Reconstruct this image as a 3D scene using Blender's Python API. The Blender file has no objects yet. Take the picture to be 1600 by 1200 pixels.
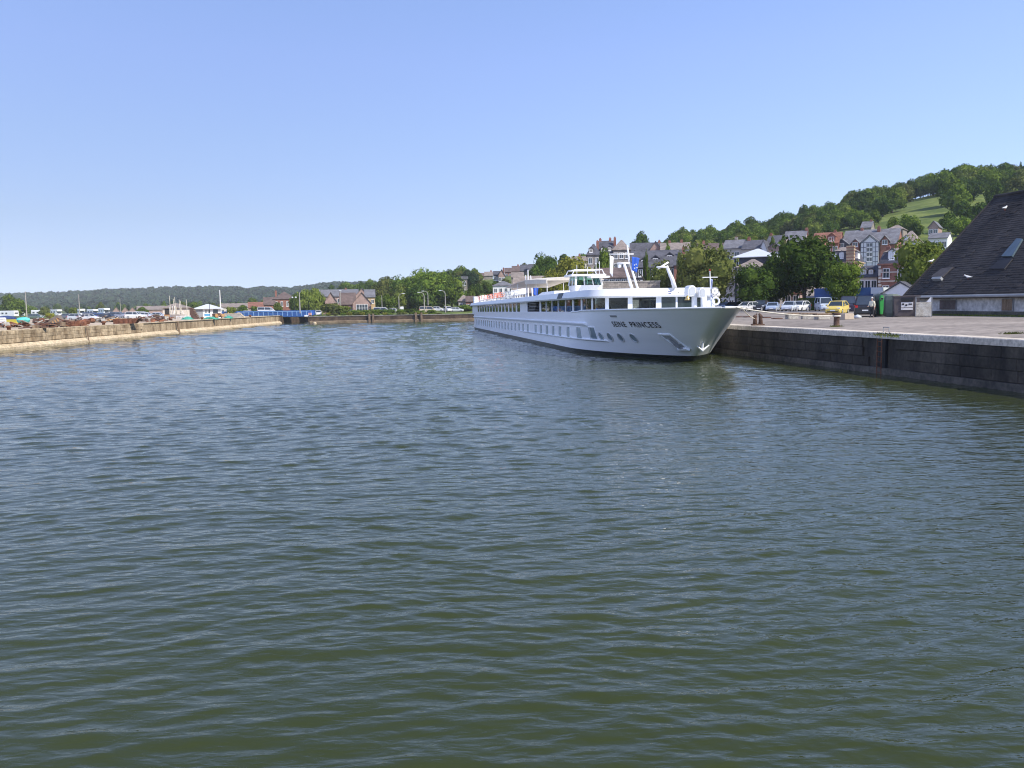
import bpy, bmesh, math, random
import numpy as np
from mathutils import Vector, Matrix
R = math.radians
random.seed(7); np.random.seed(7)
SC = bpy.context.scene
COL = SC.collection

# ------------------------------------------------------------------ camera
F, CX, CY, HZ, CAMZ = 1333.0, 800.0, 600.0, 475.5, 4.4     # focal length and horizon in photo pixels (1600 x 1200)
ROLL = R(0.9)                                              # the photograph is held slightly askew
PITCH = math.atan((CY - HZ) / F * math.cos(ROLL))
cd = bpy.data.cameras.new('camera'); cam = bpy.data.objects.new('camera', cd); COL.objects.link(cam)
cd.sensor_width = 36.0; cd.lens = 36.0 * F / 1600.0; cd.clip_start = 0.1; cd.clip_end = 9000
cam.matrix_world = Matrix.Translation((0, 0, CAMZ)) @ Matrix.Rotation(math.pi / 2 - PITCH, 4, 'X') @ Matrix.Rotation(-ROLL, 4, 'Z')
SC.camera = cam

# ------------------------------------------------------------------ sky, sun, exposure
SUN_AZ = Vector((0.80, -0.60, 0)).normalized(); SUN_EL = R(43)
SUN = Vector((SUN_AZ.x * math.cos(SUN_EL), SUN_AZ.y * math.cos(SUN_EL), math.sin(SUN_EL)))
w = bpy.data.worlds.new('World'); SC.world = w; w.use_nodes = True
nt = w.node_tree
sky = nt.nodes.new('ShaderNodeTexSky'); sky.sky_type = 'NISHITA'; sky.sun_disc = False
sky.sun_elevation = SUN_EL; sky.sun_rotation = -math.atan2(SUN_AZ.x, SUN_AZ.y)
sky.air_density = 1.0; sky.dust_density = 0.3; sky.ozone_density = 3.0; sky.altitude = 0
bg = nt.nodes['Background']; bg.inputs['Strength'].default_value = 0.15
wb = nt.nodes.new('ShaderNodeMix'); wb.data_type = 'RGBA'; wb.blend_type = 'MULTIPLY'; wb.inputs['Factor'].default_value = 1.0
tcw = nt.nodes.new('ShaderNodeTexCoord'); sxw = nt.nodes.new('ShaderNodeSeparateXYZ'); nt.links.new(tcw.outputs['Generated'], sxw.inputs[0])
rw = nt.nodes.new('ShaderNodeValToRGB'); nt.links.new(sxw.outputs['Z'], rw.inputs[0]); el = rw.color_ramp.elements      # clear dry summer air: the sky stays blue down to the horizon, the same all round
el[0].position = 0.0; el[0].color = (0.47, 0.63, 0.94, 1); el[1].position = 0.36; el[1].color = (1, 1, 1, 1)
for z_, c_ in ((0.0155, (0.47, 0.63, 0.93)), (0.051, (0.53, 0.595, 0.75)), (0.101, (0.61, 0.63, 0.69)), (0.184, (0.76, 0.76, 0.78)), (0.267, (0.91, 0.885, 0.91))):
    e_ = el.new(z_); e_.color = (*c_, 1)
wt = nt.nodes.new('ShaderNodeMix'); wt.data_type = 'RGBA'; wt.blend_type = 'MULTIPLY'; wt.inputs['Factor'].default_value = 1.0; wt.inputs['B'].default_value = (1.10, 1.0, 1.12, 1)      # the camera's cool white balance
nt.links.new(rw.outputs[0], wt.inputs['A']); nt.links.new(wt.outputs['Result'], wb.inputs['B'])
nt.links.new(sky.outputs[0], wb.inputs['A']); nt.links.new(wb.outputs['Result'], bg.inputs['Color'])
sl = bpy.data.lights.new('sun', 'SUN'); sl.energy = 4.6; sl.angle = R(0.5); sl.color = (1.0, 0.95, 0.87)
so = bpy.data.objects.new('sun', sl); COL.objects.link(so); so.rotation_euler = (-SUN).to_track_quat('-Z', 'Y').to_euler()
SC.view_settings.view_transform = 'Standard'; SC.view_settings.look = 'None'
SC.view_settings.exposure = 0.45; SC.view_settings.gamma = 1.0; SC.view_settings.use_curve_mapping = False
SC.render.engine = 'CYCLES'
SC.cycles.filter_width = 1.1; SC.cycles.max_bounces = 6; SC.cycles.transparent_max_bounces = 10; SC.cycles.volume_bounces = 0
SC.cycles.use_denoising = True; SC.cycles.denoising_input_passes = 'RGB_ALBEDO_NORMAL'; SC.cycles.denoising_prefilter = 'ACCURATE'; SC.cycles.caustics_reflective = False; SC.cycles.caustics_refractive = False

# ------------------------------------------------------------------ photo pixel <-> world
cp, sp_ = math.cos(PITCH), math.sin(PITCH)
def ray(px, py):
    a = (px - CX) / F; b = (CY - py) / F; cr, sr = math.cos(ROLL), math.sin(ROLL)
    xc = a * cr + b * sr; yc = -a * sr + b * cr
    return Vector((xc, cp + yc * sp_, -sp_ + yc * cp))
def at(px, py, Y):
    d = ray(px, py); return Vector((0, 0, CAMZ)) + d * (Y / d.y)
def onz(px, py, z):
    d = ray(px, py); return Vector((0, 0, CAMZ)) + d * ((z - CAMZ) / d.z)
def proj(p):
    x, y, z = p[0], p[1], p[2] - CAMZ
    dep = y * cp - z * sp_; up = y * sp_ + z * cp
    xc, yc = x / dep, up / dep; cr, sr = math.cos(ROLL), math.sin(ROLL)
    return CX + F * (xc * cr - yc * sr), CY - F * (xc * sr + yc * cr)
def clamp(x, a=0.0, b=1.0): return max(a, min(b, x))
def sstep(x): x = clamp(x); return x * x * (3 - 2 * x)
def tab(t, x):
    if x <= t[0][0]: return t[0][1]
    for (a, b), (c, d) in zip(t, t[1:]):
        if x <= c: return b + (d - b) * (x - a) / (c - a)
    return t[-1][1]

# ------------------------------------------------------------------ lie of the land
QUAY = [(-120, 49.7), (38.9, 23.5), (72.0, 18.05), (244.0, -8.6)]       # (Y, X) of the right quay edge
def qx(Y): return tab(QUAY, Y)
LEFT = [(-120, -53.0), (99.0, -59.4), (140.0, -60.8), (241.5, -65.2)]
def lx(Y): return tab(LEFT, Y)
FARY = [(-57.0, 241.5), (-15.0, 244.0)]
def yf(X):
    if -65.2 < X < -57.0: return 285.0
    return tab(FARY, X)
RIDGE = [(-400, 0), (430, 0), (480, 6), (520, 12), (600, 14), (720, 15), (800, 17), (900, 20), (1000, 26), (1100, 30), (1200, 36), (1300, 45), (1400, 54), (1500, 62), (1600, 63), (1900, 64), (3000, 40)]
RY0 = [(400, 330), (600, 300), (800, 245), (950, 180), (1100, 160), (1300, 150), (1600, 150)]
RY1 = [(400, 600), (600, 500), (720, 400), (800, 365), (900, 360), (1000, 400), (1200, 430), (1400, 450), (1600, 460)]
FARH = [(-200, 22), (0, 26), (100, 28), (200, 33), (300, 35), (430, 31), (600, 28)]
def gz(X, Y):
    if Y < 244 and X > qx(Y) - 1.0:
        b = 2.36 + 0.42 * (1 - math.exp(-max(0, X - qx(Y)) / 7.0))
    elif Y < 241.6 and X < -50:
        b = 2.24 + 0.12 * sstep((lx(Y) - X) / 40)
    else:
        e = sstep((Y - yf(X)) / 25.0)
        b = 1.86 + e * (0.4 + 0.5 * sstep((X + 60) / 60))
        if X > -9: b = 2.36 + 0.42 * (1 - math.exp(-max(0, X + 8.6) / 7.0))
        elif X < -65: b = 2.24 + 0.12 * sstep((-65 - X) / 40)
    if Y > 60:
        px = CX + F * X / Y
        h = tab(RIDGE, px); y0 = tab(RY0, px); y1 = tab(RY1, px)
        k = clamp((Y - y0) / (y1 - y0)); k = 0.6 * k + 0.4 * sstep(k)
        b += max(0, h - 3) * k
        if Y > 900:
            b += tab(FARH, px) * sstep((Y - 1050) / 650)
    return b
def ground(px, py, y0=40.0, y1=600.0):
    d = ray(px, py); Y = y0
    while Y < y1:
        p = Vector((0, 0, CAMZ)) + d * (Y / d.y)
        basin = lx(p.y) - 0.45 < p.x < qx(p.y) + 0.45 and p.y < yf(p.x)
        if not basin and p.z <= gz(p.x, p.y): break
        Y += 0.2
    p.z = gz(p.x, p.y); return p

# ------------------------------------------------------------------ materials
MATS = {}
def mat(name, col, rough=0.75, var=0.18, scale=2.0, bump=0.0, metal=0.0, spec=0.4, streak=None, objrand=0.0, detail=6.0):
    if name in MATS: return MATS[name]
    m = bpy.data.materials.new(name); m.use_nodes = True; t = m.node_tree; b = t.nodes['Principled BSDF']
    tc = t.nodes.new('ShaderNodeTexCoord'); n = t.nodes.new('ShaderNodeTexNoise')
    n.inputs['Scale'].default_value = scale; n.inputs['Detail'].default_value = detail; n.inputs['Roughness'].default_value = 0.62
    src = tc.outputs['Object']
    if streak:
        mp = t.nodes.new('ShaderNodeMapping'); mp.inputs['Scale'].default_value = streak; t.links.new(src, mp.inputs[0]); src = mp.outputs[0]
    t.links.new(src, n.inputs['Vector'])
    r = t.nodes.new('ShaderNodeValToRGB'); r.color_ramp.elements[0].position = 0.3; r.color_ramp.elements[1].position = 0.7
    r.color_ramp.elements[0].color = [c * (1 - var) for c in col] + [1]; r.color_ramp.elements[1].color = [min(1, c * (1 + var)) for c in col] + [1]
    t.links.new(n.outputs['Fac'], r.inputs[0]); out = r.outputs[0]
    if objrand:
        oi = t.nodes.new('ShaderNodeObjectInfo'); hs = t.nodes.new('ShaderNodeHueSaturation')
        mr = t.nodes.new('ShaderNodeMapRange'); mr.inputs[3].default_value = 1 - objrand; mr.inputs[4].default_value = 1 + objrand
        t.links.new(oi.outputs['Random'], mr.inputs[0]); t.links.new(mr.outputs[0], hs.inputs['Value']); t.links.new(out, hs.inputs['Color']); out = hs.outputs[0]
    t.links.new(out, b.inputs['Base Color'])
    b.inputs['Roughness'].default_value = rough; b.inputs['Metallic'].default_value = metal; b.inputs['Specular IOR Level'].default_value = spec
    if bump:
        bp = t.nodes.new('ShaderNodeBump'); bp.inputs['Strength'].default_value = 1.0; bp.inputs['Distance'].default_value = bump
        t.links.new(n.outputs['Fac'], bp.inputs['Height']); t.links.new(bp.outputs[0], b.inputs['Normal'])
    MATS[name] = m; return m

def two_tone(name, ca, cb, scale, lo, hi, rough=0.85, bump=0.0, fine=None, streak=None, objrand=0.0, world=False):
    """two colours in patches with a fine grain on top"""
    if name in MATS: return MATS[name]
    m = bpy.data.materials.new(name); m.use_nodes = True; t = m.node_tree; b = t.nodes['Principled BSDF']
    tc = t.nodes.new('ShaderNodeTexCoord'); src = tc.outputs['Object']
    if world: src = t.nodes.new('ShaderNodeNewGeometry').outputs['Position']
    base = src
    if streak:
        mp = t.nodes.new('ShaderNodeMapping'); mp.inputs['Scale'].default_value = streak; t.links.new(src, mp.inputs[0]); src = mp.outputs[0]
    n = t.nodes.new('ShaderNodeTexNoise'); n.inputs['Scale'].default_value = scale; n.inputs['Detail'].default_value = 8; n.inputs['Roughness'].default_value = 0.65
    t.links.new(src, n.inputs['Vector'])
    r = t.nodes.new('ShaderNodeValToRGB'); r.color_ramp.elements[0].position = lo; r.color_ramp.elements[1].position = hi
    r.color_ramp.elements[0].color = (*ca, 1); r.color_ramp.elements[1].color = (*cb, 1); t.links.new(n.outputs['Fac'], r.inputs[0])
    n2 = t.nodes.new('ShaderNodeTexNoise'); n2.inputs['Scale'].default_value = fine or scale * 9; n2.inputs['Detail'].default_value = 5
    t.links.new(base, n2.inputs['Vector'])
    mr = t.nodes.new('ShaderNodeMapRange'); mr.inputs[1].default_value = 0.3; mr.inputs[2].default_value = 0.7; mr.inputs[3].default_value = 0.72; mr.inputs[4].default_value = 1.28
    t.links.new(n2.outputs['Fac'], mr.inputs[0])
    hs = t.nodes.new('ShaderNodeHueSaturation'); t.links.new(r.outputs[0], hs.inputs['Color'])
    val = mr.outputs[0]
    if objrand:
        oi = t.nodes.new('ShaderNodeObjectInfo'); m2 = t.nodes.new('ShaderNodeMapRange'); m2.inputs[3].default_value = 1 - objrand; m2.inputs[4].default_value = 1 + objrand
        mm = t.nodes.new('ShaderNodeMath'); mm.operation = 'MULTIPLY'
        t.links.new(oi.outputs['Random'], m2.inputs[0]); t.links.new(m2.outputs[0], mm.inputs[0]); t.links.new(val, mm.inputs[1]); val = mm.outputs[0]
    t.links.new(val, hs.inputs['Value']); t.links.new(hs.outputs[0], b.inputs['Base Color'])
    b.inputs['Roughness'].default_value = rough; b.inputs['Specular IOR Level'].default_value = 0.3
    if bump:
        bp = t.nodes.new('ShaderNodeBump'); bp.inputs['Distance'].default_value = bump
        t.links.new(n2.outputs['Fac'], bp.inputs['Height']); t.links.new(bp.outputs[0], b.inputs['Normal'])
    MATS[name] = m; return m

def leafmat(name, ca, cb):
    m = bpy.data.materials.new(name); m.use_nodes = True; t = m.node_tree; t.nodes.clear()
    o = t.nodes.new('ShaderNodeOutputMaterial'); d = t.nodes.new('ShaderNodeBsdfDiffuse'); tr = t.nodes.new('ShaderNodeBsdfTranslucent'); mx = t.nodes.new('ShaderNodeMixShader')
    mx.inputs[0].default_value = 0.28
    g = t.nodes.new('ShaderNodeNewGeometry'); oi = t.nodes.new('ShaderNodeObjectInfo'); n = t.nodes.new('ShaderNodeTexNoise'); n.inputs['Scale'].default_value = 0.45; n.inputs['Detail'].default_value = 4
    t.links.new(g.outputs['Position'], n.inputs['Vector'])
    a = t.nodes.new('ShaderNodeMath'); a.operation = 'ADD'; t.links.new(g.outputs['Random Per Island'], a.inputs[0]); t.links.new(n.outputs['Fac'], a.inputs[1])
    mr = t.nodes.new('ShaderNodeMapRange'); mr.inputs[1].default_value = 0.4; mr.inputs[2].default_value = 1.4; t.links.new(a.outputs[0], mr.inputs[0])
    mc = t.nodes.new('ShaderNodeMix'); mc.data_type = 'RGBA'; mc.inputs['A'].default_value = (*ca, 1); mc.inputs['B'].default_value = (*cb, 1); t.links.new(mr.outputs[0], mc.inputs['Factor'])
    hs = t.nodes.new('ShaderNodeHueSaturation'); m2 = t.nodes.new('ShaderNodeMapRange'); m2.inputs[3].default_value = 0.75; m2.inputs[4].default_value = 1.25
    t.links.new(oi.outputs['Random'], m2.inputs[0]); t.links.new(m2.outputs[0], hs.inputs['Value']); t.links.new(mc.outputs['Result'], hs.inputs['Color'])
    t.links.new(hs.outputs[0], d.inputs[0]); t.links.new(hs.outputs[0], tr.inputs[0]); t.links.new(d.outputs[0], mx.inputs[1]); t.links.new(tr.outputs[0], mx.inputs[2]); t.links.new(mx.outputs[0], o.inputs[0])
    MATS[name] = m; return m

def glassmat(name, tint, trans=0.8, ior=1.45):
    m = bpy.data.materials.new(name); m.use_nodes = True; t = m.node_tree; t.nodes.clear()
    o = t.nodes.new('ShaderNodeOutputMaterial'); gl = t.nodes.new('ShaderNodeBsdfGlossy'); tr = t.nodes.new('ShaderNodeBsdfTransparent'); mx = t.nodes.new('ShaderNodeMixShader')
    fr = t.nodes.new('ShaderNodeFresnel'); fr.inputs[0].default_value = ior; tr.inputs[0].default_value = (*[c * trans for c in tint], 1); gl.inputs['Roughness'].default_value = 0.02
    t.links.new(fr.outputs[0], mx.inputs[0]); t.links.new(tr.outputs[0], mx.inputs[1]); t.links.new(gl.outputs[0], mx.inputs[2]); t.links.new(mx.outputs[0], o.inputs[0])
    MATS[name] = m; return m

def rowmat(name, col, row_h, brick_w, mortar=0.6, var=0.2, rough=0.85, big=0.15):
    """roof slates, tiles or bricks too far away to tell apart: fine rows in the colour"""
    if name in MATS: return MATS[name]
    m = bpy.data.materials.new(name); m.use_nodes = True; t = m.node_tree; b = t.nodes['Principled BSDF']
    tc = t.nodes.new('ShaderNodeTexCoord'); br = t.nodes.new('ShaderNodeTexBrick'); br.inputs['Scale'].default_value = 1.0
    br.inputs['Row Height'].default_value = row_h; br.inputs['Brick Width'].default_value = brick_w; br.inputs['Mortar Size'].default_value = row_h * 0.07
    br.inputs['Color1'].default_value = [c * (1 + var) for c in col] + [1]; br.inputs['Color2'].default_value = [c * (1 - var) for c in col] + [1]; br.inputs['Mortar'].default_value = [c * mortar for c in col] + [1]
    sx = t.nodes.new('ShaderNodeSeparateXYZ'); cb = t.nodes.new('ShaderNodeCombineXYZ'); ad = t.nodes.new('ShaderNodeMath'); ad.operation = 'ADD'
    t.links.new(tc.outputs['Object'], sx.inputs[0]); t.links.new(sx.outputs[0], ad.inputs[0]); t.links.new(sx.outputs[1], ad.inputs[1])
    t.links.new(ad.outputs[0], cb.inputs[0]); t.links.new(sx.outputs[2], cb.inputs[1]); t.links.new(cb.outputs[0], br.inputs['Vector'])
    n = t.nodes.new('ShaderNodeTexNoise'); n.inputs['Scale'].default_value = 0.7; n.inputs['Detail'].default_value = 6; t.links.new(tc.outputs['Object'], n.inputs['Vector'])
    mr = t.nodes.new('ShaderNodeMapRange'); mr.inputs[1].default_value = 0.3; mr.inputs[2].default_value = 0.7; mr.inputs[3].default_value = 1 - big * 1.6; mr.inputs[4].default_value = 1 + big * 1.6; t.links.new(n.outputs['Fac'], mr.inputs[0])
    hs = t.nodes.new('ShaderNodeHueSaturation'); t.links.new(mr.outputs[0], hs.inputs['Value']); t.links.new(br.outputs['Color'], hs.inputs['Color']); t.links.new(hs.outputs[0], b.inputs['Base Color'])
    b.inputs['Roughness'].default_value = rough; b.inputs['Specular IOR Level'].default_value = 0.3
    MATS[name] = m; return m

W_WHITE = mat('white_paint', (0.80, 0.80, 0.79), 0.35, 0.04, 0.8)
W_SHIP = mat('ship_white', (0.82, 0.85, 0.89), 0.28, 0.05, 0.35, streak=(0.3, 0.3, 2.5))
M_BLACK = mat('black_paint', (0.012, 0.013, 0.016), 0.45, 0.3, 1)
M_DARK = mat('dark_interior', (0.02, 0.018, 0.018), 0.8, 0.3, 1)
M_GREY = mat('grey_metal', (0.25, 0.26, 0.27), 0.45, 0.15, 2)
M_PALEGREY = mat('pale_grey', (0.5, 0.52, 0.54), 0.5, 0.1, 1)
M_RUST = two_tone('rust', (0.10, 0.035, 0.018), (0.22, 0.10, 0.055), 2.5, 0.4, 0.65)
M_PANE = mat('window_glass', (0.03, 0.04, 0.05), 0.06, 0.3, 0.6, spec=0.8)
M_SHIPPANE = mat('cabin_glass', (0.22, 0.29, 0.33), 0.08, 0.35, 0.5, spec=0.8)
M_DARKPANE = mat('tinted_glass', (0.03, 0.045, 0.045), 0.05, 0.3, 0.6, spec=0.8)
M_CLEAR = glassmat('lounge_glass', (0.82, 0.92, 0.90), 0.92)
M_BLUE = mat('bridge_blue', (0.025, 0.085, 0.27), 0.5, 0.15, 1)
M_TYRE = mat('tyre', (0.02, 0.02, 0.02), 0.9, 0.2, 4)
M_ALU = mat('wheel_alloy', (0.45, 0.46, 0.47), 0.35, 0.1, 4, metal=0.6)
M_LAMP = mat('lamp_lens', (0.7, 0.72, 0.74), 0.15, 0.05, 4, spec=0.8)
M_RED = mat('red_lens', (0.45, 0.02, 0.02), 0.25, 0.1, 4)
M_CONC = two_tone('concrete', (0.27, 0.25, 0.22), (0.42, 0.40, 0.36), 1.2, 0.35, 0.65)
M_WOOD = two_tone('old_wood', (0.12, 0.08, 0.05), (0.26, 0.19, 0.13), 2.0, 0.35, 0.65, streak=(3, 3, 0.4))
M_BARK = two_tone('bark', (0.045, 0.035, 0.025), (0.10, 0.08, 0.06), 3, 0.35, 0.65)
SLATE = rowmat('slate_roof', (0.085, 0.085, 0.10), 0.22, 0.3)
SLATE2 = rowmat('grey_slate', (0.15, 0.15, 0.165), 0.22, 0.3)
BROWNROOF = rowmat('brown_tiles', (0.13, 0.095, 0.085), 0.25, 0.3)
PALEROOF = rowmat('weathered_tiles', (0.24, 0.20, 0.175), 0.25, 0.3)
REDROOF = rowmat('red_tiles', (0.22, 0.10, 0.07), 0.25, 0.3)
METALROOF = mat('pale_metal_roof', (0.55, 0.57, 0.60), 0.4, 0.06, 0.6)
BRICK = rowmat('brick', (0.26, 0.12, 0.09), 0.15, 0.3)
PINKBRICK = rowmat('pink_brick', (0.36, 0.25, 0.215), 0.15, 0.3)
YBRICK = rowmat('buff_brick', (0.46, 0.33, 0.21), 0.22, 0.4)
STONE = rowmat('grey_stone', (0.27, 0.24, 0.21), 0.35, 0.6)
CREAM = mat('cream_render', (0.55, 0.49, 0.42), 0.85, 0.1, 0.6)
WRENDER = mat('white_render', (0.68, 0.68, 0.68), 0.85, 0.07, 0.6)
SLATEWALL = rowmat('slate_wall', (0.075, 0.075, 0.095), 0.25, 0.3)
OCHRE = mat('ochre_render', (0.50, 0.36, 0.19), 0.85, 0.1, 0.6)
LF = {'dark': leafmat('leaf_dark', (0.022, 0.052, 0.010), (0.090, 0.140, 0.026)),
      'mid': leafmat('leaf_mid', (0.040, 0.082, 0.012), (0.155, 0.215, 0.034)),
      'light': leafmat('leaf_light', (0.07, 0.11, 0.018), (0.20, 0.24, 0.05)),
      'olive': leafmat('leaf_olive', (0.045, 0.068, 0.016), (0.16, 0.175, 0.05)),
      'yellow': leafmat('leaf_yellow', (0.12, 0.14, 0.02), (0.30, 0.30, 0.05)),
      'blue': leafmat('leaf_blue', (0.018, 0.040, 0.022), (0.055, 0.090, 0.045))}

# ------------------------------------------------------------------ mesh helpers
class MB:
    def __init__(s): s.v = []; s.f = []
    def add(s, vs, fs):
        o = len(s.v); s.v += [tuple(v) for v in vs]; s.f += [tuple(i + o for i in f) for f in fs]; return s
    def box(s, x0, x1, y0, y1, z0, z1, M=None):
        vs = [Vector(p) for p in ((x0, y0, z0), (x1, y0, z0), (x1, y1, z0), (x0, y1, z0), (x0, y0, z1), (x1, y0, z1), (x1, y1, z1), (x0, y1, z1))]
        if M: vs = [M @ v for v in vs]
        return s.add(vs, [(3, 2, 1, 0), (4, 5, 6, 7), (0, 1, 5, 4), (1, 2, 6, 5), (2, 3, 7, 6), (3, 0, 4, 7)])
    def hexa(s, b, t):            # bottom and top quads
        return s.add(list(b) + list(t), [(3, 2, 1, 0), (4, 5, 6, 7), (0, 1, 5, 4), (1, 2, 6, 5), (2, 3, 7, 6), (3, 0, 4, 7)])
    def chbox(s, x0, x1, y0, y1, z0, z1, c):      # box with chamfered top and sides
        ring = lambda d, z: [(x0 + d, y0 + d, z), (x1 - d, y0 + d, z), (x1 - d, y1 - d, z), (x0 + d, y1 - d, z)]
        L = [ring(c, z0), ring(0, z0 + c), ring(0, z1 - c), ring(c, z1)]
        return s.loft(L, True)
    def loft(s, rings, caps=True, closed=True):
        n = len(rings[0]); o = len(s.v)
        for r in rings: s.v += [tuple(p) for p in r]
        for k in range(len(rings) - 1):
            for i in range(n if closed else n - 1):
                j = (i + 1) % n
                s.f.append((o + k * n + i, o + k * n + j, o + (k + 1) * n + j, o + (k + 1) * n + i))
        if caps:
            s.f.append(tuple(o + i for i in reversed(range(n)))); s.f.append(tuple(o + (len(rings) - 1) * n + i for i in range(n)))
        return s
    def prism(s, poly, axis, a0, a1):
        def P(u, v, a): return (a, u, v) if axis == 'x' else ((u, a, v) if axis == 'y' else (u, v, a))
        return s.loft([[P(u, v, a0) for u, v in poly], [P(u, v, a1) for u, v in poly]])
    def tube(s, pts, r, n=8, caps=True):
        pts = [Vector(p) for p in pts]; rs = r if isinstance(r, (list, tuple)) else [r] * len(pts); rings = []
        for i, p in enumerate(pts):
            d = (pts[min(i + 1, len(pts) - 1)] - pts[max(i - 1, 0)]).normalized()
            u = d.cross(Vector((0, 0, 1)) if abs(d.z) < 0.9 else Vector((1, 0, 0))).normalized(); v = d.cross(u)
            rings.append([p + (u * math.cos(2 * math.pi * k / n) + v * math.sin(2 * math.pi * k / n)) * rs[i] for k in range(n)])
        return s.loft(rings, caps)
    def lathe(s, prof, c=(0, 0, 0), n=16):
        return s.loft([[(c[0] + r * math.cos(2 * math.pi * k / n), c[1] + r * math.sin(2 * math.pi * k / n), c[2] + z) for k in range(n)] for r, z in prof])
    def torus(s, c, R_, r, axis='y', n=20, m=8):
        rings = []
        for k in range(n + 1):
            a = 2 * math.pi * k / n; ring = []
            for j in range(m):
                b = 2 * math.pi * j / m; q = R_ + r * math.cos(b); h = r * math.sin(b)
                p = (q * math.cos(a), h, q * math.sin(a)) if axis == 'y' else ((h, q * math.cos(a), q * math.sin(a)) if axis == 'x' else (q * math.cos(a), q * math.sin(a), h))
                ring.append((c[0] + p[0], c[1] + p[1], c[2] + p[2]))
            rings.append(ring)
        return s.loft(rings, False)
    def mesh(s, name, m=None, smooth=False):
        me = bpy.data.meshes.new(name); me.from_pydata(s.v, [], s.f); me.update()
        bm = bmesh.new(); bm.from_mesh(me); bmesh.ops.recalc_face_normals(bm, faces=bm.faces); bm.to_mesh(me); bm.free()
        if m: me.materials.append(m)
        if smooth: me.polygons.foreach_set('use_smooth', [True] * len(me.polygons))
        return me
    def build(s, name, m, parent=None, smooth=False, loc=None, rz=0):
        return link(name, s.mesh(name, m, smooth), parent, loc, rz)
def link(name, me, parent=None, loc=None, rz=0):
    o = bpy.data.objects.new(name, me); COL.objects.link(o)
    if parent: o.parent = parent
    if loc is not None: o.location = loc
    if rz: o.rotation_euler = (0, 0, rz)
    return o
def tag(o, label=None, cat=None, group=None, kind=None):
    if label: o['label'] = label
    if cat: o['category'] = cat
    if group: o['group'] = group
    if kind: o['kind'] = kind
    return o
def thing(name, label, cat, loc, rz=0, group=None):
    o = bpy.data.objects.new(name, None); COL.objects.link(o); o.location = loc; o.rotation_euler = (0, 0, rz); o.empty_display_size = 0.3
    return tag(o, label, cat, group)
def struct(o): o['kind'] = 'structure'; return o
HAZE = 0.00013

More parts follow.
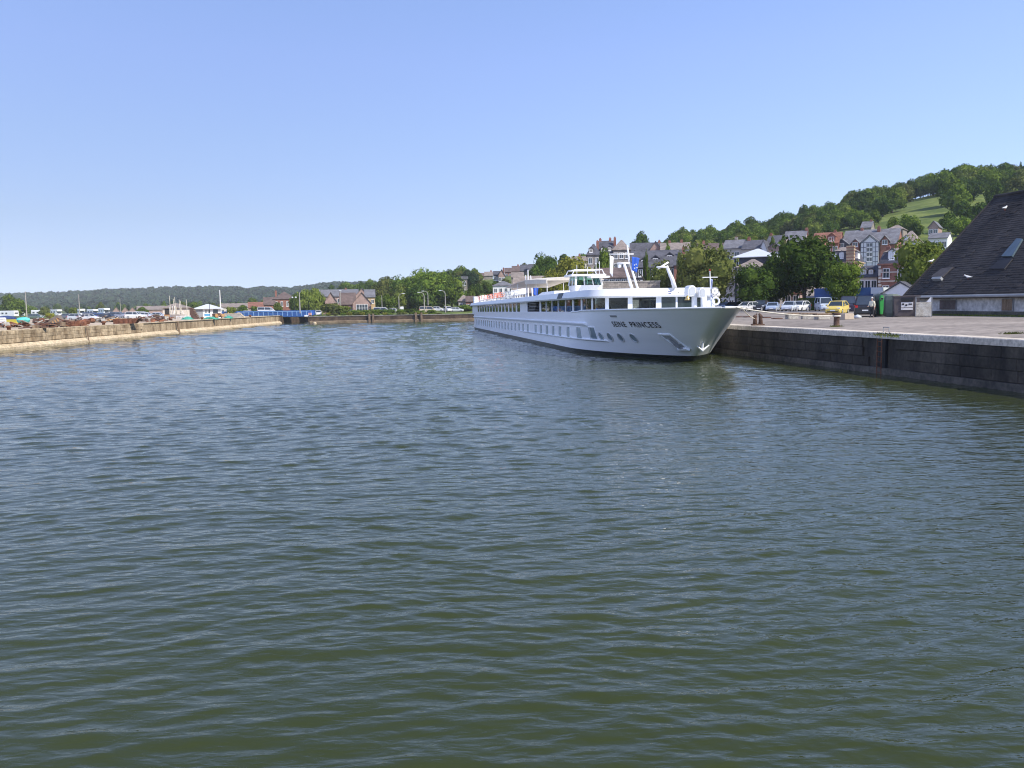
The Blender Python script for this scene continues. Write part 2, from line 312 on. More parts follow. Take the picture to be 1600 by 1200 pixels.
# ------------------------------------------------------------------ water
def make_water():
    ang = np.radians(np.linspace(-56, 56, 700)); r = [0.6]
    while r[-1] < 2600:
        q = r[-1]; r.append(q * (1.0034 if 5 < q < 60 else (1.0062 if 60 <= q < 250 else (1.02 if q < 320 else 1.15))) + (0.15 if q < 5 else 0))
    r = np.array(r); A, Rr = np.meshgrid(ang, r); X = Rr * np.sin(A); Y = Rr * np.cos(A) - 0.5; Z = np.zeros_like(X)
    spacing = np.maximum(np.where(Rr < 60, Rr * 0.0034, Rr * 0.0062) * 0.6, Rr * (ang[1] - ang[0])); fade_r = np.clip((250 - Rr) / 30, 0, 1)
    rng = np.random.default_rng(3)
    gust = 0.88 + 0.14 * np.sin(X * 0.11 + Y * 0.05 + 1) * np.sin(Y * 0.07 - X * 0.03) + 0.12 * np.sin(X * 0.31 - Y * 0.17) * np.sin(Y * 0.23 + 2)
    N = 84
    wx = X + 0.35 * np.sin(Y * 0.43 + X * 0.21) + 0.22 * np.sin(X * 0.83 - Y * 0.37 + 1.2)
    wy = Y + 0.38 * np.sin(X * 0.37 + 0.5) + 0.22 * np.sin(X * 0.71 + Y * 0.53)
    for i in range(N):
        lam = 0.24 * (3.2 / 0.24) ** ((i + rng.random()) / N)
        th = math.radians(103) + rng.normal(0, 0.30)
        k = 2 * math.pi / lam; slope = 0.0195 if lam < 0.6 else (0.0125 if lam < 1.2 else 0.004)
        amp = slope / k; ph = rng.random() * 6.283
        res = np.clip((lam / spacing - 2.6) / 1.6, 0, 1)
        s = np.sin(k * (wx * math.cos(th) + wy * math.sin(th)) + ph)
        Z += amp * res * (s - 0.25 * np.cos(2 * (k * (wx * math.cos(th) + wy * math.sin(th)) + ph)))
    def ss(a, b): q = np.clip((Rr - a) / (b - a), 0, 1); return q * q * (3 - 2 * q)
    for lo, hi, n, sl_, wgt in ((0.6, 1.2, 44, 0.017, ss(16, 34) * (1 - ss(60, 90))), (1.2, 2.6, 44, 0.019, ss(50, 85) * (1 - ss(130, 180))), (3.0, 6.0, 44, 0.020, ss(105, 150))):     # open water farther out is choppier
        for i in range(n):
            lam = lo * (hi / lo) ** ((i + rng.random()) / n); th = math.radians(100) + rng.normal(0, 0.42); k = 2 * math.pi / lam; ph = rng.random() * 6.283
            Z += sl_ / k * wgt * np.sin(k * (wx * math.cos(th) + wy * math.sin(th)) + ph)
    Z *= gust * fade_r
    nr, na = X.shape
    V = np.stack([X, Y, Z], -1).reshape(-1, 3)
    idx = np.arange(nr * na).reshape(nr, na)
    quads = np.stack([idx[:-1, :-1], idx[:-1, 1:], idx[1:, 1:], idx[1:, :-1]], -1).reshape(-1, 4)[:, ::-1]
    # the rest of the sheet, to the sides of and behind the viewpoint
    a2 = np.radians(np.linspace(56, 304, 40)); r2 = r[::12]; A2, R2 = np.meshgrid(a2, r2)
    V2 = np.stack([R2 * np.sin(A2), R2 * np.cos(A2) - 0.5, np.zeros_like(A2)], -1).reshape(-1, 3)
    i2 = np.arange(len(V2)).reshape(len(r2), 40) + len(V)
    q2 = np.stack([i2[:-1, :-1], i2[:-1, 1:], i2[1:, 1:], i2[1:, :-1]], -1).reshape(-1, 4)[:, ::-1]
    V = np.concatenate([V, V2]); Q = np.concatenate([quads, q2]).astype(np.int32)
    me = bpy.data.meshes.new('water'); me.vertices.add(len(V)); me.vertices.foreach_set('co', V.astype(np.float32).ravel())
    me.loops.add(Q.size); me.loops.foreach_set('vertex_index', Q.ravel()); me.polygons.add(len(Q))
    me.polygons.foreach_set('loop_start', np.arange(0, Q.size, 4, dtype=np.int32)); me.polygons.foreach_set('loop_total', np.full(len(Q), 4, np.int32))
    me.polygons.foreach_set('use_smooth', np.ones(len(Q), bool)); me.update(); me.validate()
    m = bpy.data.materials.new('harbour_water'); m.use_nodes = True; t = m.node_tree; b = t.nodes['Principled BSDF']
    g = t.nodes.new('ShaderNodeNewGeometry')
    n0 = t.nodes.new('ShaderNodeTexNoise'); n0.inputs['Scale'].default_value = 0.06; n0.inputs['Detail'].default_value = 4; t.links.new(g.outputs['Position'], n0.inputs['Vector'])
    rp = t.nodes.new('ShaderNodeValToRGB'); rp.color_ramp.elements[0].position = 0.35; rp.color_ramp.elements[1].position = 0.7
    rp.color_ramp.elements[0].color = (0.029, 0.038, 0.011, 1); rp.color_ramp.elements[1].color = (0.035, 0.044, 0.014, 1)
    t.links.new(n0.outputs['Fac'], rp.inputs[0]); t.links.new(rp.outputs[0], b.inputs['Base Color'])
    b.inputs['Roughness'].default_value = 0.035; b.inputs['IOR'].default_value = 1.333; b.inputs['Specular IOR Level'].default_value = 0.5
    mp = t.nodes.new('ShaderNodeMapping'); mp.inputs['Scale'].default_value = (1.0, 2.4, 1.0); mp.inputs['Rotation'].default_value = (0, 0, R(-12)); t.links.new(g.outputs['Position'], mp.inputs[0])
    n1 = t.nodes.new('ShaderNodeTexNoise'); n1.inputs['Scale'].default_value = 2.6; n1.inputs['Detail'].default_value = 3; n1.inputs['Distortion'].default_value = 0.3; t.links.new(mp.outputs[0], n1.inputs['Vector'])
    n2 = t.nodes.new('ShaderNodeTexNoise'); n2.inputs['Scale'].default_value = 0.75; n2.inputs['Detail'].default_value = 3; t.links.new(mp.outputs[0], n2.inputs['Vector'])
    b1 = t.nodes.new('ShaderNodeBump'); b1.inputs['Distance'].default_value = 0.022; b1.inputs['Strength'].default_value = 1; t.links.new(n1.outputs['Fac'], b1.inputs['Height'])
    b2 = t.nodes.new('ShaderNodeBump'); b2.inputs['Distance'].default_value = 0.06; b2.inputs['Strength'].default_value = 1; t.links.new(n2.outputs['Fac'], b2.inputs['Height'])
    t.links.new(b1.outputs[0], b2.inputs['Normal']); t.links.new(b2.outputs[0], b.inputs['Normal'])
    me.materials.append(m)
    struct(link('water', me))
make_water()

# ------------------------------------------------------------------ land
def sheet(name, rows, m):
    mb = MB(); n = len(rows[0])
    for r in rows: mb.v += [tuple(p) for p in r]
    for i in range(len(rows) - 1):
        for j in range(n - 1): mb.f.append((i * n + j, i * n + j + 1, (i + 1) * n + j + 1, (i + 1) * n + j))
    o = mb.build(name, m, smooth=True); 
    return struct(o)
M_PAVE = two_tone('worn_pavement', (0.17, 0.145, 0.125), (0.33, 0.285, 0.245), 0.16, 0.35, 0.66, 0.9, 0.004, fine=2.2, streak=(0.5, 1.6, 1), world=True)
M_SAND = two_tone('sandy_quay', (0.34, 0.26, 0.18), (0.52, 0.42, 0.31), 0.12, 0.35, 0.66, 0.92, 0.01, fine=1.5, world=True)
M_GRASS = two_tone('hill_grass', (0.07, 0.13, 0.012), (0.16, 0.23, 0.032), 0.045, 0.36, 0.62, 0.95, 0.15, fine=0.9, world=True)
M_FARG = two_tone('bank_grass', (0.065, 0.10, 0.014), (0.15, 0.18, 0.036), 0.09, 0.4, 0.62, 0.95, 0.05, fine=0.9, world=True)
COPE_W = 1.05
YS = [-120, -60, -20, 0, 20, 30] + [38.9 + i * 3.6775 for i in range(60)]; YS = [y for y in YS if y < 243] + [244.0]
TS = [COPE_W, 1.8, 3, 5, 8, 12, 17, 23, 30, 38, 47, 57, 68, 80]
sheet('quay_pavement', [[(qx(Y) + t, Y, gz(qx(Y) + t, Y)) for t in TS] for Y in YS], M_PAVE)
TS2 = [80 + i * 8 for i in range(60)]
sheet('hillside', [[(qx(Y) + t, Y, gz(qx(Y) + t, Y)) for t in TS2] for Y in YS], M_GRASS)
XS = [-1900, -1400, -1000, -700, -500, -380] + [-300 + i * 12 for i in range(19)] + [-65.21, -65.19, -61, -57.01, -56.99] + [-53 + i * 5 for i in range(9)] + [-8.6] + [-2 + i * 7 for i in range(70)] + [520, 600, 700, 900, 1300, 1900]
KS = [0, 1, 2, 4, 7, 11, 16, 22, 30] + [38 + 10 * i for i in range(36)] + [420, 480, 560, 680, 800, 900, 1000, 1100, 1200, 1300, 1400, 1500, 1700, 2000, 2600]
sheet('far_bank', [[(X, yf(X) + k * (1 if k > 60 else 1), gz(X, yf(X) + k)) for X in XS] for k in KS], M_FARG)
YL = [-120, -40, 0, 30, 60] + [70 + 5 * i for i in range(34)] + [241.5]
TL = [0.4, 1.5, 3, 6, 10, 15, 21, 28, 36, 46, 60, 80, 110, 160, 240, 400, 700, 1200, 1850]
sheet('left_quay_ground', [[(lx(Y) - t, Y, gz(lx(Y) - t, Y)) for t in TL] for Y in YL], M_SAND)

# ------------------------------------------------------------------ quay walls
M_BLOCK = two_tone('dark_quay_stone', (0.020, 0.017, 0.014), (0.090, 0.075, 0.058), 0.55, 0.36, 0.7, 0.85, 0.012, fine=5, streak=(1, 1, 0.45), objrand=0.22, world=True)
M_COPE = two_tone('pale_coping', (0.45, 0.39, 0.31), (0.62, 0.55, 0.46), 0.7, 0.3, 0.6, 0.85, 0.006, fine=6, objrand=0.07, world=True)
M_LEDGE = two_tone('tide_ledge', (0.05, 0.045, 0.04), (0.12, 0.105, 0.085), 0.5, 0.35, 0.65, 0.85, 0.01, fine=4, world=True)
M_LBLOCK = two_tone('sandstone_blocks', (0.20, 0.14, 0.08), (0.52, 0.41, 0.27), 0.7, 0.36, 0.66, 0.9, 0.02, fine=3, streak=(1, 1, 0.35), objrand=0.2, world=True)
M_LLEDGE = two_tone('pale_ledge', (0.42, 0.33, 0.21), (0.60, 0.49, 0.34), 0.5, 0.35, 0.65, 0.9, 0.01, fine=3, world=True)
M_FWALL = two_tone('far_wall_stone', (0.045, 0.030, 0.022), (0.13, 0.09, 0.06), 0.6, 0.38, 0.66, 0.9, 0.02, fine=3, streak=(1, 1, 0.6), world=True)
def block_mesh(name, L, d, h, m, c=0.03):     # along local y, face towards local -x, chamfered face
    mb = MB()
    out = [(0, 0.008, 0.006), (0, L - 0.008, 0.006), (0, L - 0.008, h - 0.006), (0, 0.008, h - 0.006)]
    mid = [(-d + c, 0.008, 0.006), (-d + c, L - 0.008, 0.006), (-d + c, L - 0.008, h - 0.006), (-d + c, 0.008, h - 0.006)]
    inn = [(-d, c, c), (-d, L - c, c), (-d, L - c, h - c), (-d, c, h - c)]
    return mb.loft([out, mid, inn]).mesh(name, m)
def wall_core(root, path, z0, z1, m, thick, name='backing'):     # path (X,Y) top edge; land on the side given by thick sign
    mb = MB(); n = len(path); lo = [(x, y, z0) for x, y in path]; hi = [(x, y, z1) for x, y in path]
    bl = [(x + thick, y, z0) for x, y in path]; bh = [(x + thick, y, z1) for x, y in path]
    rings = [[lo[i], hi[i], bh[i], bl[i]] for i in range(n)]
    return mb.loft(rings).build(name, m, root)

qw = thing('quay_wall', 'dark stone quay wall with pale coping beside the white cruise ship', 'wall', (0, 0, 0))
qpath = [(qx(Y) + 0.12, Y) for Y in (-120, 0, 20, 38.9, 50, 60, 72.0, 120, 180, 244)]
wall_core(qw, qpath, -2.5, 2.07, M_BLOCK, 3.0)
lpath = [(qx(Y) - 0.16, Y) for Y in (-120, 0, 38.9, 55, 72.0, 244)]
wall_core(qw, lpath, -2.0, 0.36, M_LEDGE, 0.27, 'base_ledge')
bm_cache = {}
def along(Y): 
    dx = qx(Y + 0.5) - qx(Y - 0.5); return math.atan2(-dx, 1.0)
courses = [(0.37, 0.93), (0.93, 1.5), (1.5, 2.07)]
for ci, (z0, z1) in enumerate(courses):
    Y = 30 + ci * 0.9
    while Y < 90:
        L = random.choice([1.7, 2.2, 2.6]); key = (ci, L)
        if key not in bm_cache: bm_cache[key] = block_mesh('stone_block', L, 0.13, z1 - z0, M_BLOCK)
        if not (49.2 < Y + L and Y < 50.6):
            o = link('stone_block', bm_cache[key], qw, (qx(Y) + 0.125 + random.uniform(-0.012, 0.012), Y, z0), along(Y + L / 2))
        Y += L * 0.985
Y = -20.0; cm = None
cope = {L: None for L in (2.0, 2.4)}
for L in cope:
    mb = MB(); rings = [[(-0.06, 0.006, 0), (-0.06, L - 0.006, 0), (COPE_W + 0.06, L - 0.006, 0), (COPE_W + 0.06, 0.006, 0)], [(-0.06, 0.006, 0.30), (-0.06, L - 0.006, 0.30), (COPE_W + 0.06, L - 0.006, 0.30), (COPE_W + 0.06, 0.006, 0.30)], [(-0.02, 0.03, 0.345), (-0.02, L - 0.03, 0.345), (COPE_W + 0.03, L - 0.03, 0.345), (COPE_W + 0.03, 0.03, 0.345)]]
    cope[L] = mb.loft(rings).mesh('coping_stone', M_COPE)
while Y < 241.5:
    L = random.choice([2.0, 2.4]); a = along(Y + L / 2)
    link('coping_stone', cope[L], qw, (qx(Y), Y, 2.072 + random.uniform(-0.006, 0.006)), a); Y += L * 0.982
# ladder recess
Yl = 49.9
M_ = Matrix.Translation((qx(Yl), Yl, 0)) @ Matrix.Rotation(along(Yl), 4, 'Z')
rc = MB().box(-0.075, 0.1, -0.45, 0.45, -0.5, 2.02).build('ladder_recess', M_BLACK, qw); rc.matrix_local = M_
ld = MB()
for s in (-0.22, 0.22): ld.tube([(-0.16, s, -0.6), (-0.16, s, 2.05)], 0.035, 6)
lo = ld.build('ladder', M_RUST, qw); lo.matrix_local = M_
for k in range(8):
    r_ = MB().tube([(-0.16, -0.22, -0.2 + k * 0.3), (-0.16, 0.22, -0.2 + k * 0.3)], 0.022, 6).build('rung', M_RUST, lo)
hoop = MB().tube([(0.25, -0.28, 2.38), (0.25, -0.28, 2.72), (0.25, 0.28, 2.72), (0.25, 0.28, 2.38)], 0.03, 6).build('grab_rail', M_GREY, qw); hoop.matrix_local = M_

lw = thing('quay_wall', 'sunlit sandstone quay wall on the scrapyard side of the basin', 'wall', (0, 0, 0))
lp = [(lx(Y) - 0.12, Y) for Y in (-120, 40, 99.0, 140, 190, 241.4)]
wall_core(lw, lp, -2.5, 2.16, M_LBLOCK, -3.0)
lp2 = [(lx(Y) + 0.55, Y) for Y in (-120, 40, 99.0, 140, 190, 241.4)]
mb = MB(); mb.loft([[(x, y, -2), (x, y, 0.28), (x - 0.62, y, 0.72), (x - 0.62, y, -2)] for x, y in lp2]).build('sloping_ledge', M_LLEDGE, lw)
bmc = {}
for ci, (z0, z1) in enumerate([(0.74, 1.26), (1.26, 1.72), (1.72, 2.18)]):
    Y = 84 + ci * 0.6
    while Y < 140:
        L = random.choice([1.1, 1.5, 1.9])
        if (ci, L) not in bmc: 
            me = block_mesh('stone_block', L, 0.13, z1 - z0, M_LBLOCK, 0.04); bmc[(ci, L)] = me
        o = link('stone_block', bmc[(ci, L)], lw, (lx(Y) - 0.12 + random.uniform(-0.015, 0.015), Y + L, z0), math.pi + math.atan2(0.033, 1)); Y += L * 0.99
cl = MB(); cl.loft([[(lx(y) + 0.05, y, 2.19), (lx(y) + 0.05, y, 2.30), (lx(y) - 0.75, y, 2.30), (lx(y) - 0.75, y, 2.19)] for y in (-120, 40, 99.0, 140, 190, 241.4)]).build('coping', M_LLEDGE, lw)
for px_, yy in ((93, None), (278, None)):
    q = onz(px_, 530 if px_ < 200 else 517, 0.5); Yq = q.y
    MB().tube([(lx(Yq) + 0.62, Yq, -0.5), (lx(Yq) + 0.3, Yq, 2.25)], 0.09 if px_ < 200 else 0.2, 8).build('fender_post', M_WOOD, lw)

fw = thing('quay_wall', 'brown stone wall closing the far end of the basin', 'wall', (0, 0, 0))
fp = [(-57, 241.5), (-45, 242.2), (-30, 243.1), (-15, 244), (-8.6, 244)]
mb = MB(); mb.loft([[(x + 0.05, y - 0.05, -2), (x + 0.05, y - 0.05, 1.8), (x, y + 2, 1.8), (x, y + 2, -2)] for x, y in fp]).build('backing', M_FWALL, fw)
MB().loft([[(x + 0.3, y - 0.35, -2), (x + 0.3, y - 0.35, 0.45), (x, y, 0.62), (x, y, -2)] for x, y in fp]).build('ledge', two_tone('brown_ledge', (0.12, 0.085, 0.055), (0.26, 0.20, 0.13), 0.5, 0.35, 0.65, world=True), fw)
MB().loft([[(x, y - 0.2, 1.8), (x, y - 0.2, 1.93), (x, y + 0.7, 1.93), (x, y + 0.7, 1.8)] for x, y in fp]).build('coping', M_CONC, fw)
for px_ in (577, 583, 650, 659):
    k = (px_ - 482) / (717 - 482); X = -57 + 42 * k; Y = 241.5 + 2.5 * k
    MB().box(X - 0.25, X + 0.25, Y - 0.75, Y - 0.36, -1, 2.3 + 0.1 * (px_ % 3)).build('fender_post', M_WOOD, fw)
# the dark channel under the blue bridge
MB().box(-68, -65.22, 241.7, 285, -2, 2.1).build('channel_side', M_FWALL, fw)
MB().box(-56.98, -54, 243.6, 285, -2, 1.75).build('channel_side', M_FWALL, fw)
MB().box(-65.3, -56.9, 284, 285.5, -2, 2.0).build('channel_end', M_FWALL, fw)

# ------------------------------------------------------------------ the river cruise ship
SO = Vector((13.1, 65.2, 0)); STH = math.atan(0.1565); HB = 5.8; SL = 96.5; SW_ = HB - 0.2; OVH = -7.7; ZT = 3.95
ship = thing('river_cruise_ship', 'long white river cruise ship moored bow-on along the quay', 'ship', SO, STH)
SM = Matrix.Translation(SO) @ Matrix.Rotation(STH, 4, 'Z')
def sproj(x, y, z): return proj(SM @ Vector((x, y, z)))
def Q(y): return 1 - clamp(y, 0, SL) / SL
def z_strake(y): return 2.30 + 0.45 * Q(y)
def z_sill(y): return 3.08 + 0.62 * Q(y)
def z_fb(y): return 4.16 + 0.68 * Q(y)
def z_ft(y): return 4.70 + 0.85 * Q(y)
def stem(z): return -2.0 + (OVH + 2.0) * max(0, z / ZT) ** 1.1
def hbr(y, z):
    zf = clamp(z / ZT, 0, 1.05); t = clamp((y - stem(z)) / (17.5 - 0.5 * zf)); p = 2.0 + 0.15 * zf; q = 0.80 - 0.08 * zf
    b = HB * max(0, 1 - (1 - t) ** p) ** q
    if y > 88: b *= 1 - 0.10 * ((y - 88) / 7) ** 2
    if z < 0.3: b *= 1 - 0.02 * (0.3 - z)
    return b
def z_top(y):
    if y < 8: return ZT - 0.20 * clamp((y + 8.6) / 16.6)
    if y < 11: return 3.75 + (z_sill(11) - 3.75) * sstep((y - 8) / 3)
    return z_sill(y)
gk = [0, .002, .006, .012, .02, .03, .042, .056, .072, .09, .11, .132, .156, .18, .203, .225, .26, .3, .36, .44, .54, .65, .76, .86, .92, .96, 1]
def hull_side(zs, sgn):
    rows = []
    for f in zs:
        row = []
        for g in gk:
            yr = OVH + (SL - OVH) * g
            z = f if isinstance(f, float) else 0.40 + f[0] * (z_top(yr) - 0.40)
            y = stem(z) + (SL - stem(z)) * g
            row.append((sgn * hbr(y, z), y, z))
        rows.append(row)
    return rows
def hull_mesh(zs):
    mb = MB(); a = hull_side(zs, -1); b = hull_side(zs, 1)
    mb.loft(a, False, False); mb.loft(b, False, False)
    for k in range(len(zs) - 1):
        mb.add([a[k][-1], b[k][-1], b[k + 1][-1], a[k + 1][-1]], [(0, 1, 2, 3)])
    me = mb.mesh('hull', None, True)
    bm = bmesh.new(); bm.from_mesh(me); bmesh.ops.remove_doubles(bm, verts=bm.verts, dist=0.002); bmesh.ops.recalc_face_normals(bm, faces=bm.faces); bm.to_mesh(me); bm.free(); return me
me = hull_mesh([(f,) for f in (0, .08, .18, .3, .42, .55, .68, .8, .9, 1.0)]); me.materials.append(W_SHIP); hull = link('hull', me, ship)
me = hull_mesh([-1.2, -0.5, 0.0, 0.22, 0.40]); me.materials.append(mat('boot_black', (0.010, 0.014, 0.012), 0.4, 0.4, 0.5)); link('boot_stripe', me, ship)
me.name = 'boot_stripe'
# bulwark cap rail and foredeck
mb = MB()
for s in (-1, 1):
    mb.tube([(s * (hbr(y, z_top(y)) + 0.0), y, z_top(y) + 0.03) for y in [OVH + 0.05 + 0.32 * i for i in range(64)]], 0.075, 6)
mb.build('bulwark_rail', W_WHITE, ship)
mb = MB(); rings = []
for i in range(40):
    y = -5.4 + i * 0.5; b = max(0.05, hbr(y, 2.8) - 0.15); rings.append([(-b, y, 2.9), (b, y, 2.9), (b, y, 2.8), (-b, y, 2.8)])
mb.loft(rings).build('foredeck', M_PALEGREY, ship)
# rubbing strake along the side
mb = MB()
for s in (-1, 1):
    rings = []
    for y in [7.5, 8.2, 9.5] + list(range(11, 94, 3)) + [94.6]:
        b = hbr(y, z_strake(y)); z = z_strake(y); o = 0.16 if y > 8 else 0.02
        rings.append([(s * (b - 0.05), y, z - 0.24), (s * (b + o * 0.4), y, z - 0.22), (s * (b + o), y, z - 0.06), (s * (b + o), y, z + 0.02), (s * (b - 0.05), y, z + 0.10)])
    mb.loft(rings)
mb.build('rubbing_strake', W_SHIP, ship)

mb = MB(); rings = []
for y in [4.6, 5.2, 6, 7, 8, 9.5, 11, 13, 16, 20, 25, 30, 36, 42]:
    z = 0.86 + 0.52 * Q(y); b = hbr(y, z); o = 0.02 if y < 5 or y > 40 else 0.13
    rings.append([(-b + 0.05, y, z - 0.14), (-b - o, y, z - 0.03), (-b - o, y, z + 0.03), (-b + 0.05, y, z + 0.06)])
mb.loft(rings).build('window_ledge', W_SHIP, ship)
# inverse look-up on the curved side: photo column -> ship station
def side_at(px, fn, y0=-6.5, y1=94.0, z=None):
    best = None; y = y0
    while y < y1:
        zz = z if z is not None else 1.6
        q = sproj(-fn(y, zz), y, zz)[0]; e = abs(q - px)
        if best is None or e < best[0]: best = (e, y)
        y += 0.05
    return best[1]
def hull_frame(y, z):
    b = hbr(y, z); p = Vector((-b, y, z)); ty = (Vector((-hbr(y + 0.2, z), y + 0.2, z)) - Vector((-hbr(y - 0.2, z), y - 0.2, z))).normalized()
    tz = (Vector((-hbr(y, z + 0.2), y, z + 0.2)) - Vector((-hbr(y, z - 0.2), y, z - 0.2))).normalized()
    n = ty.cross(tz); n = n if n.x < 0 else -n
    return p, -ty, tz, n.normalized()          # point, forward, up, outward
def on_hull(y, z, u, v, off=0.0):
    """point u metres forward and v metres up from (y, z) along the plating"""
    yy = y; v = v if z + v < 3.9 else 3.9 - z
    for _ in range(3):
        b0 = hbr(y, z + v); b1 = hbr(yy, z + v)
        dl = math.hypot(1, (hbr(yy - 0.1, z + v) - hbr(yy + 0.1, z + v)) / 0.2); yy = max(stem(z + v) + 0.35, y - u / dl)
    p, f, t, n = hull_frame(yy, z + v); return p + n * off

def hull_window(px, wd, h, zc):
    y = side_at(px, hbr, 4, 93, zc); fr = MB(); g = 0.07
    def q(u0, u1, v0, v1, off): return [on_hull(y, zc, u, v, off) for u, v in ((u0, v0), (u1, v0), (u1, v1), (u0, v1))]
    a, b_ = wd / 2, h / 2
    for (u0, u1, v0, v1) in ((-a - g, a + g, -b_ - g, -b_), (-a - g, a + g, b_, b_ + g), (-a - g, -a, -b_, b_), (a, a + g, -b_, b_)):
        fr.hexa(q(u0, u1, v0, v1, -0.02), q(u0, u1, v0, v1, 0.035))
    f = fr.build('window', W_SHIP, ship)
    MB().hexa(q(-a, a, -b_, b_, -0.02), q(-a, a, -b_, b_, 0.012)).build('pane', M_SHIPPANE, f)
    # half-drawn pale curtain behind the glass edge
    MB().hexa(q(-a, -a * 0.45, -b_, b_, 0.0), q(-a, -a * 0.45, -b_, b_, 0.014)).build('curtain', mat('curtain', (0.45, 0.50, 0.52), 0.5, 0.1, 2), f)
for zx in (1370, 1230, 1120, 1035, 965, 900, 838, 782, 700, 652, 610, 570, 532, 497, 465, 432, 402, 375, 348, 322, 300, 278, 258, 238, 218, 200, 182, 168):
    hull_window(720 + 0.15 * zx, 1.35 if zx > 1150 else 1.25, 0.95, 1.40 + 0.5 * (zx - 168) / 1200)
for px_ in (939.5, 953.3, 970, 990):
    zc = 1.68; y = side_at(px_, hbr, -4, 30, zc); ring = MB(); gl = MB()
    c0 = [on_hull(y, zc, 0.29 * math.cos(a), 0.29 * math.sin(a), 0.012) for a in [2 * math.pi * k / 20 for k in range(20)]]
    c1 = [on_hull(y, zc, 0.37 * math.cos(a), 0.37 * math.sin(a), 0.0) for a in [2 * math.pi * k / 20 for k in range(20)]]
    c2 = [on_hull(y, zc, 0.35 * math.cos(a), 0.35 * math.sin(a), 0.05) for a in [2 * math.pi * k / 20 for k in range(20)]]
    c3 = [on_hull(y, zc, 0.29 * math.cos(a), 0.29 * math.sin(a), 0.045) for a in [2 * math.pi * k / 20 for k in range(20)]]
    p = ring.loft([c1, c2, c3, c0], False).build('porthole', M_PALEGREY, ship)
    gl.add(c0, [tuple(range(20))]).build('pane', M_SHIPPANE, p)
# the name on the bow, laid on the plating letter by letter
cu = bpy.data.curves.new('lettering', 'FONT'); cu.body = 'SEINE  PRINCESS'; cu.size = 1.0; cu.offset = 0.012; cu.space_character = 1.16
to = bpy.data.objects.new('tmp', cu); COL.objects.link(to); bpy.context.view_layer.update()
tm = bpy.data.meshes.new_from_object(to.evaluated_get(bpy.context.evaluated_depsgraph_get())); bpy.data.objects.remove(to)
bm = bmesh.new(); bm.from_mesh(tm); bmesh.ops.triangulate(bm, faces=bm.faces)
xs = [v.co.x for v in bm.verts]; ys = [v.co.y for v in bm.verts]; x0, x1 = min(xs), max(xs); y0_, y1_ = min(ys), max(ys)
zt = 2.74; yA = side_at(957, hbr, -5, 20, zt); yB = side_at(1031, hbr, -6.5, 20, zt)
pl = [Vector((-hbr(yA + (yB - yA) * k / 60, zt), yA + (yB - yA) * k / 60)) for k in range(61)]; cum = [0]
for a, b in zip(pl, pl[1:]): cum.append(cum[-1] + (b - a).length)
for v in bm.verts:
    s = (v.co.x - x0) / (x1 - x0) * cum[-1]; z = zt - 0.2 + (v.co.y - y0_) / (y1_ - y0_) * 0.42
    k = 0
    while k < 59 and cum[k + 1] < s: k += 1
    f = (s - cum[k]) / max(1e-6, cum[k + 1] - cum[k]); y = yA + (yB - yA) * (k + f) / 60
    p, fw_, tu, n = hull_frame(y, z); v.co = p + n * 0.03
for left in (True, False):
    b2 = bm.copy(); b2.verts.ensure_lookup_table(); kill = [b2.verts[i] for i, x in enumerate(xs) if (x < x0 + (x1 - x0) * 0.37) != left]
    bmesh.ops.delete(b2, geom=kill, context='VERTS'); tm2 = bpy.data.meshes.new('name_word'); b2.to_mesh(tm2); b2.free(); tm2.materials.append(M_BLACK); link('name_word', tm2, ship)
bm.free()
# small builder's line above the name, recessed cleat slot
ysl = side_at(958, hbr, -5, 20, 3.36)
MB().hexa([on_hull(ysl, 3.36, u, v, -0.02) for u, v in ((-0.5, -.07), (0.5, -.07), (0.5, .07), (-0.5, .07))], [on_hull(ysl, 3.36, u, v, 0.02) for u, v in ((-0.5, -.07), (0.5, -.07), (0.5, .07), (-0.5, .07))]).build('fairlead', M_GREY, ship)
# anchor pocket and anchor
ya = side_at(1053, hbr, -3.6, 12, 1.5)
def flat(u, v, o): return on_hull(ya, 1.5, u, v, o)
def hq(pts, o): return [flat(u, v, o) for u, v in pts]
quad = [(-0.35, -0.6), (0.75, -0.55), (0.4, 0.58), (-0.75, 0.58)]; inner = [(-0.25, -0.46), (0.56, -0.42), (0.3, 0.48), (-0.58, 0.48)]
pk = MB()
for i in range(4):
    j = (i + 1) % 4; a, b, c, d = quad[i], quad[j], inner[j], inner[i]
    pk.hexa(hq([a, b, c, d], -0.05), hq([a, b, c, d], 0.07 if i != 0 else 0.2))
pko = pk.build('anchor_pocket', W_SHIP, ship)
MB().hexa(hq(inner, -0.02), hq(inner, 0.012)).build('recess_plate', mat('pocket_plate', (0.42, 0.44, 0.47), 0.5, 0.1, 1), pko)
an = MB(); P = flat
an.tube([P(-0.05, 0.28, 0.1), P(0.1, -0.38, 0.14)], 0.05, 6); an.tube([P(-0.18, -0.15, 0.1), P(0.1, -0.4, 0.16), P(0.36, -0.12, 0.1)], [0.04, 0.07, 0.04], 6); an.tube([P(-0.1, -0.42, 0.1), P(0.3, -0.42, 0.1)], 0.05, 6)
an.build('anchor', M_GREY, ship)
# second anchor on the stem
an = MB(); ys_ = stem(1.3)
an.tube([(0.1, ys_ - 0.25, 1.9), (0.15, ys_ + 0.1, 0.9)], 0.08, 6); an.tube([(-0.35, ys_ - 0.2, 1.2), (0.1, ys_ - 0.05, 0.85), (0.6, ys_ - 0.1, 1.25)], [0.05, 0.1, 0.05], 6)
an.build('anchor', W_WHITE, ship)

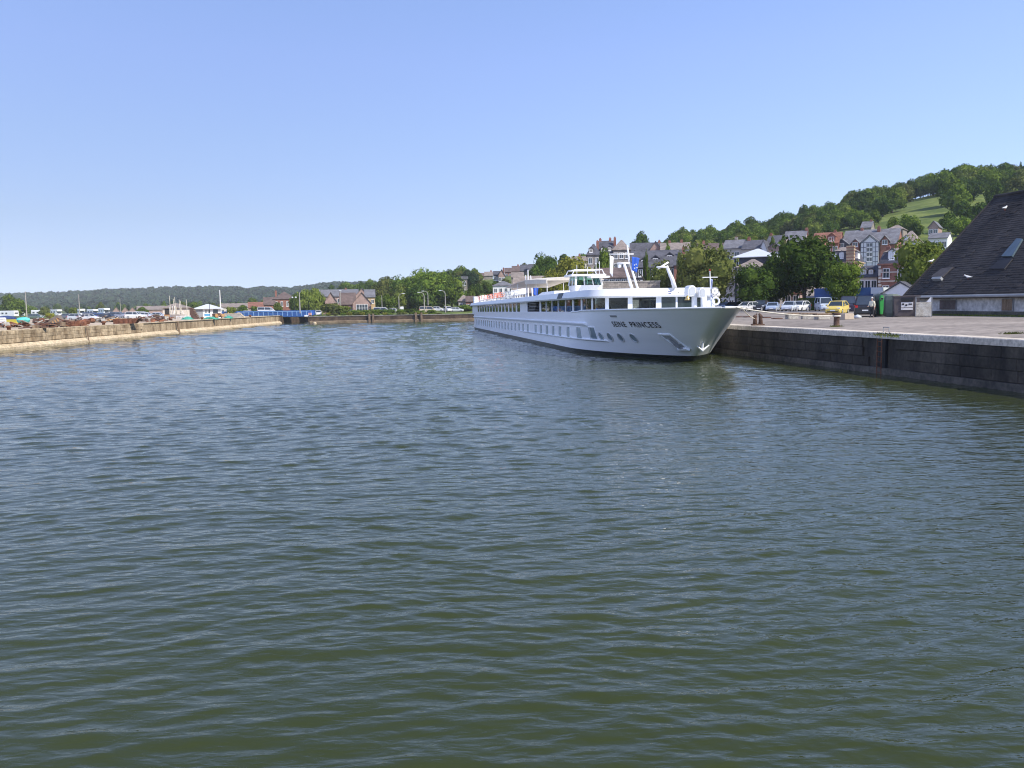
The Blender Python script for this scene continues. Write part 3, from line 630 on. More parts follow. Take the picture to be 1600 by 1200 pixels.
# ---- upper deck
def plan():
    pts = []
    y = 94.5
    while y > 8.6: pts.append((-SW_, y)); y -= 0.25
    for k in range(0, 181):
        th = math.radians(90 - k); s = math.sin(th); c = max(0, math.cos(th))
        pts.append((-SW_ * math.copysign(abs(s) ** 0.62, s), 8.6 - 3.6 * c ** 0.7))
    y = 8.6
    while y < 94.5: pts.append((SW_, y)); y += 0.25
    return pts
PL = plan()
def pnorm(i):
    a = PL[max(0, i - 1)]; b = PL[min(len(PL) - 1, i + 1)]; t = Vector((b[0] - a[0], b[1] - a[1])).normalized(); return Vector((t.y, -t.x))
PXS = [sproj(x, y, 4.1)[0] for x, y in PL]
IA = len([1 for p in PL if p[0] == -SW_ and p[1] > 8.6]) + 90      # apex index
def idx_px(px):
    return min(range(0, IA + 91), key=lambda i: abs(PXS[i] - px))
def strip(i0, i1, zb, zt_, o0, o1):
    """solid strip of wall following the plan between point i0 and i1"""
    rings = []
    for i in range(i0, i1 + 1):
        n = pnorm(i); x, y = PL[i]; rings.append([(x + n.x * o0, y + n.y * o0, zb(y)), (x + n.x * o1, y + n.y * o1, zb(y)), (x + n.x * o1, y + n.y * o1, zt_(y)), (x + n.x * o0, y + n.y * o0, zt_(y))])
    mb = MB(); mb.loft(rings); return mb
wins = []          # (index from, index to, kind)
ya0 = [k for k in range(len(PL)) if PL[k][0] < 0]
def idx_y(y): return min(ya0[:IA - 90], key=lambda k: abs(PL[k][1] - y))
ymap = lambda px: PL[idx_px(px)][1]
y_a, y_b = 86.5, ymap(814.5)
nw = 14
for k in range(nw):
    a = y_a + (y_b - y_a) * k / nw; b = y_a + (y_b - y_a) * (k + 0.80) / nw; wins.append((idx_y(a), idx_y(b), 'aft'))
wins.append((idx_px(823.5), idx_px(843), 'stair'))
for a, b in ((830, 885), (893, 945), (955, 1010), (1020, 1085), (1095, 1165), (1175, 1250), (1265, 1360), (1375, 1505)):
    if a == 830: a = 836
    wins.append((idx_px(720 + .15 * a), idx_px(720 + .15 * b), 'lounge'))
for a, b, k in ((951, 981, 'lounge'), (989, 1025, 'lounge'), (1030, 1054.5, 'front'), (1057.5, 1081, 'front'), (1084, 1105, 'front')):
    wins.append((idx_px(a), idx_px(b), k))
port = [(len(PL) - 1 - b, len(PL) - 1 - a, k) for a, b, k in wins if b < IA - 60]
port.reverse()
last = wins[-1][1]
wins += [p for p in port if p[0] > last + 3]
zs_ = lambda y: min(z_sill(y), 3.9) - 0.02
edge = 0; cut = 0
sill = strip(0, len(PL) - 1, lambda y: 2.7, lambda y: z_sill(y) + 0.04, -0.12, 0.03).build('lower_wall', W_SHIP, ship)
for a, b, k in sorted(wins):
    if a > edge: strip(edge, a, lambda y: z_sill(y) + 0.04, lambda y: z_fb(y), -0.10, 0.02).build('window_post', W_SHIP, ship)
    if k == 'stair':
        sw = strip(a, b, lambda y: z_sill(y) + 0.04, lambda y: z_fb(y), -1.5, -1.4).build('stairwell', M_BLACK, ship)
        y0s, y1s = PL[a][1], PL[b][1]
        for q in range(7):
            zz = z_sill(y0s) + 0.12 + q * 0.17; yy = y0s - 0.5 - q * 0.12
            MB().box(-SW_ + 0.05, -SW_ + 1.3, yy - abs(y0s - y1s) * 0.55, yy, zz, zz + 0.05).build('stair_tread', M_GREY, sw)
    elif b > a:
        m_ = M_CLEAR if k == 'lounge' else M_DARKPANE
        wobj = strip(a, b, lambda y: z_sill(y) + 0.05, lambda y: z_fb(y) - 0.02, -0.05, -0.03).build('window', m_, ship)
        wobj.data.name = 'window'
    edge = b
if edge < len(PL) - 1: strip(edge, len(PL) - 1, lambda y: z_sill(y) + 0.04, lambda y: z_fb(y), -0.10, 0.02).build('window_post', W_SHIP, ship)
MB().box(-SW_ + .05, SW_ - .05, 94.2, 94.4, 2.7, 4.15).build('aft_wall', W_SHIP, ship)
y_b2 = PL[wins[13][1]][1]
MB().box(-4.2, 4.2, y_b2 - 6.5, 93, 2.9, 4.1).build('cabin_block', M_DARK, ship)
MB().box(-SW_ + .1, SW_ - .1, 8.6, 94, 2.72, 2.82).build('deck_floor', mat('carpet', (0.16, 0.07, 0.05), 0.9, 0.2, 2), ship)
# roof slab with deep fascia, the sun deck on top
n_ = len(PL); rings = []
def roof_row(i, off, z): 
    n = pnorm(i); x, y = PL[i]; return (x + n.x * off, y + n.y * off, z)
mb = MB()
half = [i for i in range(0, IA + 1)]
for (o0, za, o1, zb) in ((0.03, 'fb', 0.38, 'fb'), (0.38, 'fb', 0.46, 'm'), (0.46, 'm', 0.24, 'ft'), (0.24, 'ft', 0.0, 'c')):
    zz = lambda y, t: z_fb(y) if t == 'fb' else (z_ft(y) if t == 'ft' else (z_ft(y) + 0.03 if t == 'c' else z_fb(y) + 0.14))
    mb.loft([[roof_row(i, o0, zz(PL[i][1], za)) for i in range(n_)], [roof_row(i, o1, zz(PL[i][1], zb)) for i in range(n_)]], False, False)
for i in range(IA):
    j = n_ - 1 - i
    for off, f_ in ((0.0, lambda y: z_ft(y) + 0.03), (0.03, lambda y: z_fb(y))):
        a = roof_row(i, off, f_(PL[i][1])); b = roof_row(i + 1, off, f_(PL[i + 1][1])); c = roof_row(j - 1, off, f_(PL[j - 1][1])); d = roof_row(j, off, f_(PL[j][1]))
        mb.add([a, b, c, d], [(0, 1, 2, 3)])
a, d = roof_row(0, 0, 0), roof_row(n_ - 1, 0, 0)
mb.add([(a[0] - .3, a[1], z_fb(94)), (d[0] + .3, d[1], z_fb(94)), (d[0] + .3, d[1], z_ft(94)), (a[0] - .3, a[1], z_ft(94))], [(0, 1, 2, 3)])
me = mb.mesh('roof', W_WHITE, False)
roof = link('roof', me, ship)
# black panel on the fascia, small line emblem towards the bow
i = idx_px(881); MB().loft([[roof_row(k, o, z) for o, z in ((0.3, z_fb(PL[k][1]) + .15), (0.49, z_fb(PL[k][1]) + .15), (0.30, z_ft(PL[k][1]) - .04), (0.1, z_ft(PL[k][1]) - .04))] for k in (i - 4, i, i + 4)]).build('fascia_panel', M_BLACK, ship)
M_EMB = mat('emblem_blue', (0.05, 0.07, 0.2), 0.5, 0.1, 2)
for px_, w_, dz, m_ in ((1043, 3, 0.42, M_EMB), (1043, 8, 0.27, M_EMB), (1056, 2, 0.38, M_BLACK), (1067, 2, 0.32, M_BLACK)):
    a, b = idx_px(px_ - w_ / 2 - 0.5), idx_px(px_ + w_ / 2 + 0.5); b = max(b, a + 1)
    def fo(k, dzz, o): 
        t = (dzz - 0.14) / (z_ft(PL[k][1]) - z_fb(PL[k][1]) - 0.14); return roof_row(k, 0.46 - 0.22 * t + o, z_fb(PL[k][1]) + dzz)
    MB().loft([[fo(k, dz - 0.04, 0.0), fo(k, dz - 0.04, 0.02), fo(k, dz + 0.05, 0.02), fo(k, dz + 0.05, 0.0)] for k in range(a, b + 1)]).build('emblem', m_, ship)
# wheelhouse
WY = 31.0; wz = 5.25
wh = MB(); W2 = 1.5
base = [(-W2, WY - 1.9, wz), (W2, WY - 1.9, wz), (W2, WY + 1.5, wz), (-W2, WY + 1.5, wz)]
mid = [(-W2, WY - 1.9, 6.36), (W2, WY - 1.9, 6.36), (W2, WY + 1.5, 6.36), (-W2, WY + 1.5, 6.36)]
top = [(-W2 + .18, WY - 1.3, 7.32), (W2 - .18, WY - 1.3, 7.32), (W2 - .18, WY + 1.3, 7.32), (-W2 + .18, WY + 1.3, 7.32)]
who = wh.loft([base, mid]).build('wheelhouse', W_WHITE, ship)
L_ = lambda a, b, t: tuple(a[i] + (b[i] - a[i]) * t for i in range(3))
for k in range(4):
    MB().tube([mid[k], top[k]], 0.11, 6).build('pillar', W_WHITE, who)
for (a, b) in ((0, 1), (1, 2), (2, 3), (3, 0)):
    nn = 2 if (a, b) in ((3, 0), (1, 2)) else 3
    for q in range(nn):
        f0, f1 = q / nn + 0.03, (q + 1) / nn - 0.03
        MB().add([L_(mid[a], mid[b], f0), L_(mid[a], mid[b], f1), L_(top[a], top[b], f1), L_(top[a], top[b], f0)], [(0, 1, 2, 3)]).build('window', glassmat('wheelhouse_glass', (0.45, 0.75, 0.68), 0.8) if 'wheelhouse_glass' not in MATS else MATS['wheelhouse_glass'], who)
        if q: MB().tube([L_(mid[a], mid[b], q / nn), L_(top[a], top[b], q / nn)], 0.07, 6).build('pillar', W_WHITE, who)
MB().box(-1.1, 1.1, WY - 1.2, WY - 0.6, 5.9, 6.45).build('console', M_DARK, who)
wr = MB().chbox(-1.95, 1.95, WY - 1.9, WY + 1.9, 7.33, 7.57, 0.07).build('wheelhouse_roof', W_WHITE, ship)
MB().chbox(-0.2, 1.9, WY - 3.6, WY - 1.8, 7.1, 7.3, 0.05).build('visor', W_WHITE, ship)
rl = MB()
for yy in (WY - 1.6, WY + 1.6): rl.tube([(-1.8, yy, 7.55), (-1.55, yy, 8.05), (1.55, yy, 8.05), (1.8, yy, 7.55)], 0.06, 6)
for xx in (-1.55, 1.55): rl.tube([(xx, WY - 1.6, 8.05), (xx, WY + 1.6, 8.05)], 0.05, 6)
rl.build('roof_rail', W_WHITE, wr)
for xx, hh in ((-0.9, 1.1), (0.3, 0.9), (1.3, 1.8), (1.7, 1.5)):
    MB().tube([(xx, WY, 7.55), (xx, WY, 7.55 + hh)], 0.03, 5).build('antenna', W_WHITE, wr)
# low white locker and awning over the sun deck
MB().hexa([(-4.6, WY - 5, 5.2), (-2.6, WY - 5, 5.2), (-2.6, WY + 6, 5.15), (-4.6, WY + 6, 5.15)], [(-4.4, WY - 4.6, 5.75), (-2.8, WY - 4.6, 5.75), (-2.8, WY + 2.5, 5.7), (-4.4, WY + 2.5, 5.7)]).build('deck_locker', W_WHITE, ship)
M_CANVAS = mat('cream_canvas', (0.62, 0.56, 0.47), 0.8, 0.08, 1.5)
aw = MB(); secs = []
for yy, zz in ((35.5, 7.35), (42, 7.6), (50, 7.75), (58, 7.6), (68, 7.15)):
    secs.append([(-3.4, yy, zz - 0.18), (-2, yy, zz + 0.02), (0, yy, zz + 0.1), (2, yy, zz + 0.02), (3.4, yy, zz - 0.18), (3.4, yy, zz - 0.26), (-3.4, yy, zz - 0.26)])
awo = aw.loft(secs).build('awning', M_CANVAS, ship)
for yy in (36, 43, 50, 57):
    for xx in (-3.3, 3.3): MB().tube([(xx, yy, z_ft(yy)), (xx, yy, 7.3)], 0.045, 6).build('awning_post', W_WHITE, awo)
MB().hexa([(-3.5, 35.4, 6.75), (-3.38, 35.4, 6.75), (-3.38, 50, 7.0), (-3.5, 50, 7.0)], [(-3.5, 35.4, 7.2), (-3.38, 35.4, 7.2), (-3.38, 50, 7.55), (-3.5, 50, 7.55)]).build('awning_valance', M_CANVAS, awo)
# sun deck rail
for s in (-1, 1):
    rl = MB(); x = s * (SW_ - 0.1)
    for dz in (0.32, 0.62, 0.95): rl.tube([(x, y, z_ft(y) + dz) for y in (42, 58, 75, 93.4)], 0.03, 5)
    ro = rl.build('deck_rail', W_WHITE, ship)
    y = 42
    while y <= 93.5:
        MB().tube([(x, y, z_ft(y)), (x, y, z_ft(y) + 0.95)], 0.035, 5).build('rail_post', W_WHITE, ro); y += 2.05
rl = MB(); [rl.tube([(-SW_, 93.4, z_ft(93) + dz), (SW_, 93.4, z_ft(93) + dz)], 0.03, 5) for dz in (0.32, 0.62, 0.95)]; rl.build('deck_rail', W_WHITE, ship)
MB().chbox(-SW_, -SW_ + .9, 91.5, 93.3, z_ft(92), z_ft(92) + 1.15, 0.06).build('life_raft_box', W_WHITE, ship)
# masts
ms = MB(); my = 13.6; z0 = z_ft(my)
ms.tube([(-0.1, my - 1.0, z0), (-0.6, my, 7.95)], [0.16, 0.12], 8); ms.tube([(0.5, my - 0.8, z0), (-0.05, my, 7.95)], [0.12, 0.10], 8)
ms.box(-1.25, 0.2, my - 0.15, my + 0.15, 7.9, 8.04); ms.tube([(-0.1, my, 8.0), (-0.3, my, 9.6)], [0.10, 0.07], 8); ms.box(-2.0, 0.3, my - 0.05, my + 0.05, 8.75, 8.84)
mo = ms.build('mast', W_WHITE, ship, True)
MB().lathe([(0.05, 0), (0.14, 0.05), (0.14, 0.3), (0.05, 0.36)], (-1.05, my, 7.55), 10).build('mast_lamp', M_LAMP, mo)
# flags hang in folds
def flag(x, y, z, w_, h_, m_, par, ph=0.0, lean=0.0):
    mb = MB(); nx, nz = 8, 10; rows = []
    for j in range(nz + 1):
        t = j / nz; row = []
        for i in range(nx + 1):
            s = i / nx; row.append((x + s * w_ * (1 - 0.35 * t) + lean * t, y + 0.14 * math.sin(s * 7 + ph + t * 2) * s, z - t * h_ - s * (0.35 + 0.25 * t) * h_ * 0.35))
        rows.append(row)
    mb.loft(rows, False, False); o = mb.build('flag', m_, par, True)
    so_ = o.modifiers.new('thick', 'SOLIDIFY'); so_.thickness = 0.012; return o
M_EU = mat('flag_blue', (0.02, 0.09, 0.45), 0.7, 0.1, 2)
fo_ = flag(0.05, my - 0.3, 8.55, 0.75, 1.2, M_EU, ship)
M_STAR = mat('star_yellow', (0.8, 0.75, 0.45), 0.7, 0.05, 2)
for k, (dx, dz) in enumerate(((0.18, 0.72), (0.34, 0.64), (0.2, 1.0), (0.42, 0.95))):
    st = MB(); st.add([(0.05 + dx + (0.07 if i % 2 == 0 else 0.03) * math.sin(i * math.pi / 5), my - 0.48, 8.5 - dz + (0.07 if i % 2 == 0 else 0.03) * math.cos(i * math.pi / 5)) for i in range(10)], [tuple(range(10))]); st.build('star', M_STAR, fo_)
flag(-1.95, my, 8.7, 0.4, 1.6, W_WHITE, ship, 1.0)
cr = MB(); cr.tube([(1.0, 4.6, z_ft(4)), (0.8, 4.6, 6.2), (0.3, 4.6, 7.3)], [0.2, 0.17, 0.13], 8); cr.box(-0.5, 0.4, 4.45, 4.75, 7.15, 7.28); cr.tube([(-0.4, 4.6, 7.1), (0.45, 4.6, 7.6)], 0.08, 6)
cr.build('deck_crane', W_WHITE, ship, True)
# foredeck gear: column, hooded vents, bell, staff, wheel and life ring
MB().lathe([(0.2, 0), (0.2, 2.0), (0.17, 2.05), (0.05, 2.1)], (0.3, -1.6, 2.9), 14).build('deck_column', W_WHITE, ship, True)
MB().lathe([(0.22, 0), (0.22, 1.9), (0.05, 1.95)], (1.3, -0.9, 2.9), 14).build('deck_column', W_WHITE, ship, True)
def cowl(x, y, z, w_):
    mb = MB(); prof = [(w_ / 2, -0.5)] + [(w_ / 2 * math.cos(a), w_ / 2 * math.sin(a)) for a in [math.pi * k / 10 for k in range(11)]] + [(-w_ / 2, -0.5)]
    o = mb.loft([[(x + u, y + dy, z + v) for u, v in prof] for dy in (-0.45, 0.45)]).build('hooded_vent', W_WHITE, ship)
    MB().loft([[(x + u * 0.78, y + dy, z + v * 0.78 - 0.04) for u, v in prof] for dy in (-0.47, -0.46)]).build('grille', M_PALEGREY, o)
cowl(0.0, -1.5, 5.3, 0.58); cowl(0.68, -1.8, 5.2, 0.46)
MB().lathe([(0.22, 0), (0.19, 0.08), (0.13, 0.25), (0.06, 0.34), (0.02, 0.36)], (-0.35, -1.9, 4.5), 12).build('bell', mat('brass', (0.5, 0.36, 0.14), 0.3, 0.1, 3, metal=0.8), ship, True)
MB().tube([(-0.35, -1.9, 4.84), (-0.35, -1.9, 5.02), (0.1, -1.7, 5.04)], 0.03, 5).build('bell_bracket', W_WHITE, ship)
sy = -5.6
MB().tube([(0, sy, 2.9), (0, sy, 4.2), (-0.12, sy, 6.5)], [0.07, 0.06, 0.035], 8).build('bow_staff', W_WHITE, ship)
MB().tube([(-0.65, sy, 6.05), (0.45, sy, 6.05)], 0.035, 6).build('staff_crossbar', W_WHITE, ship)
MB().lathe([(0.02, 0), (0.05, 0.02), (0.05, 0.1), (0.02, 0.13)], (-0.12, sy, 6.48), 8).build('staff_lantern', M_RED, ship)
flag(-0.12, sy, 6.0, 0.25, 1.3, mat('pale_blue_flag', (0.32, 0.38, 0.62), 0.7, 0.3, 4), ship, 0.4, 0.05)
whl = MB(); whl.torus((0.2, sy - 0.15, 5.1), 0.26, 0.03, 'y'); 
for a in (0, 1.05, 2.09): whl.tube([(0.2 - 0.26 * math.cos(a), sy - 0.15, 5.1 - 0.26 * math.sin(a)), (0.2 + 0.26 * math.cos(a), sy - 0.15, 5.1 + 0.26 * math.sin(a))], 0.018, 5)
whl.build('hand_wheel', M_GREY, ship)
MB().torus((0.28, sy - 0.1, 4.4), 0.25, 0.07, 'y').build('life_ring', W_WHITE, ship)
for x, y in ((-2.4, -0.8), (-3.4, 1.2), (2.2, -0.6), (-1.4, -3.0)):
    MB().lathe([(0.16, 0), (0.16, 0.55), (0.22, 0.6), (0.22, 0.68), (0.05, 0.72)], (x, y, 2.9), 10).build('deck_bollard', W_WHITE, ship, True)
# two slim poles and a lowered stern mast, blue flags
for (x, y, h, r_) in ((1.2, 74, 5.0, 0.13), (0.9, 74.5, 4.2, 0.12), (1.6, 72, 4.0, 0.13)):
    MB().tube([(x, y, z_ft(y)), (x + (0.0 if y != 72 else -0.35), y, z_ft(y) + h)], [r_, r_ * 0.6], 7).build('stern_mast', W_WHITE, ship)
flag(1.7, 72, z_ft(72) + 3.0, 0.9, 2.0, M_EU, ship, 2.0)
# passengers' lounge furniture seen through the glass, and folding chairs on the sun deck
M_CHAIRB = mat('chair_blue', (0.05, 0.16, 0.48), 0.8, 0.1, 3); M_CHAIRW = mat('chair_white', (0.7, 0.72, 0.74), 0.7, 0.1, 3); M_CHAIRT = mat('chair_tan', (0.48, 0.30, 0.20), 0.8, 0.1, 3)
def tub_chair(x, y, m_, label):
    p = SM @ Vector((x, y, 2.83)); t = thing('tub_chair', label, 'chair', p, STH, 'armchairs in the ship lounge')
    MB().chbox(-0.38, 0.38, -0.38, 0.38, 0.28, 0.5, 0.05).build('seat', m_, t)
    mb = MB(); prof = [(-0.46 * math.cos(a), 0.1 + 0.42 * math.sin(a)) for a in [math.pi * k / 8 for k in range(9)]]; rings = []
    for u, v in prof: rings.append([(u, v, 0.25), (u * 1.15, v * 1.15, 0.25), (u * 1.2, v * 1.2, 1.18 if v > 0.3 else 0.85), (u, v, 1.16 if v > 0.3 else 0.83)])
    mb.loft(rings).build('backrest', m_, t)
    for sx in (-0.3, 0.3):
        for sy2 in (-0.3, 0.3): MB().tube([(sx, sy2, 0), (sx, sy2, 0.29)], 0.025, 5).build('leg', M_GREY, t)
for px_, m_, c in ((878, M_CHAIRB, 'bright blue'), (889, M_CHAIRW, 'white'), (901, M_CHAIRB, 'bright blue'), (918, M_CHAIRT, 'tan'), (941, M_CHAIRB, 'bright blue')):
    tub_chair(-4.7, ymap(px_), m_, f'{c} tub armchair behind the ship lounge windows' + ('' if px_ not in (901, 941) else ''))
M_OR = mat('orange_canvas', (0.62, 0.13, 0.04), 0.8, 0.1, 3)
def deck_chair(x, y, m_, c, rz):
    t = thing('deck_chair', f'{c} folding chair by the rail of the ship sun deck', 'chair', SM @ Vector((x, y, z_ft(y) + 0.03)), STH + rz, f'{c} chairs on the sun deck')
    for s in (-0.27, 0.27):
        MB().tube([(s, -0.32, 0), (s, 0.3, 1.1)], 0.02, 5).build('leg', W_WHITE, t); MB().tube([(s, 0.34, 0), (s, -0.22, 0.5)], 0.02, 5).build('leg', W_WHITE, t)
    MB().hexa([(-0.27, -0.22, 0.42), (0.27, -0.22, 0.42), (0.27, 0.08, 0.4), (-0.27, 0.08, 0.4)], [(-0.27, -0.22, 0.45), (0.27, -0.22, 0.45), (0.27, 0.08, 0.43), (-0.27, 0.08, 0.43)]).build('seat', m_, t)
    MB().hexa([(-0.27, 0.05, 0.5), (0.27, 0.05, 0.5), (0.27, 0.10, 0.5), (-0.27, 0.10, 0.5)], [(-0.27, 0.27, 1.12), (0.27, 0.27, 1.12), (0.27, 0.32, 1.12), (-0.27, 0.32, 1.12)]).build('backrest', m_, t)
random.seed(11)
y = 56.0
while y < 90:
    m_, c = random.choice([(M_OR, 'orange'), (M_OR, 'orange'), (M_OR, 'orange'), (W_WHITE, 'white')]); deck_chair(-4.95, y, m_, c, random.uniform(-0.3, 0.3) + math.pi / 2 * random.choice([0, 1])); y += random.uniform(1.0, 1.9)
y = 42.5
while y < 54: deck_chair(-4.9, y, W_WHITE, 'white', random.uniform(-0.3, 0.3) + math.pi / 2 * random.choice([0, 1])); y += random.uniform(1.2, 2.0)

# ------------------------------------------------------------------ trees
def crown_arrays(seed, n_lobes, n_leaf, leaf, shape):
    rng = np.random.default_rng(seed); lobes = []
    for i in range(n_lobes):
        while True:
            p = rng.uniform(-1, 1, 3)
            if np.linalg.norm(p) < 1: break
        if shape == 'round': c = p * np.array([0.30, 0.30, 0.30]) + np.array([0, 0, 0.52]); r = rng.uniform(0.13, 0.24)
        elif shape == 'wide': c = p * np.array([0.34, 0.34, 0.24]) + np.array([0, 0, 0.58]); r = rng.uniform(0.12, 0.22)
        elif shape == 'willow': c = p * np.array([0.32, 0.32, 0.34]) + np.array([0, 0, 0.50]); r = rng.uniform(0.13, 0.2)
        else: c = p * np.array([0.22, 0.22, 0.36]) + np.array([0, 0, 0.54]); r = rng.uniform(0.12, 0.22)
        lobes.append((c, r))
    if shape != 'willow': lobes.append((np.array([0, 0, 0.5]), 0.27))
    C = np.array([l[0] for l in lobes]); RR = np.array([l[1] for l in lobes])
    pr = RR ** 2 / np.sum(RR ** 2); li = rng.choice(len(lobes), n_leaf, p=pr)
    d = rng.normal(size=(n_leaf, 3)); d[:, 2] += 0.25; d /= np.linalg.norm(d, axis=1)[:, None]
    rad = RR[li] * (0.72 + 0.36 * rng.random(n_leaf) ** 0.7)
    P = C[li] + d * rad[:, None]
    if shape == 'willow': P[:, 2] -= rng.random(n_leaf) * 0.16 * (np.hypot(P[:, 0], P[:, 1]) > 0.2)
    nrm = d + rng.normal(0, 0.55, (n_leaf, 3)); nrm /= np.linalg.norm(nrm, axis=1)[:, None]
    a = np.cross(nrm, rng.normal(size=(n_leaf, 3))); a /= np.linalg.norm(a, axis=1)[:, None]
    if shape == 'willow': a = a * 0.35 + np.array([0, 0, -1.0]); a /= np.linalg.norm(a, axis=1)[:, None]
    b = np.cross(nrm, a); b /= np.maximum(1e-6, np.linalg.norm(b, axis=1))[:, None]
    s = leaf * rng.uniform(0.6, 1.3, n_leaf)[:, None]; el = 1.0 if shape != 'willow' else 1.9
    V = np.stack([P - a * s * el, P - b * s * 0.6 + nrm * s * 0.15, P + a * s * el, P + b * s * 0.6 + nrm * s * 0.15], 1).reshape(-1, 3)
    Q_ = np.arange(n_leaf * 4).reshape(-1, 4)
    return V, Q_, C, RR
bm = bmesh.new(); bmesh.ops.create_icosphere(bm, subdivisions=1, radius=1); ICO_V = np.array([v.co[:] for v in bm.verts]); ICO_F = np.array([[v.index for v in f.verts] for f in bm.faces]); bm.free()
CROWNS = {}
def crown(proto, leafname):
    key = (proto, leafname)
    if key in CROWNS: return CROWNS[key]
    seed, nl, n, leaf, shape = PROTO[proto]
    V, Qd, C, RR = crown_arrays(seed, nl, n, leaf, shape)
    vs = [V]; faces = [tuple(q) for q in Qd.tolist()]; off = len(V)
    for c, r in zip(C, RR):
        vs.append(ICO_V * r * 0.74 + c); faces += [tuple(f) for f in (ICO_F + off).tolist()]; off += len(ICO_V)
    me = bpy.data.meshes.new('crown'); me.from_pydata(np.concatenate(vs).tolist(), [], faces); me.update(); me.materials.append(LF[leafname])
    CROWNS[key] = me; return me
PROTO = {'big1': (1, 26, 5200, 0.026, 'round'), 'big2': (2, 26, 5200, 0.026, 'wide'), 'tall': (3, 20, 3600, 0.030, 'tall'),
         'r1': (4, 14, 1500, 0.045, 'round'), 'r2': (5, 16, 1500, 0.045, 'wide'), 'r3': (6, 12, 1400, 0.045, 'tall'), 'r4': (9, 15, 1500, 0.042, 'round'),
         'willow': (8, 26, 5000, 0.022, 'willow'), 'bush': (12, 14, 900, 0.06, 'wide')}
TRUNKS = []
for s in range(3):
    rr = random.Random(s); mb = MB()
    mb.tube([(0, 0, -0.05), (rr.uniform(-.02, .02), rr.uniform(-.02, .02), 0.2), (rr.uniform(-.03, .03), rr.uniform(-.03, .03), 0.45), (0, 0, 0.75)], [0.034, 0.026, 0.02, 0.006], 7)
    for k in range(5):
        a = k * 1.26 + rr.random(); z = 0.2 + 0.08 * k; mb.tube([(0, 0, z), (0.14 * math.cos(a), 0.14 * math.sin(a), z + 0.12), (0.26 * math.cos(a), 0.26 * math.sin(a), z + 0.2)], [0.016, 0.011, 0.004], 5)
    TRUNKS.append(mb.mesh('trunk', M_BARK))
ntree = [0]
def tree(name, label, cat, p, h, wdt, proto, leafname, group=None, low=0.0):
    t = thing(name, label, cat, p, 0, group); ntree[0] += 1
    c = link('crown', crown(proto, leafname), t, (0, 0, -low * h)); c.scale = (wdt, wdt, h * (1 + low)); c.rotation_euler = (0, 0, random.uniform(0, 6.28))
    k = link('trunk', TRUNKS[ntree[0] % 3], t); k.scale = (h * 0.9, h * 0.9, h); k.rotation_euler = (0, 0, random.uniform(0, 6.28))
    return t
def tree_px(name, label, cat, px, py_top, py_base, Y, wpx, proto, leaf, group=None, low=0.0, sink=True):
    """photo column, crown top, width in pixels, at distance Y; stands on the ground there"""
    b = at(px, py_base, Y); z = gz(b.x, Y); top = at(px, py_top, Y).z; h = (top - z) / 0.96
    return tree(name, label, cat, (b.x, Y, z - 0.05), h, wpx * Y / F * 1.12, proto, leaf, group, low)
random.seed(21)
T = tree_px
# car-park trees on the right quay
T('car_park_tree', 'olive-green broad tree rising behind the ship bow, left of the dark ones', 'tree', 1103, 374, 480, 136, 100, 'big1', 'olive', low=0.0)
T('car_park_tree', 'largest dark-green leafy tree shading the parked silver cars', 'tree', 1258, 371, 480, 134, 118, 'big2', 'dark', low=0.02)
T('car_park_tree', 'low dark tree between the olive tree and the largest dark tree', 'tree', 1177, 410, 480, 134, 78, 'big1', 'dark', low=0.03)
T('car_park_tree', 'small dark tree standing behind the light blue coupe', 'tree', 1212, 400, 480, 140, 62, 'big2', 'dark', low=0.14)
T('car_park_tree', 'smaller green tree in front of the cream house and blue shop', 'tree', 1318, 406, 478, 126, 62, 'big1', 'mid', low=-0.12)
T('lime_tree', 'bright lime-green tree beside the dark slate shed roof', 'tree', 1440, 364, 470, 118, 92, 'big1', 'light', low=0.06)
T('quayside_tree', 'yellow-green tree in front of the long dark slate building', 'tree', 1034, 408, 455, 140, 46, 'tall', 'olive', low=0.05)
T('quayside_tree', 'tree with pale leaves at the brick chimney of the long building', 'tree', 1064, 396, 455, 150, 24, 'tall', 'olive', low=0.05)
T('quayside_tree', 'round green tree in front of the stone mansion row', 'tree', 945, 392, 430, 205, 32, 'r1', 'mid')
T('quayside_tree', 'bright yellow-green tree spreading behind the wheelhouse', 'tree', 893, 404, 460, 210, 80, 'big2', 'yellow', low=0.1)
T('quayside_tree', 'second yellow-green tree under the ship awning line', 'tree', 868, 418, 465, 200, 60, 'big1', 'yellow', low=0.1)
T('quayside_tree', 'tall dark tree standing behind the yellow-green trees', 'tree', 855, 392, 450, 260, 46, 'big1', 'dark', low=0.1)
T('quayside_tree', 'dark round tree below the brown roofs on the far slope', 'tree', 835, 418, 450, 255, 34, 'r1', 'dark', low=0.1)
# the park at the far end of the basin
T('park_tree', 'largest tall leafy tree in the park behind the far wall', 'tree', 672, 416, 487, 285, 78, 'big1', 'mid', low=0.12)
T('park_tree', 'leafy tree leaning against the right side of the largest park tree', 'tree', 706, 434, 487, 283, 52, 'big2', 'mid', low=0.14)
T('park_tree', 'dark tree on the left flank of the largest park tree', 'tree', 636, 428, 487, 290, 58, 'big1', 'dark', low=0.14)
T('park_tree', 'olive tree between the dark park tree and the gabled house', 'tree', 604, 434, 487, 305, 52, 'big2', 'olive', low=0.12)
T('park_tree', 'yellow-tinted tree in the middle of the park', 'tree', 627, 446, 487, 282, 30, 'r1', 'light', low=0.1)
T('park_tree', 'rounded grey-green tree in front of the dark park, beside a lamp', 'tree', 604, 457, 487, 262, 34, 'r4', 'mid', low=0.1)
T('park_tree', 'dark tree in shade behind the curved lamps', 'tree', 655, 446, 487, 272, 46, 'r2', 'dark', low=0.16)
T('park_tree', 'small tree at the right end of the park by the turret roof', 'tree', 722, 462, 487, 275, 30, 'r1', 'mid', low=0.14)
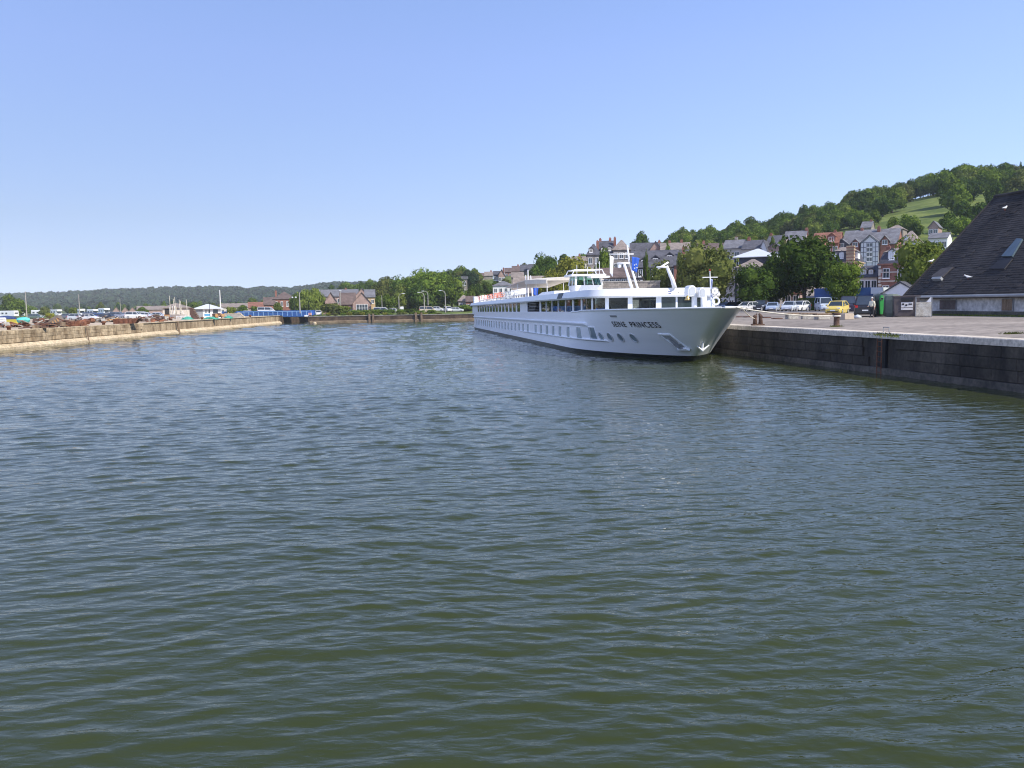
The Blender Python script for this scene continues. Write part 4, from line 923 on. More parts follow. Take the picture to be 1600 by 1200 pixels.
T('weeping_willow', 'light green weeping willow beside the blue bridge', 'tree', 487, 448, 487, 266, 56, 'willow', 'light', low=0.05)
T('weeping_willow', 'smaller willow next to the large weeping willow, by the tall pole', 'tree', 466, 455, 487, 272, 30, 'willow', 'mid', low=0.05)
T('park_bush', 'brownish bush at the foot of the weeping willow', 'bush', 515, 472, 490, 254, 32, 'bush', 'olive', low=0.2)
T('park_bush', 'rounded yellow-green bush in front of the gabled house', 'bush', 538, 476, 491, 255, 28, 'bush', 'light', low=0.2)
T('park_bush', 'small round tree by the brown-roofed building and white van', 'bush', 434, 473, 486, 275, 16, 'r1', 'light')
T('park_bush', 'tall green bush at the water end of the ship stern', 'bush', 728, 476, 492, 262, 34, 'r2', 'mid', low=0.2)
for k, (px, top, w_, lf) in enumerate(((555, 483, 18, 'mid'), (572, 483, 18, 'mid'), (590, 482, 20, 'mid'), (608, 482, 20, 'dark'), (625, 482, 20, 'mid'), (642, 481, 14, 'dark'), (655, 484, 20, 'mid'), (676, 483, 20, 'mid'))):
    X = at(px, 490, 248).x; Y = yf(X) + 4.5
    T('hedge_bush', 'clipped green hedge bush on the bank above the far wall', 'bush', px, top, 491, Y, w_, 'bush', lf, 'clipped hedge bushes on the far bank', low=0.25)
for k in range(17):
    px = 512 + k * 11 + random.uniform(-3, 3); X = at(px, 490, 245).x; Y = yf(X) + 1.8
    T('flower_clump', 'low flowering clump along the far wall top', 'plant', px, 488.5 - random.random() * 1.5, 492, Y, 10, 'bush', random.choice(['light', 'yellow', 'olive', 'mid']), 'flowering clumps along the far wall', low=0.25)
# left bank, near trees
for px, top, w_, lf, lab in ((14, 462, 34, 'mid', 'round green tree behind the white caravans at the end of the camp site'), (32, 468, 28, 'mid', 'lower green tree beside the round one behind the caravans'), (115, 479, 12, 'light', 'small bright green tree between the camper vans'), (78, 488, 12, 'yellow', 'dry yellowish bush in front of the camper vans'), (199, 489, 10, 'light', 'small yellow-green bush among the parked cars'), (222, 480, 18, 'mid', 'round green bush in front of the low beige sheds'), (362, 478, 14, 'light', 'small leafy tree beside the white kiosk'), (381, 477, 20, 'mid', 'leafy bush in front of the long beige roof'), (398, 477, 14, 'mid', 'bush by the red tiled roof'), (305, 470, 14, 'mid', 'tree behind the white kiosk'), (395, 466, 22, 'mid', 'tree standing behind the low roofs near the blue bridge'), (70, 480, 20, 'olive', 'olive bush behind the middle camper van')):
    Y = {14: 360, 32: 340, 115: 290, 78: 215, 199: 215, 222: 330, 362: 240, 381: 300, 398: 300, 305: 380, 395: 470, 70: 320}[px]
    T('roadside_tree', lab, 'tree', px, top, 490, Y, w_, 'r1' if w_ > 15 else 'bush', lf, low=0.12)
random.seed(5)
# tree belt behind the camp site
for k in range(85):
    px = random.uniform(-60, 470); Y = random.uniform(430, 760); top = 479 - random.uniform(0, 8) - (px - 200) * 0.012
    T('belt_tree', 'tree in the long belt between the camp site and the far hills', 'tree', px, top, 488, Y, random.uniform(9, 16) * 520 / Y, random.choice(['r1', 'r2', 'r4', 'r3']), random.choice(['mid', 'blue', 'dark', 'mid', 'olive']), 'trees in the belt before the far hills', low=0.15)
# hillside trees
KEEP = []     # photo rectangles kept free for houses and meadow: (px0, px1, y0, y1)
def hill_tree(px, Y, h, w_, leaf, grp, lab, nm='hill_tree'):
    X = (px - CX) / F * Y * 1.0; z = gz(X, Y)
    tree(nm, lab, 'tree', (X, Y, z - 0.3), h, w_, random.choice(['r1', 'r2', 'r4', 'r1']), leaf, grp, low=0.15)
random.seed(33)
cnt = 0
while cnt < 290:
    px = 1030 + 640 * random.random() ** 0.75; y1 = tab(RY1, px); Y = random.uniform(238 if px > 1150 else 290, y1 + 6)
    X = (px - CX) / F * Y; z = gz(X, Y); ppx, ppy = proj((X, Y, z))
    if 1372 < ppx < 1580 and 304 - (ppx - 1480) * 0.12 < ppy < 368 and random.random() < 0.84: continue       # the open meadow
    if 1330 < ppx < 1372 and ppy > 338 and random.random() < 0.9: continue
    if ppy > 372 and ppx > 1200: continue
    k = random.random(); leaf = 'dark' if k < 0.42 else ('mid' if k < 0.8 else ('olive' if k < 0.93 else 'light'))
    word = {'dark': 'dark green', 'mid': 'mid-green', 'olive': 'olive-green', 'light': 'pale green'}[leaf]
    h = random.uniform(7.5, 12.0) * (1.0 if ppy < 340 else 0.75); hill_tree(px, Y, h, h * random.uniform(0.95, 1.3), leaf, f'{word} trees on the hill above the town', f'{word} rounded tree on the wooded hill above the town'); cnt += 1
# skyline row
for k in range(60):
    px = 1050 + k * 9.4 + random.uniform(-5, 5); Y = tab(RY1, px) - random.uniform(0, 25); h = random.uniform(7, 11.5)
    hill_tree(px, Y, h, h * random.uniform(0.8, 1.1), random.choice(['dark', 'dark', 'mid']), 'trees along the hill skyline', 'tree standing on the skyline of the hill', 'skyline_tree')
random.seed(44)
for k in range(100):
    px = random.uniform(505, 752); y0 = 330; Y = random.uniform(y0, tab(RY1, px) + 10); h = random.uniform(5.5, 8.5) * (0.8 if px > 740 else 1.0)
    hill_tree(px, Y, h, h * random.uniform(0.9, 1.2), random.choice(['dark', 'mid', 'mid', 'olive', 'blue']), 'trees on the low slope beyond the park', 'leafy tree on the low slope beyond the park', 'slope_tree')
for px, top, Y, w_, lf, lab in ((1003, 364, 330, 30, 'dark', 'dark rounded tree on the skyline above the brick-ended house'), (1073, 368, 350, 18, 'mid', 'lone rounded tree on the ridge behind the chimneys'), (880, 398, 360, 24, 'dark', 'dark tree on the ridge left of the stone mansion row'), (910, 397, 350, 22, 'mid', 'green tree on the ridge beside the stone mansion row'), (1590, 252, 455, 8, 'dark', 'thin lone tree standing on the hill summit'), (820, 412, 420, 20, 'olive', 'olive tree on the ridge above the brown roofs')):
    T('ridge_tree', lab, 'tree', px, top, 400, Y, w_, 'r1' if w_ > 10 else 'r3', lf, low=0.1)
for k, (px, top, Y, w_, lf) in enumerate(((745, 440, 300, 22, 'dark'), (760, 436, 305, 24, 'mid'), (776, 437, 300, 22, 'mid'), (790, 436, 310, 20, 'olive'), (735, 446, 290, 20, 'mid'), (768, 447, 285, 20, 'dark'), (785, 446, 282, 16, 'mid'), (812, 428, 330, 16, 'mid'))):
    T('slope_tree', 'rounded tree below the houses on the slope over the stern', 'tree', px, top, 460, Y, w_, random.choice(['r1', 'r2', 'r4']), lf, 'trees on the slope over the stern', low=0.15)
for k, (px, top, Y, w_, lf) in enumerate(((1044, 383, 222, 15, 'mid'), (1080, 384, 215, 16, 'olive'), (1094, 379, 214, 15, 'mid'), (1127, 380, 190, 15, 'mid'), (1152, 378, 200, 13, 'dark'), (1206, 374, 195, 17, 'mid'), (1224, 372, 200, 13, 'olive'), (1262, 370, 200, 13, 'mid'), (1010, 394, 176, 12, 'mid'))):
    T('town_tree', 'leafy tree standing between the slate roofs of the town', 'tree', px, top, 400, Y, w_, random.choice(['r1', 'r2', 'r4']), lf, 'trees between the town roofs', low=0.1)
# the far wooded hills: one mass
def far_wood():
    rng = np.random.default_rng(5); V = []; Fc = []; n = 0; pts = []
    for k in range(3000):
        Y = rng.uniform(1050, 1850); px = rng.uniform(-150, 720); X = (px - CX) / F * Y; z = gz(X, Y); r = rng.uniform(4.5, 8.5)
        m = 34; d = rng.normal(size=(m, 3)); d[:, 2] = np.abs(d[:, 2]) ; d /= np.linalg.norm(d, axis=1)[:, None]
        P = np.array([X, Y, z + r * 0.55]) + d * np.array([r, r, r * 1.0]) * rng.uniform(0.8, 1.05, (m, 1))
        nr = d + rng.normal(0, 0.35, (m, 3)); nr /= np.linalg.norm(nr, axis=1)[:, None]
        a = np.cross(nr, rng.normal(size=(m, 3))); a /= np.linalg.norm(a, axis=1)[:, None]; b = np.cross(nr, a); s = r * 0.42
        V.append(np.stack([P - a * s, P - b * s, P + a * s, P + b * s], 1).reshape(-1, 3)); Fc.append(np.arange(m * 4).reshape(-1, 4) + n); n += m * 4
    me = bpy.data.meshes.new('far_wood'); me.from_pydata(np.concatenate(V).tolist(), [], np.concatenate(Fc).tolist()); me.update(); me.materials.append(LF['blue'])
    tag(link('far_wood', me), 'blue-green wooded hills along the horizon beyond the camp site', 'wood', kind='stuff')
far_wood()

# ------------------------------------------------------------------ houses
WM = {}
def win_mesh(w_, h_):
    k = (round(w_, 2), round(h_, 2))
    if k not in WM:
        g = 0.09; a, b = w_ / 2, h_ / 2; fr = MB()
        for (x0, x1, z0, z1) in ((-a - g, a + g, -b - g, -b), (-a - g, a + g, b, b + g), (-a - g, -a, -b, b), (a, a + g, -b, b), (-0.03, 0.03, -b, b)): fr.box(x0, x1, -0.06, 0.05, z0, z1)
        fr.box(-a - 0.18, a + 0.18, -0.14, 0.02, -b - 0.19, -b - g - 0.003)
        pn = MB().box(-a, a, -0.02, 0.04, -b, b)
        WM[k] = (fr.mesh('window', W_WHITE), pn.mesh('pane', M_PANE))
    return WM[k]
def window(par, x, y, z, w_, h_, rz=0):
    f, p = win_mesh(w_, h_); o = link('window', f, par, (x, y, z), rz); link('pane', p, o); return o
def chimney(par, x, y, z0, z1, m_, w_=0.7):
    c = MB().chbox(x - w_ / 2, x + w_ / 2, y - 0.3, y + 0.3, z0, z1, 0.03).build('chimney', m_, par)
    pt = MB()
    for k in (-0.18, 0.12): pt.lathe([(0.11, 0), (0.09, 0.25), (0.1, 0.27)], (x + k * w_, y, z1 - 0.01), 8)
    pt.build('chimney_pot', REDROOF, c)
def dormer(par, x, y, z, w_, h_, wm, rm, gable=True):
    d = MB().box(x - w_ / 2, x + w_ / 2, y, y + 2.4, z, z + h_).build('dormer', wm, par)
    rf = MB(); o = 0.14; rh = w_ * 0.5 if gable else 0.18
    if gable: rf.prism([(x - w_ / 2 - o, z + h_ - 0.05), (x, z + h_ + rh), (x + w_ / 2 + o, z + h_ - 0.05), (x, z + h_ + rh - 0.22)], 'y', y - 0.15, y + 2.5)
    else: rf.box(x - w_ / 2 - o, x + w_ / 2 + o, y - 0.15, y + 2.6, z + h_ + 0.003, z + h_ + rh)
    if gable: MB().prism([(x - w_ / 2, z + h_ + 0.002), (x + w_ / 2, z + h_ + 0.002), (x, z + h_ + rh - 0.24)], 'y', y + 0.01, y + 2.3).build('gable', wm, d)
    rf.build('dormer_roof', rm, d)
    f, p = win_mesh(w_ * 0.55, h_ * 0.62); o_ = link('window', f, d, (x, y - 0.01, z + h_ * 0.52))
def house(name, label, px0, px1, pe, pr, Y, dep, kind, wm, rm, rows=0, cols=0, ww=0.9, wh=1.3, chim=(), dorm=(), yaw=None, cm=BRICK, base=None, z0w=None, side=0, gap=2.9, cat='house', top_off=0.9, over=0.3):
    A, B = at(px0, pe, Y), at(px1, pe, Y); X = (A.x + B.x) / 2; yaw = yaw if yaw is not None else -math.degrees(math.atan2(X, Y)) - (9 if px0 > 1100 else 0); W = (B.x - A.x) * math.cos(R(yaw)); ez = (A.z + B.z) / 2
    yr = Y + (0 if kind == 'gable' else dep / 2); rz_ = at((px0 + px1) / 2, pr, yr).z if kind not in ('mansard',) else at((px0 + px1) / 2, pr, Y + dep * 0.3).z
    gzs = [gz(X + sx * W / 2, Y + sy * dep) for sx in (-1, 1) for sy in (0, 1)]; bz = (base if base is not None else min(gzs)) - 0.35
    t = thing(name, label, cat, (X, Y, bz), R(yaw)); e = ez - bz; r_ = max(rz_ - bz, e + 0.4); a = W / 2; o = over
    wl = MB().box(-a, a, 0, dep, 0, e)
    rf = MB(); th = 0.16
    if kind == 'side':
        wl.prism([(0, e), (dep, e), (dep / 2, r_ - 0.1)], 'x', -a, a)
        rf.prism([(-o, e - o * (r_ - e) / (dep / 2)), (dep / 2, r_), (dep + o, e - o * (r_ - e) / (dep / 2)), (dep + o, e - o * (r_ - e) / (dep / 2) + th), (dep / 2, r_ + th), (-o, e - o * (r_ - e) / (dep / 2) + th)], 'x', -a - 0.15, a + 0.15)
    elif kind == 'gable':
        wl.prism([(-a, e), (a, e), (0, r_ - 0.1)], 'y', 0, dep)
        s = o * (r_ - e) / a
        rf.prism([(-a - o, e - s), (0, r_), (a + o, e - s), (a + o, e - s + th), (0, r_ + th), (-a - o, e - s + th)], 'y', -0.25, dep + 0.2)
    elif kind == 'hip':
        rl = max(0.2, a - dep / 2)
        rf.add([(-a - o, -o, e), (a + o, -o, e), (a + o, dep + o, e), (-a - o, dep + o, e), (-rl, dep / 2, r_), (rl, dep / 2, r_)], [(0, 1, 5, 4), (1, 2, 5), (2, 3, 4, 5), (3, 0, 4), (3, 2, 1, 0)])
        rf.box(-a - o, a + o, -o, dep + o, e - 0.12, e - 0.002)
    elif kind == 'mansard':
        i = min(1.0, a * 0.25); mz = e + (r_ - e) * 0.72
        rf.loft([[(-a - .15, -.15, e), (a + .15, -.15, e), (a + .15, dep + .15, e), (-a - .15, dep + .15, e)], [(-a + i, i, mz), (a - i, i, mz), (a - i, dep - i, mz), (-a + i, dep - i, mz)]])
        MB().loft([[(-a + i - .1, i - .1, mz), (a - i + .1, i - .1, mz), (a - i + .1, dep - i + .1, mz), (-a + i - .1, dep - i + .1, mz)], [(-a * 0.35, dep * 0.4, r_), (a * 0.35, dep * 0.4, r_), (a * 0.35, dep * 0.6, r_), (-a * 0.35, dep * 0.6, r_)]]).build('upper_roof', PALEROOF, t)
        MB().box(-a - .25, a + .25, -.25, dep + .25, e - 0.22, e - 0.003).build('cornice', wm if wm is not SLATEWALL else M_CONC, t)
    else: rf.box(-a - o, a + o, -o, dep + o, e, r_)
    wl.build('wall', wm, t); ro = rf.build('roof', rm, t)
    for j in range(rows):
        for i in range(cols):
            x = -a + W * (i + 0.5) / cols; z = e - top_off - wh / 2 - j * gap
            if z > 0.8: window(t, x, -0.0, z, ww, wh)
    for j in range(side):
        for i in range(2):
            z = e - top_off - wh / 2 - j * gap
            if z > 0.8: window(t, -a - 0.0, dep * (0.3 + 0.4 * i), z, ww, wh, -math.pi / 2)
    for fx, fy, zt_ in chim:
        chimney(ro, -a + W * fx, dep * fy, e + 0.1, r_ + 0.25 + zt_ * 0.45, cm)
    for fx, dw, dh, dz in dorm:
        zz = e + dz; yy = (dep / 2) * (dz / max(0.1, r_ - e)) if kind in ('side', 'hip') else 0.15
        dormer(t, -a + W * fx, yy, zz, dw, dh, WRENDER if kind == 'mansard' else wm, rm, True)
    t['W'] = W; t['e'] = e; t['r'] = r_
    return t, W, e, r_, dep
H = house
# --- half-timbered block
t, W, e, r_, dep = H('half_timbered_block', 'tall block with half-timbered gable bay and grey slate roof', 1310, 1405, 382, 360, 205, 11, 'side', BRICK, SLATE2, 0, 0, chim=((0.62, 0.42, 0.9), (0.3, 0.5, 0.5)), cat='building')
M_TIMBER = mat('timber_grey', (0.10, 0.11, 0.14), 0.8, 0.2, 3)
a = W / 2
def bay(x0, x1, zp, ze, wm, nm, depth=0.9):
    b = MB().box(x0, x1, -depth, 0.05, 0, ze).prism([(x0, ze), (x1, ze), ((x0 + x1) / 2, zp)], 'y', -depth, 2.5).build(nm, wm, t)
    s = (zp - ze) / ((x1 - x0) / 2); c = (x0 + x1) / 2; o = 0.3
    MB().prism([(x0 - o, ze - o * s), (c, zp + 0.05), (x1 + o, ze - o * s), (x1 + o, ze - o * s + 0.18), (c, zp + 0.23), (x0 - o, ze - o * s + 0.18)], 'y', -depth - 0.35, 3.8).build('bay_roof', SLATE2, b)
    return b
pz = lambda py: at(1355, py, 204.2).z - t.location.z
xx = lambda px: at(px, 390, 204.2).x - t.location.x
b1 = bay(xx(1349), xx(1375), pz(368), pz(379), WRENDER, 'timber_bay', 1.2)
x0, x1 = xx(1349), xx(1375); n = 6
for k in range(7):
    x = x0 + (x1 - x0) * k / 6
    if k in (3,): continue
    MB().box(x - 0.06, x + 0.06, -1.26, -1.19, 0, pz(379)).build('timber_post', M_TIMBER, b1)
for py in (379, 386.5, 394, 401.5, 409): MB().box(x0, x1, -1.27, -1.195, pz(py) - 0.06, pz(py) + 0.06).build('timber_beam', M_TIMBER, b1)
for s in (-1, 1): MB().tube([((x0 + x1) / 2 + s * 0.1, -1.23, pz(370)), ((x0 + x1) / 2 + s * (x1 - x0) * 0.4, -1.23, pz(378.5))], 0.07, 5).build('timber_brace', M_TIMBER, b1)
for py in (383, 390.5, 398, 405.5): window(t, (x0 + x1) / 2, -1.2, pz(py), 1.1, 0.8)
b2 = bay(xx(1309), xx(1331), pz(372), pz(381), SLATEWALL, 'slate_bay'); window(t, xx(1319), -0.9, pz(381.5), 1.3, 0.9)
b3 = bay(xx(1334), xx(1346), pz(373), pz(379), BRICK, 'brick_bay', 0.5); window(t, xx(1340), -0.5, pz(381), 1.0, 0.9)
b4 = bay(xx(1377), xx(1389), pz(370), pz(377), BRICK, 'brick_bay', 0.5); window(t, xx(1383), -0.5, pz(379.5), 1.0, 0.9)
# --- neighbours on the right half
H('red_roofed_house', 'house with orange-red tile roof left of the half-timbered block', 1266, 1312, 380, 364.5, 208, 10, 'side', BRICK, REDROOF, 1, 4, chim=((0.75, 0.5, 0.5),), dorm=((0.72, 1.9, 1.3, 0.3),))
H('red_roofed_house', 'gabled red tile wing in front of the orange-red roof', 1262, 1287, 381, 368.5, 204, 8, 'gable', BRICK, REDROOF, 1, 2)
H('slate_house', 'grey slate roof with a white gable end and red chimney', 1222, 1258, 378, 362, 212, 9, 'side', CREAM, SLATE2, 1, 3, chim=((0.97, 0.5, 0.8),))
H('slate_house', 'dark slate roofed house behind the crown of the largest tree', 1196, 1226, 382, 369, 206, 9, 'side', STONE, SLATE, 1, 3, chim=((0.1, 0.5, 0.8),))
H('gabled_house', 'small timbered gable peeping over the largest dark tree', 1197, 1222, 388, 380, 190, 8, 'gable', PINKBRICK, SLATE, 1, 2)
H('slate_house', 'slate roofed house with white gable and skylights over the pale metal roof', 1158, 1190, 389, 376.5, 190, 9, 'side', CREAM, SLATE, 1, 3, chim=((0.2, 0.5, 1.1),))
H('gabled_house', 'white gable end beside the slate roof with skylights', 1186, 1199, 391, 375.5, 189, 9, 'gable', WRENDER, SLATE, 1, 1)
H('slate_house', 'low slate house with a pale chimney over the olive tree', 1128, 1160, 388, 376, 196, 9, 'side', CREAM, SLATE2, 1, 2, chim=((0.55, 0.5, 1.0),), cm=STONE)
t9, *_ = H('hip_roofed_hall', 'hall with pale metal hip roof and dark wall above the trees', 1146, 1210, 401, 389, 150, 9, 'hip', SLATEWALL, METALROOF, 0, 0, cat='building', over=0.5)
window(t9, -3.0, 0, t9['e'] - 0.9, 0.7, 1.3)
H('lean_to', 'low hall with beige hip roof in front of the pale metal roof', 1150, 1192, 417, 405, 142, 8, 'hip', CREAM, PALEROOF, 0, 0, cat='building')
t4, W, e, r_, dep = H('mansard_house', 'dark slate mansard house with tall striped brick chimney stack', 1294, 1342, 409, 386, 165, 8, 'mansard', YBRICK, SLATEWALL, 1, 3, dorm=((0.14, 0.9, 1.25, 0.5), (0.42, 0.9, 1.25, 0.5), (0.93, 0.8, 1.2, 0.5)), z0w=None)
zz = lambda py: at(1332, py, 164).z - t4.location.z; xw = lambda px: at(px, 400, 164).x - t4.location.x
ck = MB().box(xw(1326.5), xw(1338), -1.0, 0.3, zz(418), zz(384)).build('chimney_stack', YBRICK, t4)
for py in range(387, 416, 5): MB().box(xw(1326) , xw(1338.5), -1.05, 0.32, zz(py) - 0.07, zz(py) + 0.07).build('brick_band', BRICK, ck)
H('cream_house', 'cream rendered house with slate roof and two dormers', 1340, 1372, 432.5, 416.5, 150, 8, 'side', CREAM, SLATE, 1, 3, 0.75, 1.2, dorm=((0.22, 1.0, 0.9, 0.35), (0.62, 0.8, 0.9, 0.35)), top_off=0.7)
t6, W, e, r_, dep = H('brick_mansard_house', 'red brick house with cream stone window surrounds and mansard roof', 1371, 1422, 411.5, 387.5, 146, 9, 'mansard', BRICK, SLATEWALL, 2, 2, 0.9, 1.5, dorm=((0.42, 1.15, 1.7, 0.35),), chim=((0.15, 0.5, 0.4), (0.55, 0.6, 0.5)), gap=2.9)
for py in (413, 426, 440): MB().box(-W / 2 - 0.06, W / 2 + 0.06, -0.08, 0.02, at(1390, py, 146).z - t6.location.z, at(1390, py, 146).z - t6.location.z + 0.18).build('stone_band', CREAM, t6)
for k in range(8): MB().box(-W / 2 - 0.07, -W / 2 + (0.45 if k % 2 else 0.3), -0.09, 0.02, e - 0.75 - k * 0.62, e - 0.33 - k * 0.62).build('quoin', CREAM, t6)
H('hip_roofed_villa', 'pale villa with beige hip roof right of the half-timbered block', 1404, 1434, 377, 361, 216, 9, 'hip', WRENDER, PALEROOF, 1, 4, 0.9, 1.2, dorm=((0.35, 1.0, 0.8, 0.4),))
H('brick_house', 'red brick house front below the pale villa', 1388, 1412, 386, 376, 207, 7, 'side', BRICK, SLATE2, 1, 2)
H('hill_chalet', 'small dark chalet with pale roof high on the hill', 1344, 1362, 355.5, 347, 262, 7, 'side', STONE, SLATE2, 1, 2, chim=((0.8, 0.5, 0.5),))
H('hill_chalet', 'grey gabled chalet among the trees beside the shed roof', 1450, 1467, 354, 345.5, 255, 7, 'gable', PINKBRICK, SLATE2, 1, 2)
H('hill_house', 'low hillside house with white front by the lime tree', 1449, 1482, 372, 365, 205, 7, 'side', WRENDER, SLATE2, 1, 3)
H('hill_house', 'grey-roofed house just above the pale villa', 1385, 1412, 358, 351.5, 262, 8, 'hip', STONE, PALEROOF, 1, 2)
H('hill_house', 'solitary pale house half hidden in trees near the hilltop', 1296, 1316, 332, 327, 400, 8, 'side', WRENDER, SLATE2, 1, 3)
# the long dark building and the mansion row
H('long_slate_building', 'long dark slate-hung building with triangular dormers', 985, 1078, 417, 392, 180, 14, 'side', SLATEWALL, SLATE, 2, 9, 0.8, 1.4, dorm=((0.22, 1.7, 0.3, 1.2), (0.42, 1.7, 0.3, 1.6), (0.66, 1.7, 0.3, 2.2)), chim=((0.9, 0.3, 0.4),), top_off=0.5, gap=2.3, cat='building')
tb, W, e, r_, dep = H('brick_wing', 'narrow brick end wall beside the long slate building', 1053, 1076, 414, 404, 172, 7, 'side', BRICK, SLATE, 0, 0, cat='building')
H('mansion', 'left end mansion of the stone row, steep slate roof with dormer', 917, 938, 398, 381, 235, 10, 'hip', STONE, SLATE, 3, 2, 0.9, 1.5, chim=((0.8, 0.5, 1.0),), dorm=((0.3, 1.2, 1.2, 0.5),), gap=2.8)
H('mansion', 'middle mansion of the stone row with brick chimneys', 934, 960, 396, 377, 238, 10, 'side', STONE, SLATE, 2, 3, 0.9, 1.5, chim=((0.15, 0.5, 1.0), (0.75, 0.5, 1.2)), dorm=((0.3, 1.2, 1.1, 0.5), (0.7, 1.2, 1.1, 0.6)), gap=2.8)
H('mansion', 'pale-roofed tower end of the stone mansion row', 958, 984, 390, 375, 236, 9, 'hip', STONE, PALEROOF, 3, 3, 0.9, 1.5, chim=((0.1, 0.5, 1.0),), gap=2.9)
H('mansion', 'slate mansard mansion with brick gable end and four dormers', 984, 1033, 402, 380, 240, 10, 'side', SLATEWALL, SLATE, 2, 5, 0.9, 1.5, chim=((0.95, 0.5, 0.8),), dorm=((0.15, 1.1, 1.1, 0.5), (0.38, 1.1, 1.1, 0.5), (0.6, 1.1, 1.1, 0.5)), gap=2.7)
H('brick_house', 'orange brick gable at the right end of the mansion row', 1015, 1034, 391, 377, 237, 8, 'gable', PINKBRICK, SLATE, 1, 2)
H('terrace_house', 'weathered pale-roofed terrace behind the long dark building', 1032, 1078, 390, 380, 232, 9, 'side', PINKBRICK, PALEROOF, 1, 4, chim=((0.3, 0.5, 1.0), (0.72, 0.5, 1.2)))
H('terrace_house', 'brown-roofed cream terrace beside the olive tree top', 1086, 1130, 392, 381, 225, 9, 'side', CREAM, BROWNROOF, 1, 4, chim=((0.3, 0.5, 1.0),))
H('low_barn', 'low building with brown tile roof behind the ship masts', 933, 988, 434, 419.5, 150, 10, 'side', STONE, BROWNROOF, 1, 6, 0.7, 1.0, cat='building', top_off=0.3)
gw = thing('garden_wall', 'long pale stone garden wall behind the ship deck', 'wall', (at(968, 445, 138).x, 138, gz(at(968, 445, 138).x, 138) - 0.2))
hw = at(968, 441, 138).z - gw.location.z
MB().box(-5.5, 6.5, 0, 0.5, 0, hw).build('masonry', STONE, gw); MB().box(-5.6, 6.6, -0.08, 0.58, hw, hw + 0.18).build('wall_coping', M_CONC, gw)
H('cottage', 'pale cottage roof on the slope left of the mansion row', 893, 918, 408, 401, 300, 8, 'side', CREAM, PALEROOF, 1, 2, chim=((0.5, 0.5, 1.3),))
# buildings seen over the stern
H('big_roofed_hall', 'hall with one huge weathered brown roof behind the stern', 802, 868, 457, 432, 215, 13, 'side', STONE, PALEROOF, 0, 0, cat='building')
H('big_roofed_hall', 'narrow brown roof stepping up behind the huge roof', 799, 818, 433, 426, 236, 8, 'side', STONE, PALEROOF, 0, 0, cat='building')
H('quay_office', 'grey-white office with flat roof and blue doors over the stern', 770, 803, 446, 439, 258, 8, 'hip', WRENDER, SLATE2, 2, 4, 0.8, 1.2, cat='building')
H('pavilion', 'dark pavilion with pointed turret roof right of the park', 716, 733, 470, 461, 270, 5, 'hip', STONE, PALEROOF, 1, 2, cat='building')
H('chalet', 'brown gabled chalet with white bargeboards over the stern rail', 738, 758, 471, 462, 262, 8, 'gable', BRICK, BROWNROOF, 1, 2)
H('chalet', 'brown roofed wing beside the gabled chalet', 728, 742, 471, 463, 266, 7, 'side', BRICK, BROWNROOF, 1, 2)
H('stone_tower', 'slim grey tower rising behind the pavilion', 721, 730, 436, 432, 300, 4, 'flat', STONE, SLATE2, 2, 1, cat='tower')
for i, (a_, b_, e_, r0, Y_, k, wm, rm, lab) in enumerate((
    (771, 782, 429, 424, 330, 'side', SLATEWALL, SLATE, 'dark slate cottage on the far slope over the stern'),
    (779, 789, 430, 421, 328, 'gable', PINKBRICK, BROWNROOF, 'pinkish gable next to the dark slate cottage on the slope'),
    (789, 800, 425, 419, 380, 'side', BRICK, BROWNROOF, 'brick cottage above the huge weathered roof'),
    (800, 812, 424, 416, 370, 'side', PINKBRICK, BROWNROOF, 'pink house on the ridge behind the slim poles'),
    (813, 828, 423, 414, 350, 'side', STONE, SLATE, 'grey stone terrace end on the ridge'),
    (826, 845, 424, 413, 345, 'side', STONE, SLATE, 'grey stone terrace on the ridge beside the tall dark tree'),
    (742, 758, 432, 427, 400, 'side', PINKBRICK, BROWNROOF, 'small house on the slope above the gabled chalet'),
    (757, 770, 431, 425, 390, 'side', STONE, PALEROOF, 'pale-roofed house on the slope above the quay office'))):
    H('slope_house', lab, a_, b_, e_, r0, Y_, 8, k, wm, rm, 1, 2, chim=((0.8, 0.5, 0.9),) if i % 2 else ())
# --- the far bank
tg, W, e, r_, dep = H('gabled_house', 'brick house with a wide gable and big glazed entrance on the far bank', 551, 580, 474, 457, 262, 12, 'gable', PINKBRICK, BROWNROOF, 0, 0)
gb = MB().box(-1.7, 1.7, -0.08, 0.02, 1.0, 3.2).build('glazed_entrance', M_PANE, tg)
for k in range(5): MB().box(-1.75 + k * 0.85, -1.65 + k * 0.85, -0.14, -0.07, 1.0, 3.2).build('mullion', W_WHITE, gb)
for z_ in (1.0, 2.05, 3.12): MB().box(-1.75, 1.75, -0.13, -0.075, z_, z_ + 0.08).build('transom', W_WHITE, gb)
H('long_wing', 'long brown-roofed wing left of the glazed gable', 531, 556, 475, 458, 268, 8, 'side', BRICK, BROWNROOF, 1, 4, 0.7, 0.9)
H('gabled_house', 'pale brick gable beside the weeping willow', 508, 526, 471, 457, 266, 12, 'gable', PINKBRICK, BROWNROOF, 1, 2, 0.8, 1.0)
H('slate_house', 'grey slate roofs behind the pale brick gable', 498, 534, 463, 453, 290, 9, 'side', PINKBRICK, SLATE2, 1, 4)
H('slate_house', 'grey roof with small chimney behind the long wing', 534, 560, 460, 452.5, 292, 9, 'side', PINKBRICK, SLATE2, 1, 3, chim=((0.25, 0.5, 0.4),))
H('gabled_house', 'tall grey gable rising behind the glazed gable', 556, 576, 461, 450.5, 290, 9, 'gable', PINKBRICK, SLATE2, 1, 2)
H('ochre_house', 'ochre rendered house with slate roof right of the glazed gable', 570, 586, 464, 453, 278, 9, 'side', OCHRE, SLATE2, 1, 2, 0.8, 1.1)
